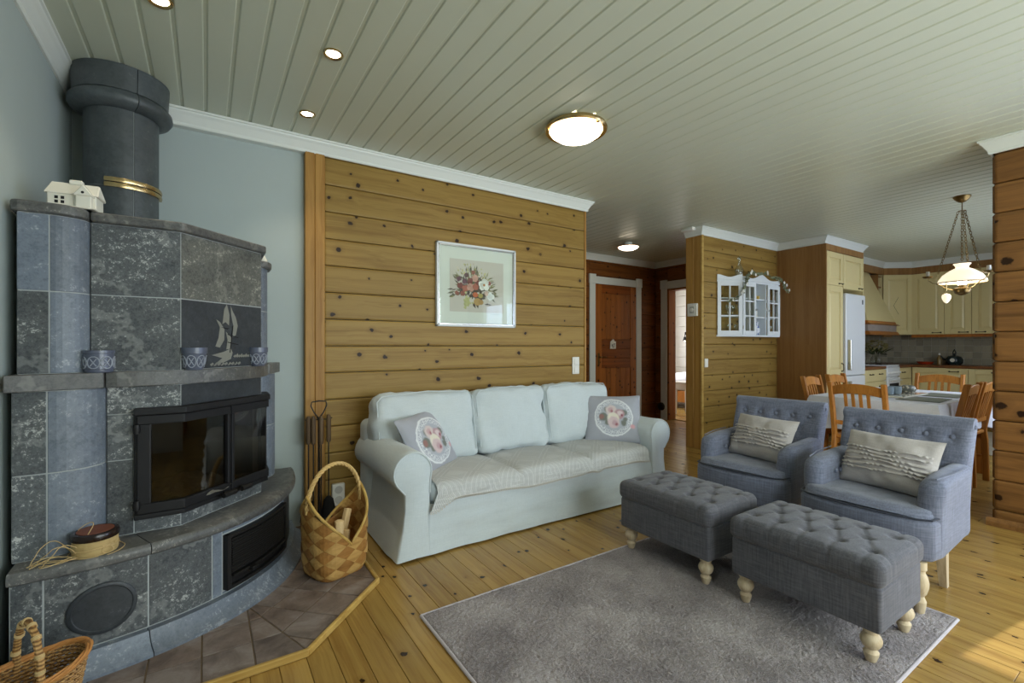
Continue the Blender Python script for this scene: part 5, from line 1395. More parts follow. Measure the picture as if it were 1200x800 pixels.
for i in range(NS):
    for j in range(-1, 13):
        # diamonds on the unrolled wall
        if (i + j) % 2: continue
        w = 2 * PI / NS; hh_ = 0.034
        tc_, hc_ = w * i, 0.028 + hh_ * j
        quad = [(tc_, hc_ - hh_), (tc_ + w, hc_), (tc_, hc_ + hh_), (tc_ - w, hc_)]
        if hc_ - hh_ * 0.4 > rim_h(tc_): continue
        off = 0.0028 if ((i + j) // 2) % 2 else 0.0
        N = 3; pts = []
        for off2 in (off + 0.002, off - 0.004):
            for a in range(N + 1):
                for b in range(N + 1):
                    u, v_ = a / N, b / N
                    th = tc_ + w * (u - v_) * 0.98; hq = hc_ - hh_ + hh_ * (u + v_)
                    hq = max(0.0, min(hq, rim_h(th)))
                    bul = 0.0022 * math.sin(PI * u) * math.sin(PI * v_)
                    pts.append(bshape(th, hq, off2 + (bul if off2 > off else 0)))
        M_ = (N + 1) ** 2; fs = []
        for a in range(N):
            for b in range(N):
                q = (a * (N + 1) + b, a * (N + 1) + b + 1, (a + 1) * (N + 1) + b + 1, (a + 1) * (N + 1) + b)
                fs += [q, tuple(M_ + k_ for k_ in reversed(q))]
        MB().add(pts, fs).obj('splint', sp_m[j % 2], bsk)
MB().tube([bshape(t, rim_h(t), 0.002) for t in [2 * PI * i / 72 for i in range(72)]], 0.0075, 8, closed=True).obj('rim', m_trim_wood, bsk, smooth=True)
hd_ = MB()
for s in range(3):
    path = []
    for i in range(60):
        a = PI * i / 59; rr_ = 0.005
        b = a * 16 + s * 2 * PI / 3
        ax = 0.158 * math.cos(a) * (1 - 0.0 * math.sin(a)); az = 0.33 + 0.225 * math.sin(a) ** 0.9
        path.append((ax + rr_ * math.cos(b) * math.cos(a), rr_ * math.sin(b) * 1.4, az + rr_ * math.cos(b)))
    hd_.tube(path, 0.0065, 6)
hd_.obj('handle', plain('twisted_cane', S(206, 172, 110), 0.55, var=0.15, nscale=50), bsk, smooth=True)
m_log = wood('split_log', S(226, 196, 146), S(196, 156, 102), 2, rough=0.75, var=0.1, grain=30)
def log(label, loc, rx, ry, L, r, k):
    R3 = random.Random(k); n = 6
    poly = [(r * (0.75 + 0.35 * R3.random()) * math.cos(2 * PI * i / n + 0.3), r * (0.75 + 0.35 * R3.random()) * math.sin(2 * PI * i / n + 0.3)) for i in range(n)]
    o = MB().prism(poly, 0, L).obj('firewood', m_log, None, bevel=0.003)
    tag(o, label, 'firewood', 'split firewood in the basket')
    o.location = loc; o.rotation_euler = (rx, ry, 0.4 * k)
Bx, By = 0.565, 2.555
log('pale split log standing upright in the splint basket', (Bx - 0.0, By - 0.05, 0.034), 0.1, -0.03, 0.27, 0.026, 1)
log('split log leaning aslant across the splint basket', (Bx + 0.0, By - 0.02, 0.034), 0.0, 0.42, 0.30, 0.024, 2)
log('short stubby log lying low inside the splint basket', (Bx - 0.045, By - 0.05, 0.034), 0.05, -0.2, 0.19, 0.026, 3)
log('dark-edged log behind the upright one in the splint basket', (Bx + 0.035, By - 0.065, 0.034), 0.1, 0.25, 0.20, 0.024, 4)
log('thin stick resting inside the basket against the rim', (Bx - 0.075, By + 0.01, 0.034), 0.0, -0.15, 0.17, 0.02, 5)

# wicker basket by the wall
wk = NT('wicker'); v = wk.coords(False)
wv = wk.n('TexWave', {'Vector': v, 'Scale': 30.0, 'Distortion': 2.0, 'Detail': 2.0}, wave_type='BANDS', bands_direction='Z').outputs['Fac']
nz = wk.noise(v, 60, 3)
wk.p(Base_Color=wk.ramp(wk.math('ADD', wk.math('MULTIPLY', wv, 0.5), wk.math('MULTIPLY', nz, 0.5)), [(0.2, S(98, 66, 34)), (0.5, S(168, 124, 68)), (0.8, S(204, 164, 104))]), Roughness=0.6)
m_wick = wk.m
wb = thing('wicker_basket', 'oval wicker basket with bark-wrapped handle on the tiles by the wall', 'basket', (-0.445, 1.955, 0.024), 0.5)
WA, WB_, WH = 0.135, 0.095, 0.185
ribs = MB()
for i in range(40):
    t = 2 * PI * i / 40
    ribs.tube([(WA * (0.72 + 0.28 * s_) * math.cos(t), WB_ * (0.72 + 0.28 * s_) * math.sin(t), 0.004 + WH * s_ * (1 + 0.1 * math.cos(t) ** 2)) for s_ in [q / 5 for q in range(6)]], 0.0028, 5)
ribs.obj('stake_ribs', m_wick, wb, smooth=True)
wv_ = MB()
for q in range(26):
    s_ = q / 25
    wv_.tube([((WA * (0.72 + 0.28 * s_) + 0.0035 * (1 if (i + q) % 2 else -1)) * math.cos(2 * PI * i / 80), (WB_ * (0.72 + 0.28 * s_) + 0.0035 * (1 if (i + q) % 2 else -1)) * math.sin(2 * PI * i / 80), 0.006 + WH * s_ * (1 + 0.1 * math.cos(2 * PI * i / 80) ** 2)) for i in range(80)], 0.0038, 5, closed=True)
o = wv_.obj('woven_wall', m_wick, wb, smooth=True); o['kind'] = 'stuff'
MB().prism([(WA * 0.72 * math.cos(2 * PI * i / 40), WB_ * 0.72 * math.sin(2 * PI * i / 40)) for i in range(40)], 0.0, 0.008).obj('bottom', m_wick, wb)
rm = MB()
for q in range(4):
    rm.tube([((WA + 0.004 + 0.006 * math.cos(PI / 2 * q + i * 0.3)) * math.cos(2 * PI * i / 80), (WB_ + 0.004 + 0.006 * math.cos(PI / 2 * q + i * 0.3)) * math.sin(2 * PI * i / 80), 0.012 + WH * (1 + 0.1 * math.cos(2 * PI * i / 80) ** 2) + 0.006 * math.sin(PI / 2 * q + i * 0.3)) for i in range(80)], 0.0046, 5, closed=True)
rm.obj('rim', plain('rim_cane', S(190, 132, 72), 0.5, var=0.2, nscale=60), wb, smooth=True)
hpath = [((0.004 * fbm((i, 0, 0), 0.7)), WB_ * math.cos(PI * i / 24), 0.17 + 0.178 * math.sin(PI * i / 24) ** 0.8) for i in range(25)]
hw = MB().tube(hpath, [0.0095 + 0.0015 * fbm((i, 1, 2), 0.9) for i in range(25)], 8).obj('handle', m_wick, wb, smooth=True)
tie = MB()
for q in (2, 5, 8, 11, 14, 17, 20, 22):
    p = Vector(hpath[q]); d_ = (Vector(hpath[q + 1]) - Vector(hpath[q - 1])).normalized(); sd = Vector((1, 0, 0)); up_ = d_.cross(sd)
    for z in (-0.004, 0.0, 0.004): tie.tube([p + d_ * z + sd * 0.0105 * math.cos(a) + up_ * 0.0105 * math.sin(a) for a in [2 * PI * i / 10 for i in range(10)]], 0.002, 5, closed=True)
o = tie.obj('raffia_binding', m_raffia, hw, smooth=True); o['kind'] = 'stuff'

# fire irons
ft = thing('fire_iron_set', 'black iron fireplace tool set with wooden grips by the log wall', 'fire irons', (0.615, 3.235, 0.024), 0.1)
MB().lathe([(0.10, 0), (0.10, 0.008), (0.02, 0.016), (0.0, 0.02)], (0, 0, 0), 24).obj('base', m_black, ft, smooth=True)
MB().tube([(0, 0, 0.01), (0, 0, 0.70)], 0.007, 8).obj('post', m_black, ft, smooth=True)
MB().tube([(0, 0, 0.70), (-0.03, 0, 0.74), (-0.05, 0, 0.785), (-0.045, 0, 0.81), (0, 0, 0.815), (0.045, 0, 0.81), (0.05, 0, 0.785), (0.03, 0, 0.74), (0, 0, 0.70)], 0.0042, 7).obj('loop_handle', m_black, ft, smooth=True)
MB().tube([(-0.085, 0, 0.70), (-0.07, 0, 0.69), (0, 0, 0.695), (0.07, 0, 0.69), (0.085, 0, 0.70)], 0.0035, 6).tube([(0, -0.06, 0.70), (0, 0, 0.695), (0, 0.05, 0.70)], 0.0035, 6).obj('hook_bar', m_black, ft, smooth=True)
m_grip = wood('tool_grip', S(104, 84, 62), S(74, 58, 42), 2, rough=0.6)
def tool(nm, x, y, end):
    t = link(nm, None, ft, (x, y, 0))
    MB().lathe([(0.012, 0.54), (0.0155, 0.56), (0.0155, 0.70), (0.010, 0.72)], (0, 0, 0), 12).obj('grip', m_grip, t, smooth=True)
    MB().tube([(0, 0, 0.16), (0, 0, 0.55)], 0.0042, 7).obj('shaft', m_black, t, smooth=True)
    if end == 'brush': MB().lathe([(0.012, 0.18), (0.03, 0.16), (0.042, 0.10), (0.046, 0.05), (0.0, 0.05)], (0, 0, 0), 18).obj('brush_head', m_soot, t, smooth=True)
    if end == 'shovel': MB().grid(9, 8, lambda u, v_: ((u - 0.5) * 0.10 * (0.6 + 0.4 * v_), 0.035 * (2 * u - 1) ** 2 - 0.02, 0.17 - 0.13 * v_)).obj('shovel_blade', m_black, t, smooth=True)
    if end == 'poker': MB().tube([(0, 0, 0.17), (0, 0, 0.06), (0.01, 0, 0.045), (0.03, 0, 0.06)], 0.0042, 7).obj('poker_tip', m_black, t, smooth=True)
tool('hearth_brush', 0.062, 0, 'brush'); tool('ash_shovel', -0.065, 0, 'shovel'); tool('poker', 0.0, -0.045, 'poker'); tool('fire_tongs', -0.04, -0.02, 'poker')

# ------------------------------------------------------------------ ceiling lamps
cl = thing('ceiling_lamp', 'round brass-rimmed opal ceiling lamp above the rug, lit', 'ceiling lamp', (1.925, 2.20, CEIL))
MB().lathe([(0.17, 0), (0.188, -0.012), (0.195, -0.03), (0.188, -0.04), (0.166, -0.036), (0.16, -0.02)], (0, 0, 0), 48, closed=False).obj('rim', m_brass, cl, smooth=True)
MB().lathe([(0.168, -0.026), (0.155, -0.05), (0.12, -0.075), (0.07, -0.09), (0.0, -0.095)], (0, 0, 0), 48, closed=False).obj('shade', m_lamp, cl, smooth=True)
for a in (0.6, 2.7, 4.8): MB().box((-0.008, -0.01, -0.046), (0.008, 0.01, -0.03)).obj('clip', m_brass, cl, bevel=0.002).location = (0.178 * math.cos(a), 0.178 * math.sin(a), 0)
hl = thing('hall_lamp', 'small shallow opal ceiling lamp in the hallway, lit', 'ceiling lamp', (4.70, 4.32, CEIL))
MB().lathe([(0.05, 0), (0.05, -0.045), (0.0, -0.045)], (0, 0, 0), 24).obj('mount', m_white, hl, smooth=True)
MB().lathe([(0.05, -0.045), (0.138, -0.05), (0.142, -0.058), (0.132, -0.06)], (0, 0, 0), 36, closed=False).obj('rim', m_hoodwood, hl, smooth=True)
MB().lathe([(0.132, -0.058), (0.118, -0.075), (0.08, -0.092), (0.0, -0.10)], (0, 0, 0), 36, closed=False).obj('shade', m_lamp, hl, smooth=True)
for lab, x, y in (('recessed brass spotlight before the fireplace mantel', 0.498, 2.286), ('recessed brass spotlight close to the wall corner board', 0.498, 2.96), ('recessed brass spotlight beside the chimney collar', -0.156, 2.31)):
    s = thing('spotlight', lab, 'spotlight', (x, y, CEIL), 0, 'recessed ceiling spotlights')
    MB().lathe([(0.045, 0.0), (0.046, -0.005), (0.042, -0.009), (0.034, -0.006), (0.030, -0.001), (0.030, 0.008)], (0, 0, 0), 28, closed=False).obj('ring', m_brass, s, smooth=True)
    MB().lathe([(0.031, -0.002), (0.02, -0.005), (0.0, -0.006)], (0, 0, 0), 24, closed=False).obj('bulb', m_spot, s, smooth=True)
    l = bpy.data.lights.new('spot', 'SPOT'); l.energy = 9; l.spot_size = 1.5; l.spot_blend = 0.6; l.color = (1, 0.86, 0.66); l.shadow_soft_size = 0.03
    lo_ = bpy.data.objects.new('spot', l); COL.objects.link(lo_); lo_.parent = s; lo_.location = (0, 0, -0.02)

# ------------------------------------------------------------------ kitchen
m_handle = plain('pewter_handle', S(70, 60, 46), 0.4, metal=0.9, var=0.1)
handle_me = MB().tube([(-0.05, 0, 0), (-0.045, -0.018, 0), (-0.025, -0.026, -0.002), (0.025, -0.026, -0.002), (0.045, -0.018, 0), (0.05, 0, 0)], [0.008, 0.006, 0.0045, 0.0045, 0.006, 0.008], 7).lathe([(0.011, -0.004), (0.011, 0.002)], (-0.05, 0, 0), 10, 'y').lathe([(0.011, -0.004), (0.011, 0.002)], (0.05, 0, 0), 10, 'y').mesh('handle', m_handle, smooth=True)
def panel_door(par, name, loc, rz, w, h, mat, handle=None, flat=False):
    """raised-panel door; local x across (from 0), z up (from 0), face towards local -y"""
    g = 0.0025; f = 0.075 if w > 0.25 else 0.06
    m = MB()
    if flat or h < 0.25:
        m.box((g, -0.02, g), (w - g, 0, h - g)); bev = 0.004
    else:
        m.box((g, -0.02, g), (f, 0, h - g)); m.box((w - f, -0.02, g), (w - g, 0, h - g)); m.box((f, -0.02, g), (w - f, 0, f)); m.box((f, -0.02, h - f), (w - f, 0, h - g))
        m.box((f, -0.008, f), (w - f, 0, h - f)); a = f + 0.02
        m.hexa([(f + 0.004, -0.008, f + 0.004), (w - f - 0.004, -0.008, f + 0.004), (w - f - 0.004, -0.008, h - f - 0.004), (f + 0.004, -0.008, h - f - 0.004)], [(a + 0.012, -0.019, a + 0.012), (w - a - 0.012, -0.019, a + 0.012), (w - a - 0.012, -0.019, h - a - 0.012), (a + 0.012, -0.019, h - a - 0.012)])
        bev = 0.003
    d = m.obj(name, mat, par, bevel=bev)
    d.location = loc; d.rotation_euler = (0, 0, rz)
    for hx, hz, vert in (handle or []):
        hh = link('handle', handle_me, d, (hx, -0.02, hz))
        if vert: hh.rotation_euler = (0, PI / 2, 0)
    return d
YT = 2.70
KT = 2.46
pan = thing('pantry_cabinet', 'tall cream pantry cupboard with a beech veneer side panel', 'cabinet', (6.69, 2.99, 0))
def rel(o, t): o.location = Vector(o.location) - Vector(t.location); return o
def kb(t, nm, a, b, mat, bev=0.002): return rel(box(nm, a, b, mat, t, bev), t)
def kd(t, nm, loc, rz, w, h, mat=m_cream, **kw): return rel(panel_door(t, nm, loc, rz, w, h, mat, **kw), t)
kb(pan, 'side_panel', (6.452, YT - 0.02, 0), (6.472, 3.28, KT + 0.02), m_veneer)
kb(pan, 'carcass', (6.472, YT, 0.1), (6.928, 3.3, KT - 0.06), m_cream)
kb(pan, 'fascia', (6.472, YT - 0.02, KT - 0.06), (6.93, YT + 0.05, KT + 0.02), m_veneer)
kd(pan, 'door', (6.474, YT, 1.97), 0, 0.454, 0.425, handle=[(0.38, 0.03, 0)])
kd(pan, 'door', (6.474, YT, 0.82), 0, 0.454, 1.145, handle=[(0.41, 0.1, 1)]); kd(pan, 'door', (6.474, YT, 0.11), 0, 0.454, 0.705, handle=[(0.41, 0.6, 1)])
fr_ = thing('refrigerator', 'tall white fridge freezer beside the pantry cupboard', 'refrigerator', (7.24, 2.99, 0))
kb(fr_, 'body', (6.945, YT + 0.01, 0.06), (7.535, 3.28, 1.885), m_fridge, 0.004)
kb(fr_, 'upper_door', (6.945, YT - 0.05, 0.81), (7.535, YT + 0.005, 1.885), m_fridge, 0.01); kb(fr_, 'lower_door', (6.945, YT - 0.05, 0.07), (7.535, YT + 0.005, 0.80), m_fridge, 0.01)
kb(fr_, 'badge', (7.43, YT - 0.053, 1.76), (7.46, YT - 0.049, 1.82), m_dark, 0.001)
for z0, z1 in ((0.88, 1.28), (0.4, 0.74)): kb(fr_, 'handle', (6.975, YT - 0.095, z0), (7.0, YT - 0.05, z1), m_steel, 0.006)
ft_ = thing('fridge_top_cabinet', 'small cream cupboard above the fridge', 'cabinet', (7.24, 2.99, 1.93))
kb(ft_, 'carcass', (6.932, YT, 1.945), (7.55, 3.3, KT - 0.06), m_cream); kd(ft_, 'door', (6.934, YT, 1.945), 0, 0.614, 0.45, handle=[(0.52, 0.03, 0)])
kb(ft_, 'fascia', (6.932, YT - 0.02, KT - 0.06), (7.56, YT + 0.05, KT + 0.02), m_veneer); kb(ft_, 'side_panel', (7.55, YT - 0.02, 0.0), (7.565, 3.3, KT + 0.02), m_cream)
# niche above the hood and bottle rack
rk = thing('bottle_rack', 'brown open shelf niche with a slim bottle rack beside the cooker hood', 'shelf', (8.4, 3.2, 1.6))
kb(rk, 'back_panel', (7.57, 3.29, 1.40), (9.35, 3.315, KT - 0.05), m_counter); kb(rk, 'fascia', (7.57, 3.03, KT - 0.09), (9.36, 3.08, KT + 0.02), m_veneer)
kb(rk, 'side_panel', (9.20, 3.06, 1.37), (9.215, 3.29, KT - 0.09), m_veneer)
for z in (1.38, 1.62, 1.80, 1.98, 2.16, 2.33): kb(rk, 'shelf', (9.215, 3.06, z), (9.345, 3.29, z + 0.015), m_veneer)
# cooker hood
hod = thing('cooker_hood', 'cream pyramid cooker hood with brown wooden band', 'cooker hood', (8.6, 3.05, 1.36))
HX0, HX1, HY = 8.05, 9.17, 2.78
def hbox(nm, x0, x1, y0, z0, x2, x3, y1, z1, mat, bev=0.003):
    o = MB().hexa([(x0, y0, z0), (x1, y0, z0), (x1, 3.288, z0), (x0, 3.288, z0)], [(x2, y1, z1), (x3, y1, z1), (x3, 3.288, z1), (x2, 3.288, z1)]).obj(nm, mat, hod, bevel=bev); o.location = -Vector(hod.location); return o
hbox('canopy', HX0 + 0.03, HX1 - 0.03, HY + 0.03, 1.57, 8.40, 8.98, 3.12, 2.40, m_cream)
hbox('upper_moulding', HX0 + 0.02, HX1 - 0.02, HY + 0.02, 1.53, HX0 + 0.03, HX1 - 0.03, HY + 0.03, 1.575, m_hoodwood); hbox('upper_moulding', HX0 - 0.02, HX1 + 0.02, HY - 0.02, 1.515, HX0 + 0.01, HX1 - 0.01, HY + 0.01, 1.54, m_hoodwood)
hbox('tile_band', HX0 + 0.02, HX1 - 0.02, HY + 0.02, 1.42, HX0 + 0.02, HX1 - 0.02, HY + 0.02, 1.518, plain('hood_tile', S(158, 146, 138), 0.5, var=0.3, nscale=9))
hbox('lower_moulding', HX0 - 0.02, HX1 + 0.02, HY - 0.02, 1.365, HX0 + 0.01, HX1 - 0.01, HY + 0.01, 1.42, m_hoodwood)
# corner wall cupboard and the row above the sink
cc = thing('corner_cabinet', 'cream angled corner wall cupboard with a diamond line on the door', 'cabinet', (9.6, 3.0, 1.38))
MB().prism([(9.352, 3.06), (9.352, 3.3), (10.04, 3.3), (10.04, 2.775), (9.712, 2.775)], 1.38, KT - 0.09).obj('carcass', m_cream, cc).location = -Vector(cc.location)
cang = math.atan2(2.77 - 3.05, 9.70 - 9.35)
cw = math.hypot(0.35, 0.28)
dd_ = kd(cc, 'door', (9.35, 3.05, 1.38), cang, cw, KT - 0.09 - 1.38)
MB().box((-0.001, 0, 0), (0.001, 0.001, 0.15)).obj('door_inlay', m_handle, dd_).rotation_euler = (0, 0.45, 0)
for s_, rr_ in ((1, 0.5), (-1, PI - 0.5)):
    o = MB().box((-0.0015, -0.021, 0), (0.0015, -0.0185, 0.16)).obj('inlay_line', m_handle, dd_); o.location = (0.16, 0, 0.48); o.rotation_euler = (0, rr_, 0)
bpy.data.objects.remove([c for c in dd_.children if c.name.startswith('door_inlay')][0])
MB().wall_strip([(9.35 - 0.006, 3.05 - 0.008), (9.70 - 0.006, 2.77 - 0.008)], [(9.36, 3.07), (9.72, 2.79)], KT - 0.09, KT + 0.02).obj('fascia', m_veneer, cc).location = -Vector(cc.location)
XU = 9.70
yy = 2.77
uppers = [(0.41, 'wide cream wall cupboard next to the corner cupboard'), (0.312, 'narrow cream wall cupboard in the middle of the row over the sink'), (0.30, 'cream wall cupboard at the end of the row over the sink')]
for w, lab in uppers:
    t = thing('wall_cabinet', lab, 'cabinet', (9.87, yy - w / 2, 1.38), 0, 'cream wall cupboards over the sink')
    kb(t, 'carcass', (XU + 0.005, yy - w + 0.001, 1.38), (10.045, yy - 0.001, KT - 0.09), m_cream)
    kd(t, 'door', (XU, yy, 1.38), -PI / 2, w, KT - 0.09 - 1.38, handle=[(w - 0.09 if w > 0.31 else 0.1, 0.03, 0)])
    kb(t, 'fascia', (XU - 0.01, yy - w, KT - 0.09), (XU + 0.06, yy, KT + 0.02), m_veneer); kb(t, 'light_valance', (XU - 0.005, yy - w, 1.335), (XU + 0.02, yy, 1.38), m_hoodwood)
    yy -= w
kb(cc, 'light_valance', (9.36, 3.03, 1.345), (9.70, 3.06, 1.38), m_veneer)
# lower units
CT = 0.90
dr = thing('drawer_cabinet', 'cream drawer unit between fridge and stove', 'cabinet', (7.97, 3.0, 0))
kb(dr, 'carcass', (7.57, YT + 0.005, 0.1), (8.365, 3.29, CT - 0.04), m_cream); kb(dr, 'plinth', (7.57, YT + 0.05, 0.0), (8.365, 3.29, 0.1), m_counter)
for z0, h in ((0.69, 0.165), (0.50, 0.185), (0.11, 0.385)): kd(dr, 'drawer', (7.572, YT, z0), 0, 0.79, h, flat=True, handle=[(0.25, h * 0.62, 0), (0.58, h * 0.62, 0)])
sv = thing('stove', 'white freestanding electric stove with oven window', 'stove', (8.62, 3.0, 0))
kb(sv, 'body', (8.372, YT, 0.05), (8.868, 3.29, CT - 0.01), m_fridge, 0.006); kb(sv, 'hob', (8.372, YT - 0.02, CT - 0.01), (8.868, 3.29, CT + 0.012), m_fridge, 0.005)
kb(sv, 'control_panel', (8.375, YT - 0.03, 0.74), (8.865, YT + 0.01, CT - 0.015), m_fridge, 0.006)
for i in range(6): rel(MB().lathe([(0.0, -0.03), (0.014, -0.028), (0.018, 0.0)], (8.43 + 0.075 * i, YT - 0.03, 0.80), 14, 'y').obj('knob', m_plastic, sv, smooth=True), sv)
kb(sv, 'oven_door', (8.38, YT - 0.035, 0.30), (8.86, YT + 0.005, 0.725), m_fridge, 0.008); kb(sv, 'oven_window', (8.44, YT - 0.0375, 0.38), (8.80, YT - 0.034, 0.64), m_dark, 0.001)
kb(sv, 'oven_handle', (8.42, YT - 0.075, 0.675), (8.82, YT - 0.055, 0.69), m_plastic, 0.005); kb(sv, 'drawer_front', (8.38, YT - 0.03, 0.08), (8.86, YT + 0.005, 0.285), m_fridge, 0.006)
for x in (8.5, 8.74):
    for y in (2.86, 3.12): rel(MB().lathe([(0, CT + 0.018), (0.075, CT + 0.018), (0.08, CT + 0.012)], (x, y, 0), 20).obj('hotplate', m_dark, sv, smooth=True), sv)
bc = thing('corner_base_cabinet', 'narrow cream base cupboard filling the corner beside the stove', 'cabinet', (9.2, 3.0, 0))
kb(bc, 'carcass', (8.875, YT + 0.005, 0.1), (9.445, 3.29, CT - 0.04), m_cream); kd(bc, 'drawer', (8.877, YT, 0.69), 0, 0.50, 0.165, flat=True, handle=[(0.15, 0.1, 0)]); kd(bc, 'door', (8.877, YT, 0.11), 0, 0.50, 0.575)
XB = 9.45
yy = 2.69
for w, lab, hx in ((0.66, 'wide cream base cupboard beside the kitchen corner', None), (0.44, 'cream base cupboard under the kettle', 0.3), (0.45, 'cream base cupboard under the tap', 0.1), (0.0, '', 0)):
    if not w: continue
    t = thing('base_cabinet', lab, 'cabinet', (9.75, yy - w / 2, 0), 0, 'cream base cupboards below the worktop')
    kb(t, 'carcass', (XB + 0.005, yy - w + 0.001, 0.1), (10.04, yy - 0.001, CT - 0.04), m_cream); kb(t, 'plinth', (XB + 0.05, yy - w, 0), (10.04, yy, 0.1), m_counter)
    kd(t, 'door', (XB, yy, 0.11), -PI / 2, w, CT - 0.045 - 0.11, handle=[(hx or 0.5, CT - 0.2, 0)])
    yy -= w
dw = thing('dishwasher', 'white dishwasher at the end of the kitchen counter', 'dishwasher', (9.75, yy - 0.3, 0))
kb(dw, 'body', (XB + 0.01, yy - 0.6, 0.02), (10.04, yy - 0.002, CT - 0.04), m_fridge); kb(dw, 'door', (XB - 0.02, yy - 0.6, 0.1), (XB + 0.01, yy - 0.002, 0.74), m_fridge, 0.006); kb(dw, 'control_strip', (XB - 0.02, yy - 0.6, 0.745), (XB + 0.01, yy - 0.002, CT - 0.045), m_fridge, 0.005)
wt = thing('worktop', 'brown wooden kitchen worktop along two walls', 'worktop', (9.7, 2.6, CT - 0.04))
for nm, a, b in (('worktop_run', (7.57, YT - 0.02, CT - 0.04), (8.37, 3.315, CT)), ('worktop_run', (8.87, YT - 0.02, CT - 0.04), (XB - 0.02, 3.315, CT)), ('worktop_run', (XB - 0.02, 0.5, CT - 0.04), (10.045, 3.315, CT))): kb(wt, nm, a, b, m_counter, 0.006)
# backsplash tiles
st_m = NT('glazed_wall_tile'); v = st_m.coords()
st_m.p(Base_Color=st_m.mix(st_m.noise(v, 16, 5), st_m.ramp(st_m.rand(), [(0, S(124, 118, 100)), (0.5, S(156, 148, 126)), (1, S(182, 168, 142))]), S(160, 152, 130)), Roughness=0.35)
st_m.bump(st_m.noise(v, 25, 3), 0.15, 0.003)
tl = MB().box((-0.048, -0.008, -0.048), (0.048, 0, 0.048)).mesh('tile', st_m.m, bevel=0.003)
for i in range(24):
    for j in range(5): child_of(link('tile', tl, None, (7.67 + 0.1 * i, 3.32, CT + 0.05 + 0.1 * j), 0), wall_kitchen_back)
for i in range(18):
    for j in range(5): child_of(link('tile', tl, None, (XK, 3.26 - 0.1 * i, CT + 0.05 + 0.1 * j), -PI / 2), wall_kitchen_end)
# things on the worktop
def lat(name, label, cat, loc, parts, group=None):
    t = thing(name, label, cat, loc, 0, group)
    for nm, prof, mat in parts: MB().lathe(prof, (0, 0, 0), 24).obj(nm, mat, t, smooth=True)
    return t
lat('paper_towel', 'white kitchen paper roll standing by the fridge', 'paper roll', (8.28, 3.05, CT), [('base', [(0.07, 0), (0.07, 0.012), (0.0, 0.014)], m_hoodwood), ('roll', [(0.058, 0.014), (0.058, 0.24), (0.02, 0.24), (0.02, 0.235)], m_paper), ('spindle', [(0.009, 0.2), (0.009, 0.27), (0.014, 0.28), (0, 0.29)], m_hoodwood)])
vs_ = lat('flower_vase', 'glass vase of dried hydrangea on the worktop beside the stove', 'vase', (9.25, 3.1, CT), [('vase', [(0.05, 0), (0.07, 0.02), (0.08, 0.07), (0.05, 0.13), (0.06, 0.16)], m_glass)])
fl = MB(); R4 = random.Random(5)
for i in range(260):
    th_, ph = R4.uniform(0, 2 * PI), math.acos(R4.uniform(-0.5, 1)); r = 0.15 * (0.85 + 0.2 * R4.random())
    c_ = Vector((r * math.sin(ph) * math.cos(th_) * 1.1, r * math.sin(ph) * math.sin(th_), 0.28 + r * math.cos(ph) * 0.8))
    a_, b_ = R4.uniform(0, 6.28), R4.uniform(-0.7, 0.7); u_ = Vector((math.cos(a_), math.sin(a_), b_)).normalized() * 0.02; w_ = Vector((-math.sin(a_), math.cos(a_), R4.uniform(-.5, .5))).normalized() * 0.02
    fl.add([c_ - u_, c_ - w_, c_ + u_, c_ + w_], [(0, 1, 2, 3)])
o = fl.obj('hydrangea_heads', plain('dried_petals', S(168, 156, 96), 0.8, var=0.3, nscale=40), vs_); o['kind'] = 'stuff'
lv = MB()
for i in range(16):
    a_ = R4.uniform(0, 6.28); r = R4.uniform(0.1, 0.24); p0 = Vector((0.06 * math.cos(a_), 0.06 * math.sin(a_), 0.16)); p1 = Vector((r * math.cos(a_), r * math.sin(a_), R4.uniform(0.15, 0.34))); sd = Vector((-math.sin(a_), math.cos(a_), 0)) * 0.03
    mid = (p0 + p1) / 2 + Vector((0, 0, 0.02)); lv.add([p0, mid - sd, p1, mid + sd], [(0, 1, 2, 3)])
lv.obj('leaves', plain('dull_leaf', S(70, 76, 40), 0.7, var=0.3), vs_)
MB().tube([(0, 0, 0.02), (0.01, 0, 0.2)], 0.004, 6).tube([(0.01, 0.01, 0.02), (-0.02, 0.02, 0.2)], 0.004, 6).obj('stems', plain('stem', S(86, 84, 44), 0.7), vs_)
kt = lat('enamel_kettle', 'dark round enamel kettle with a pale flower by the sink', 'kettle', (9.85, 2.28, CT), [('body', [(0.075, 0), (0.1, 0.03), (0.105, 0.08), (0.08, 0.13), (0.045, 0.145), (0.0, 0.15)], plain('dark_enamel', S(34, 44, 44), 0.2, var=0.2)), ('lid_knob', [(0.008, 0.148), (0.014, 0.165), (0.008, 0.178), (0, 0.18)], m_black)])
MB().tube([(-0.06, 0, 0.13), (-0.07, 0, 0.2), (0, 0, 0.24), (0.07, 0, 0.2), (0.06, 0, 0.13)], 0.007, 7).obj('handle', m_black, kt, smooth=True); MB().tube([(0, 0.09, 0.07), (0, 0.14, 0.1), (0, 0.165, 0.14)], [0.018, 0.013, 0.01], 8).obj('spout', m_black, kt, smooth=True)
MB().lathe([(0, -0.003), (0.03, 0.0)], (-0.102, 0, 0.075), 12, 'x').obj('flower_mark', m_ceramic, kt)
lat('soap_bottle', 'small clear bottle with brown liquid beside the kettle', 'bottle', (9.85, 2.46, CT), [('bottle', [(0.028, 0), (0.03, 0.01), (0.03, 0.10), (0.012, 0.13), (0.012, 0.15)], plain('amber_soap', S(150, 120, 70), 0.2)), ('cap', [(0.013, 0.15), (0.013, 0.18), (0, 0.182)], m_plastic)])
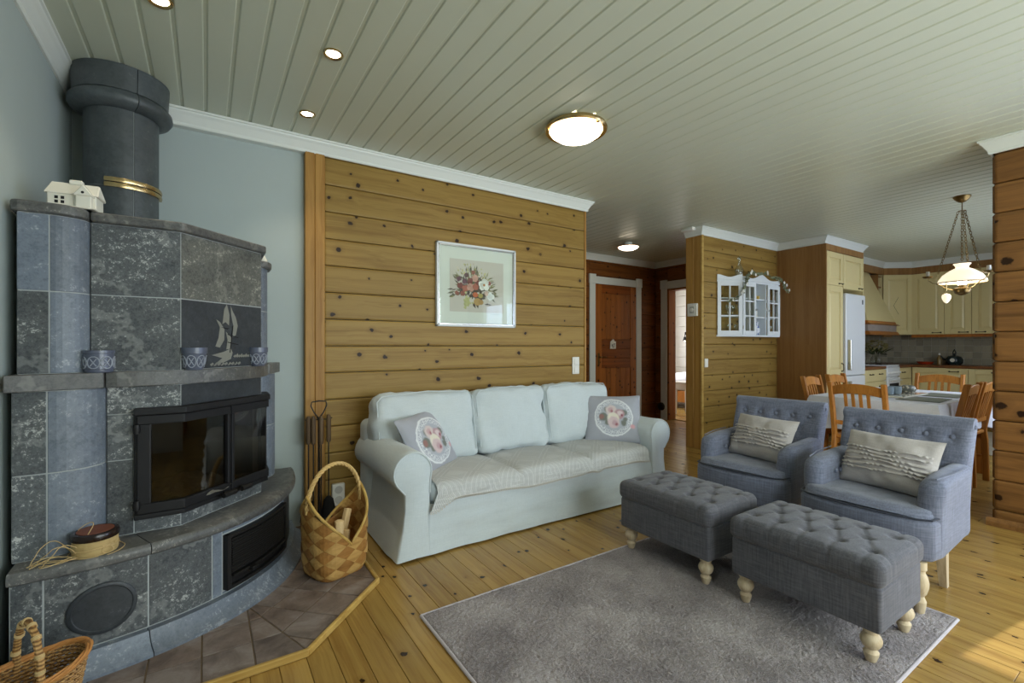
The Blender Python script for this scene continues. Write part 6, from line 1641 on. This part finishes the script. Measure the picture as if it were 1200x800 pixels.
pd = lat('red_dish', 'flat red enamel dish on the kitchen worktop', 'dish', (9.8, 2.62, CT), [('dish', [(0.08, 0), (0.11, 0.035), (0.115, 0.04), (0.105, 0.036), (0.07, 0.008), (0, 0.008)], plain('red_enamel', S(190, 66, 34), 0.25))])
tp = thing('kitchen_tap', 'chrome mixer tap standing behind the kitchen sink', 'tap', (9.93, 1.72, CT))
MB().lathe([(0.03, 0), (0.03, 0.02), (0.02, 0.04), (0.022, 0.12), (0, 0.125)], (0, 0, 0), 18).obj('body', m_steel, tp, smooth=True); MB().tube([(0, 0, 0.1), (-0.02, -0.03, 0.16), (-0.06, -0.09, 0.2), (-0.1, -0.15, 0.22), (-0.12, -0.17, 0.2)], 0.011, 8).obj('spout', m_steel, tp, smooth=True); MB().tube([(0, 0, 0.12), (0.01, 0.06, 0.17)], 0.008, 7).obj('lever', m_steel, tp, smooth=True)
krug = thing('kitchen_rug', 'flat beige woven rug on the kitchen floor', 'rug', (8.1, 1.65, 0))
MB().box((-0.95, -0.45, 0.001), (0.95, 0.45, 0.009)).obj('weave', fabric('flat_weave', S(138, 128, 108), S(172, 162, 142), 50), krug, bevel=0.003)

# ------------------------------------------------------------------ dining table and cloth
TX0, TX1, TY0, TY1, TZ = 4.64, 6.16, 1.17, 2.06, 0.742
tab = thing('dining_table', 'pine dining table under the white cloth', 'table', ((TX0 + TX1) / 2, (TY0 + TY1) / 2, 0))
def tb(nm, a, b, mat, bev=0.004): return rel(box(nm, a, b, mat, tab, bev), tab)
tb('tabletop', (TX0, TY0, TZ - 0.03), (TX1, TY1, TZ), m_chair)
for x in (TX0 + 0.02, TX1 - 0.09):
    for y in (TY0 + 0.03, TY1 - 0.1): tb('leg', (x, y, 0), (x + 0.07, y + 0.07, TZ - 0.03), m_chair)
tb('apron', (TX0 + 0.1, TY0 + 0.08, TZ - 0.12), (TX1 - 0.1, TY0 + 0.1, TZ - 0.03), m_chair); tb('apron', (TX0 + 0.1, TY1 - 0.1, TZ - 0.12), (TX1 - 0.1, TY1 - 0.08, TZ - 0.03), m_chair)
tcl = thing('tablecloth', 'white tablecloth hanging low over the dining table', 'tablecloth', ((TX0 + TX1) / 2, (TY0 + TY1) / 2, TZ))
def cloth_pt(u, v):
    # u around the edge, v from table centre (0) over the edge (0.4) to the hem (1)
    a = 2 * PI * u; c_, s_ = math.cos(a), math.sin(a); n = 12.0
    k = 1.0 / max(abs(c_), abs(s_))
    hx, hy = (TX1 - TX0) / 2 + 0.004, (TY1 - TY0) / 2 + 0.004
    ex, ey = c_ * k, s_ * k
    corner = (abs(ex) * abs(ey)) ** 6
    if v <= 0.4:
        f = v / 0.4; return (ex * hx * f, ey * hy * f, 0.004)
    q = (v - 0.4) / 0.6
    drop = (0.27 + 0.14 * corner) * q
    out = 0.006 + 0.016 * q * (math.sin(a * 19) * 0.5 + 0.5) + 0.06 * corner * q
    return (ex * (hx + out), ey * (hy + out), 0.004 - drop)
o = MB().grid(240, 21, cloth_pt, wrap=True).obj('cloth', m_cloth, tcl, smooth=True, angle=1.2)
ry = MB().box((-0.3, -0.11, 0), (0.3, 0.11, 0.016)).obj('serving_tray', m_ceramic, None, bevel=0.006); tag(ry, 'white rectangular tray in the middle of the dining table', 'tray'); ry.location = (5.28, 1.58, TZ + 0.005)
m_cup = plain('blue_stoneware', S(132, 148, 160), 0.4, var=0.15, nscale=30)
def cup(x, y, lab):
    t = lat('stoneware_mug', lab, 'mug', (x, y, TZ + 0.022), [('body', [(0.03, 0), (0.042, 0.008), (0.046, 0.04), (0.044, 0.07), (0.039, 0.07), (0.036, 0.012), (0, 0.01)], m_cup)], 'blue mugs on the tray')
    MB().tube([(0.044, 0, 0.055), (0.066, 0, 0.05), (0.066, 0, 0.025), (0.043, 0, 0.02)], 0.005, 6).obj('handle', m_cup, t, smooth=True)
cup(5.08, 1.62, 'pale blue stoneware mug at the end of the tray'); cup(5.20, 1.60, 'pale blue stoneware mug next to the patterned bowl')
pb = NT('spotted_glaze'); v = pb.coords(); vo = pb.n('TexVoronoi', {'Vector': v, 'Scale': 45.0}).outputs['Distance']
pb.p(Base_Color=pb.ramp(vo, [(0.3, S(216, 208, 190)), (0.5, S(110, 112, 104))]), Roughness=0.4)
lat('patterned_bowl', 'round bowl with speckled pattern on the tray', 'bowl', (5.40, 1.575, TZ + 0.022), [('body', [(0.035, 0), (0.06, 0.015), (0.068, 0.04), (0.055, 0.066), (0.04, 0.072), (0.0, 0.074)], pb.m)])
m_mat = plain('grey_placemat', S(120, 122, 108), 0.85, var=0.25, nscale=9)
for x, y, r, lab in ((5.05, 1.36, 0.05, 'grey-green placemat before the chair near the table corner'), (5.60, 1.37, 0.0, 'grey-green placemat on the same side further along the table'), (5.25, 1.86, 0.0, 'grey-green placemat across the table from the tray')):
    o = MB().box((-0.2, -0.14, 0), (0.2, 0.14, 0.004)).obj('placemat', m_mat, None); tag(o, lab, 'placemat', 'placemats on the dining table'); o.location = (x, y, TZ + 0.006); o.rotation_euler = (0, 0, r)

# ------------------------------------------------------------------ dining chairs
def make_dchair():
    c = thing('dining_chair', '', 'chair', group='pine dining chairs')
    W2, H = 0.205, 0.90
    for s in (-1, 1):
        pts = [(-0.19 - 0.02 * (1 - t) * (1 if t < 0.5 else 0) - 0.085 * max(0, (t - 0.48) / 0.52) ** 1.2, s * 0.185, H * t) for t in [i / 10 for i in range(11)]]
        m = MB(); vs = []
        for p in pts:
            w, d = 0.016, 0.021; vs += [(p[0] - d, p[1] - w, p[2]), (p[0] + d, p[1] - w, p[2]), (p[0] + d, p[1] + w, p[2]), (p[0] - d, p[1] + w, p[2])]
        m.add(vs, [(4 * i + a, 4 * i + (a + 1) % 4, 4 * i + 4 + (a + 1) % 4, 4 * i + 4 + a) for i in range(10) for a in range(4)] + [(3, 2, 1, 0), (40, 41, 42, 43)])
        m.obj('back_post', m_chair, c, bevel=0.004)
        box('leg', (0.17, s * 0.19 - 0.019, 0), (0.208, s * 0.19 + 0.019, 0.43), m_chair, c, 0.005)
        box('side_stretcher', (-0.19, s * 0.19 - 0.009, 0.2), (0.18, s * 0.19 + 0.009, 0.225), m_chair, c, 0.003); box('seat_rail', (-0.19, s * 0.19 - 0.011, 0.37), (0.18, s * 0.19 + 0.011, 0.43), m_chair, c, 0.003)
    box('seat_rail', (0.178, -0.18, 0.37), (0.2, 0.18, 0.43), m_chair, c, 0.003)
    MB().rbox((-0.2, -0.208, 0.425), (0.222, 0.208, 0.455), 0.012, (9, 9, 9)).obj('seat', m_chair, c, smooth=True)
    def xb(z): t = z / H; return -0.19 - 0.085 * max(0, (t - 0.48) / 0.52) ** 1.2
    # arched top rail
    n = 20; tr = MB(); vs = []
    for i in range(n + 1):
        y = -0.175 + 0.35 * i / n; q = 1 - (2 * i / n - 1) ** 2
        zt = 0.862 + 0.03 * q; zb_ = 0.79 + 0.028 * max(0, math.cos((2 * i / n - 1) * PI)) * 0 + 0.022 * q
        for z, dx in ((zb_, -0.009), (zb_, 0.009), (zt, 0.009), (zt, -0.009)): vs.append((xb(z) + dx - 0.012 * q, y, z))
    tr.add(vs, [(4 * i + a, 4 * i + (a + 1) % 4, 4 * i + 4 + (a + 1) % 4, 4 * i + 4 + a) for i in range(n) for a in range(4)] + [(3, 2, 1, 0), (4 * n, 4 * n + 1, 4 * n + 2, 4 * n + 3)])
    tr.obj('top_rail', m_chair, c, bevel=0.003)
    box('lower_rail', (xb(0.55) - 0.009, -0.175, 0.54), (xb(0.55) + 0.009, 0.175, 0.575), m_chair, c, 0.003)
    for y in (-0.075, -0.022, 0.031 + 0.0, 0.084):
        y -= 0.0045
        MB().hexa([(xb(0.57) - 0.006, y - 0.011, 0.57), (xb(0.57) + 0.006, y - 0.011, 0.57), (xb(0.57) + 0.006, y + 0.011, 0.57), (xb(0.57) - 0.006, y + 0.011, 0.57)], [(xb(0.82) - 0.016, y - 0.011, 0.82), (xb(0.82) - 0.004, y - 0.011, 0.82), (xb(0.82) - 0.004, y + 0.011, 0.82), (xb(0.82) - 0.016, y + 0.011, 0.82)]).obj('back_slat', m_chair, c)
    return c
dc = make_dchair()
spots = [(4.655, 1.605, 0.0, 'pine dining chair at the table end behind the armchairs'), (5.13, 1.345, PI / 2 + 0.02, 'pine dining chair at the table corner behind the armchair beside the partition'), (5.62, 1.345, PI / 2 - 0.02, 'pine dining chair along the table side nearer the log partition'),
         (5.12, 1.99, -PI / 2 + 0.05, 'pine dining chair beside the beech side panel'), (5.66, 1.99, -PI / 2, 'pine dining chair before the pantry cupboard'), (6.30, 1.64, PI, 'pine dining chair at the table end towards the sink')]
for i, (x, y, r, lab) in enumerate(spots):
    o = dc if i == 0 else copy_tree(dc)
    o.location = (x, y, 0); o.rotation_euler = (0, 0, r); o['label'] = lab

# ------------------------------------------------------------------ hanging oil-style lamp
ch = thing('chandelier', 'brass chain-hung lamp with opal glass shade over the dining table', 'chandelier', (5.80, 1.29, CEIL))
MB().lathe([(0.062, 0), (0.064, -0.006), (0.05, -0.03), (0.026, -0.052), (0.01, -0.058), (0, -0.06)], (0, 0, 0), 28).obj('canopy', m_abrass, ch, smooth=True)
MB().tube([(0, 0, -0.05), (0, 0, -0.14)], 0.004, 6).obj('stem', m_abrass, ch, smooth=True)
MB().tube([(0.026 * math.cos(a), 0.026 * math.sin(a), -0.135) for a in [2 * PI * i / 20 for i in range(20)]], 0.0035, 6, closed=True).obj('chain_ring', m_abrass, ch, smooth=True)
ZS = -0.74
def chain(p0, p1, nm):
    p0, p1 = Vector(p0), Vector(p1); L = (p1 - p0).length; n = int(L / 0.026); m = MB(); d_ = (p1 - p0).normalized(); s_ = d_.cross(Vector((0.3, 0.9, 0.1))).normalized(); t_ = d_.cross(s_)
    for i in range(n):
        c_ = p0 + (p1 - p0) * ((i + 0.5) / n); w_ = s_ if i % 2 else t_
        m.tube([c_ + d_ * 0.017 * math.cos(a) + w_ * 0.0085 * math.sin(a) for a in [2 * PI * k_ / 10 for k_ in range(10)]], 0.0027, 5, closed=True)
    o = m.obj(nm, m_abrass, ch, smooth=True); o['kind'] = 'stuff'
for k in range(3):
    a = 2 * PI * k / 3 + 4.13
    chain((0.026 * math.cos(a), 0.026 * math.sin(a), -0.138), (0.165 * math.cos(a), 0.165 * math.sin(a), ZS + 0.04), 'chain')
chain((0, 0, -0.14), (0, 0, ZS + 0.15), 'chain')
MB().lathe([(0.058, ZS + 0.115), (0.062, ZS + 0.12), (0.046, ZS + 0.098), (0.044, ZS + 0.082), (0.085, ZS + 0.06), (0.135, ZS + 0.02), (0.165, ZS - 0.03), (0.17, ZS - 0.05)], (0, 0, 0), 40, closed=False).obj('shade', m_shade, ch, smooth=True)
MB().tube([(0.173 * math.cos(a), 0.173 * math.sin(a), ZS - 0.052) for a in [2 * PI * i / 40 for i in range(40)]], 0.005, 7, closed=True).obj('shade_ring', m_brass, ch, smooth=True)
MB().lathe([(0.0, ZS - 0.17), (0.02, ZS - 0.166), (0.05, ZS - 0.148), (0.062, ZS - 0.118), (0.058, ZS - 0.105), (0.03, ZS - 0.095), (0.03, ZS - 0.075), (0.0, ZS - 0.07)], (0, 0, 0), 28).obj('oil_bowl', m_abrass, ch, smooth=True)
MB().lathe([(0.03, ZS - 0.075), (0.034, ZS - 0.05), (0.028, ZS - 0.01), (0, ZS)], (0, 0, 0), 20).obj('bulb', m_lamp, ch, smooth=True)
for k in range(3):
    a = 2 * PI * k / 3 + 4.13; c_, s_ = math.cos(a), math.sin(a)
    ar = MB().tube([(0.06 * c_, 0.06 * s_, ZS - 0.12), (0.11 * c_, 0.11 * s_, ZS - 0.10), (0.15 * c_, 0.15 * s_, ZS - 0.07), (0.175 * c_, 0.175 * s_, ZS - 0.052)], 0.004, 6).tube([(0.173 * c_, 0.173 * s_, ZS - 0.052), (0.205 * c_, 0.205 * s_, ZS - 0.045), (0.235 * c_, 0.235 * s_, ZS - 0.02), (0.24 * c_, 0.24 * s_, ZS + 0.005)], 0.004, 6).obj('arm', m_brass, ch, smooth=True)
    MB().lathe([(0.0, ZS + 0.0), (0.03, ZS + 0.004), (0.042, ZS + 0.018), (0.04, ZS + 0.02), (0.012, ZS + 0.012), (0.0, ZS + 0.012)], (0.24 * c_, 0.24 * s_, 0), 20).obj('drip_cup', m_abrass, ar, smooth=True)
    MB().lathe([(0.014, ZS + 0.012), (0.014, ZS + 0.065), (0.0, ZS + 0.067)], (0.24 * c_, 0.24 * s_, 0), 14).obj('candle', m_plastic, ar, smooth=True)
pa = 2.6
MB().tube([(0.15 * math.cos(pa), 0.15 * math.sin(pa), ZS - 0.055), (0.15 * math.cos(pa), 0.15 * math.sin(pa), ZS - 0.13)], 0.004, 6).obj('pull_cord', m_brass, ch, smooth=True)
MB().lathe([(0.0, ZS - 0.245), (0.014, ZS - 0.235), (0.028, ZS - 0.21), (0.034, ZS - 0.185), (0.028, ZS - 0.165), (0.01, ZS - 0.155), (0, ZS - 0.152)], (0.15 * math.cos(pa), 0.15 * math.sin(pa), 0), 10).obj('pull_weight', m_shade, ch, smooth=True)

# ------------------------------------------------------------------ glazed wall cabinet
gc = thing('glazed_cabinet', 'white wall cabinet with glazed doors and open middle shelves', 'cabinet', (5.72, 3.28, 1.31))
G0 = Vector((5.72, 3.28, 1.31))
PA, PB, PC, PD = (5.075, 3.277), (5.33, 3.115), (6.17, 3.115), (6.40, 3.277)
ZC0, ZC1 = 1.31, 1.985
def gpart(mb, nm, mat, par=None, bev=0.002, **kw):
    o = mb.obj(nm, mat, par or gc, bevel=bev, **kw); o.location = -G0 if par is None else (0, 0, 0); return o
plan = [PA, PB, PC, PD]
def inset(pl, d):
    return [(pl[0][0] + d * 1.6, pl[0][1]), (pl[1][0] + d * 0.6, pl[1][1] + d), (pl[2][0] - d * 0.6, pl[2][1] + d), (pl[3][0] - d * 1.6, pl[3][1])]
gpart(MB().prism([(PA[0] - 0.01, PA[1]), (PB[0] - 0.008, PB[1] - 0.012), (PC[0] + 0.008, PC[1] - 0.012), (PD[0] + 0.01, PD[1])], ZC0, ZC0 + 0.02), 'bottom_board', m_cabwhite)
gpart(MB().prism(plan, ZC1 - 0.02, ZC1), 'top_board', m_cabwhite)
gpart(MB().box((5.615, 3.268, ZC0 + 0.02), (5.884, 3.277, ZC1 - 0.02)), 'back_board', m_cabblue)
for z in (1.545, 1.765): gpart(MB().prism(inset(plan, 0.022), z, z + 0.014), 'shelf', m_cabwhite)
def glazed(nm, a, b, z0, z1, knob=None):
    """door frame with 2 x 3 panes between plan points a and b"""
    a, b = Vector(a), Vector(b); L = (b - a).length; t = (b - a).normalized(); nn = Vector((t.y, -t.x))
    P = lambda s, d: tuple(a + t * s + nn * d)
    f = 0.045 if L > 0.29 else 0.04
    m = MB()
    def brr(s0, s1, h0, h1, d0=0.0, d1=0.018): m.wall_strip([P(s0, d1), P(s1, d1)], [P(s0, d0), P(s1, d0)], h0, h1)
    brr(0.002, f, z0, z1); brr(L - f, L - 0.002, z0, z1); brr(f, L - f, z0, z0 + 0.05); brr(f, L - f, z1 - 0.05, z1)
    brr(L / 2 - 0.008, L / 2 + 0.008, z0 + 0.05, z1 - 0.05)
    for k in (1, 2):
        z = z0 + 0.05 + (z1 - z0 - 0.1) * k / 3; brr(f, L - f, z - 0.008, z + 0.008, 0.001, 0.017)
    d = gpart(m, nm, m_cabwhite, None, 0.0015)
    for i in range(2):
        for j in range(3):
            s0 = f if i == 0 else L / 2 + 0.008; s1 = L / 2 - 0.008 if i == 0 else L - f
            h0 = z0 + 0.05 + (z1 - z0 - 0.1) * j / 3 + 0.008; h1 = z0 + 0.05 + (z1 - z0 - 0.1) * (j + 1) / 3 - 0.008
            gpart(MB().wall_strip([P(s0, 0.01), P(s1, 0.01)], [P(s0, 0.008), P(s1, 0.008)], h0, h1), 'pane', m_glass, d, 0)
    if knob:
        p = P(knob, 0.02); gpart(MB().lathe([(0.0, -0.022), (0.01, -0.02), (0.013, -0.012), (0.006, -0.004), (0.006, 0.004)], (p[0], p[1], (z0 + z1) / 2 - 0.01), 14, 'y'), 'knob', m_steel, d, 0, smooth=True)
    for h in (z0 + 0.09, z1 - 0.09):
        p = P(L - 0.004 if knob and knob < L / 2 else 0.004, 0.012); gpart(MB().lathe([(0.004, -0.02), (0.004, 0.02)], (p[0], p[1], h), 8), 'hinge', m_abrass, d, 0)
glazed('side_door', PA, PB, ZC0 + 0.02, ZC1 - 0.02)
glazed('front_door', (5.335, 3.115), (5.615, 3.115), ZC0 + 0.02, ZC1 - 0.02, knob=0.262)
glazed('front_door', (5.885, 3.115), (6.165, 3.115), ZC0 + 0.02, ZC1 - 0.02, knob=0.018)
glazed('side_door', PC, PD, ZC0 + 0.02, ZC1 - 0.02)
for x in (5.615, 5.872): gpart(MB().box((x, 3.12, ZC0 + 0.02), (x + 0.012, 3.27, ZC1 - 0.02)), 'partition', m_cabwhite)
def cornice(a, b, f):
    a, b = Vector(a), Vector(b); n = 24; t = (b - a).normalized(); nn = Vector((t.y, -t.x)); m = MB(); vs = []
    for i in range(n + 1):
        s = i / n; p = a + (b - a) * s; h = f(s)
        for d, z in ((0.016, ZC1 - 0.002), (0.016, ZC1 + h), (0.0, ZC1 + h), (0.0, ZC1 - 0.002)): q = p + nn * d; vs.append((q.x, q.y, z))
    m.add(vs, [(4 * i + k, 4 * i + (k + 1) % 4, 4 * i + 4 + (k + 1) % 4, 4 * i + 4 + k) for i in range(n) for k in range(4)] + [(3, 2, 1, 0), (4 * n, 4 * n + 1, 4 * n + 2, 4 * n + 3)])
    gpart(m, 'scalloped_cornice', m_cabwhite, None, 0)
cornice(PB, PC, lambda s: 0.045 + 0.045 * math.exp(-((s - 0.5) / 0.14) ** 2) - 0.015 * math.sin(2 * PI * s) ** 2); cornice(PA, PB, lambda s: 0.05 + 0.015 * math.cos(2 * PI * s)); cornice(PC, PD, lambda s: 0.05 + 0.015 * math.cos(2 * PI * s))
# crockery inside
m_blue_w = NT('blue_white_china'); v = m_blue_w.coords(); nz_ = m_blue_w.noise(v, 34, 3)
m_blue_w.p(Base_Color=m_blue_w.ramp(nz_, [(0.5, S(226, 228, 232)), (0.58, S(60, 84, 160))]), Roughness=0.15); m_blue_w = m_blue_w.m
m_yel = plain('ochre_egg_cup', S(190, 160, 70), 0.4, var=0.1)
SH = [ZC0 + 0.021, 1.560, 1.780]
for i, x in enumerate((5.735, 5.80)):
    lat('ochre_cup', 'small ochre cup on the top open shelf of the glazed cabinet', 'cup', (x, 3.19, SH[2]), [('body', [(0.018, 0), (0.026, 0.012), (0.03, 0.045), (0.026, 0.045), (0.02, 0.014), (0, 0.012)], m_yel)], 'ochre cups in the glazed cabinet')
lat('china_jug', 'blue and white china vase on the lowest open shelf of the glazed cabinet', 'vase', (5.765, 3.19, SH[0]), [('body', [(0.03, 0), (0.045, 0.03), (0.05, 0.07), (0.03, 0.12), (0.024, 0.14), (0.034, 0.165), (0.028, 0.165), (0.0, 0.1)], m_blue_w)])
lat('china_figurine', 'white china figurine on the middle open shelf of the glazed cabinet', 'figurine', (5.76, 3.19, SH[1]), [('body', [(0.028, 0), (0.03, 0.008), (0.018, 0.03), (0.024, 0.06), (0.012, 0.085), (0.016, 0.1), (0.0, 0.118)], m_ceramic)])
m_gl = thin_glass('glassware', (0.9, 0.95, 0.95, 1), 0.3, 0.03)
gi = 0
for x, y, sh in ((5.22, 3.225, 1), (5.30, 3.215, 1), (5.42, 3.20, 1), (5.24, 3.225, 0), (5.36, 3.2, 0), (5.5, 3.2, 1), (6.02, 3.2, 1), (6.12, 3.2, 0), (5.98, 3.2, 0)):
    lat('stem_glass', 'clear stem glass on the %s shelf behind the %s' % (('lowest', 'middle')[sh], 'angled side door' if x < 5.34 else 'front door beside the ochre cups' if x < 5.6 else 'front door beside the beech panel'), 'glass', (x, y, SH[sh]), [('bowl', [(0.024, 0), (0.022, 0.004), (0.004, 0.01), (0.004, 0.05), (0.02, 0.065), (0.028, 0.09), (0.026, 0.125)], m_gl)], 'stem glasses in the glazed cabinet')
bt_ = lat('glass_decanter', 'tall clear glass decanter standing on the glazed cabinet', 'decanter', (5.40, 3.19, ZC1), [('body', [(0.045, 0), (0.05, 0.01), (0.03, 0.05), (0.045, 0.08), (0.05, 0.13), (0.03, 0.18), (0.014, 0.21), (0.018, 0.235)], m_gl), ('stopper', [(0.0, 0.22), (0.01, 0.235), (0.022, 0.26), (0.018, 0.29), (0.0, 0.31)], m_gl)])
gar = thing('garland', 'trailing artificial garland with white blossoms draped over the glazed cabinet', 'garland', (5.72, 3.2, ZC1))
R5 = random.Random(21)
ctrl = [(5.16, 3.19, 1.72), (5.28, 3.10, 1.80), (5.33, 3.08, 1.92), (5.36, 3.075, 2.03), (5.44, 3.085, 2.07), (5.58, 3.085, 2.065), (5.70, 3.085, 2.085), (5.85, 3.085, 2.08), (6.0, 3.085, 2.06), (6.12, 3.085, 2.05), (6.20, 3.08, 2.02), (6.25, 3.08, 1.93), (6.33, 3.07, 1.90)]
path = []
for i in range(len(ctrl) - 1):
    for k in range(5): path.append(Vector(ctrl[i]).lerp(Vector(ctrl[i + 1]), k / 5) + Vector((0, 0, 0.008 * math.sin(i * 3 + k))))
off = -Vector((5.72, 3.2, ZC1))
MB().tube([p + off for p in path], 0.003, 5).obj('vine', plain('vine', S(96, 92, 62), 0.8), gar, smooth=True)
lf = MB(); bl = MB()
for p in path:
    for k in range(4):
        a_ = R5.uniform(0, 6.28); L = R5.uniform(0.022, 0.045); d_ = Vector((math.cos(a_), -abs(math.sin(a_)) * 0.6, R5.uniform(-0.7, 0.8))).normalized(); s_ = d_.cross(Vector((0.2, 0.9, 0.3))).normalized() * L * 0.35
        q = p + off; lf.add([q, q + d_ * L * 0.5 - s_, q + d_ * L, q + d_ * L * 0.5 + s_], [(0, 1, 2, 3)])
    if R5.random() < 0.28:
        q = p + off + Vector((R5.uniform(-.02, .02), -0.02, R5.uniform(-0.01, 0.03)))
        for k in range(5):
            a_ = 2 * PI * k / 5; d_ = Vector((math.cos(a_), -0.3, math.sin(a_))) * 0.022; s_ = Vector((-math.sin(a_), 0, math.cos(a_))) * 0.010
            bl.add([q, q + d_ * 0.6 - s_, q + d_, q + d_ * 0.6 + s_], [(0, 1, 2, 3)])
o = lf.obj('leaves', plain('sage_leaf', S(128, 134, 104), 0.8, var=0.25), gar); o['kind'] = 'stuff'
o = bl.obj('blossoms', plain('blossom', S(226, 222, 210), 0.8), gar); o['kind'] = 'stuff'

# small fittings on the divider wall
th_ = thing('thermostat', 'square white thermostat on the end of the divider wall', 'thermostat', (4.78, 3.385, 1.62))
MB().rbox((-0.03, -0.065, -0.075), (0, 0.065, 0.075), 0.008, (8, 8, 8)).obj('housing', m_plastic, th_, smooth=True); MB().box((-0.033, -0.03, -0.04), (-0.029, 0.03, 0.04)).obj('dial_panel', plain('grey_dial', S(186, 186, 180), 0.5), th_, bevel=0.001); MB().lathe([(0.02, -0.04), (0.022, -0.032)], (0, 0, 0), 16, 'x').obj('dial', m_plastic, th_)
s2 = thing('light_switch', 'single white light switch on the divider wall under the glazed cabinet', 'switch', (4.862, 3.28, 1.0))
MB().rbox((-0.03, -0.014, -0.05), (0.03, 0, 0.05), 0.005, (8, 8, 8)).obj('plate', m_plastic, s2, smooth=True); MB().box((-0.018, -0.019, -0.03), (0.018, -0.013, 0.03)).obj('rocker', m_plastic, s2, bevel=0.003)
sd = thing('motion_detector', 'cream detector box tucked above the crown moulding of the divider wall', 'detector', (4.70, 3.40, CEIL - 0.045))
MB().rbox((-0.045, -0.09, 0.005), (0.02, 0.07, 0.044), 0.012, (8, 8, 8)).obj('housing', m_plastic, sd, smooth=True); MB().box((-0.05, -0.06, 0.014), (-0.044, 0.04, 0.034)).obj('lens', m_paper, sd, bevel=0.003)

# bedroom glimpse
bed = thing('bed', 'bed with white duvet glimpsed through the bedroom doorway', 'bed', (8.3, 5.7, 0))
MB().box((-0.75, -0.6, 0.12), (0.85, 0.9, 0.34)).obj('bed_frame', m_chair, bed, bevel=0.01)
def duv(p, n, u): return wrinkle(p + Vector((0, 0, 0.05 * (1 - u[0] ** 2) * (1 - u[1] ** 2) if u[2] > 0 else 0)), n, 0.02, 5)
MB().rbox((-0.78, -0.62, 0.34), (0.86, 0.92, 0.60), 0.08, (20, 20, 10), duv).obj('duvet', m_cloth, bed, smooth=True)
MB().rbox((0.45, -0.4, 0.58), (0.82, 0.5, 0.78), 0.08, (12, 12, 10), duv).obj('pillow', m_cloth, bed, smooth=True)
for x in (-0.7, 0.78):
    for y in (-0.55, 0.82): MB().box((x, y, 0), (x + 0.06, y + 0.06, 0.12)).obj('leg', m_chair, bed)
nt_ = thing('bedside_table', 'small cream bedside table inside the bedroom doorway', 'table', (7.05, 5.10, 0))
MB().rbox((-0.2, -0.2, 0.545), (0.2, 0.2, 0.57), 0.01, (8, 8, 8)).obj('top', m_bedwall, nt_, smooth=True); MB().box((-0.17, -0.17, 0.44), (0.17, 0.17, 0.545)).obj('drawer_case', m_bedwall, nt_, bevel=0.004)
for x in (-0.16, 0.125):
    for y in (-0.16, 0.125): MB().hexa([(x + 0.008, y + 0.008, 0), (x + 0.028, y + 0.008, 0), (x + 0.028, y + 0.028, 0), (x + 0.008, y + 0.028, 0)], [(x, y, 0.44), (x + 0.036, y, 0.44), (x + 0.036, y + 0.036, 0.44), (x, y + 0.036, 0.44)]).obj('leg', m_bedwall, nt_)
rl = thing('reading_lamp', 'black gooseneck reading lamp on the bedroom wall, lit', 'wall lamp', (9.15, 6.68, 1.45))
MB().tube([(0, 0, 0), (-0.05, -0.03, 0.06), (-0.12, -0.07, 0.05), (-0.16, -0.09, -0.05)], 0.008, 7).obj('gooseneck', m_black, rl, smooth=True); MB().lathe([(0.02, 0.0), (0.045, -0.09), (0.04, -0.09)], (-0.16, -0.09, -0.05), 18, closed=False).obj('shade', m_black, rl, smooth=True); MB().lathe([(0.0, -0.10), (0.03, -0.085), (0.0, -0.06)], (-0.16, -0.09, -0.05), 14).obj('bulb', m_spot, rl, smooth=True)
st(MB().prism([(XH + 0.16, 3.5), (9.2, 3.5), (9.2, 7.0), (XH + 0.16, 7.0)], -0.016, -0.001).obj('floor_bedroom', m_floor), 'pine floor of the bedroom')
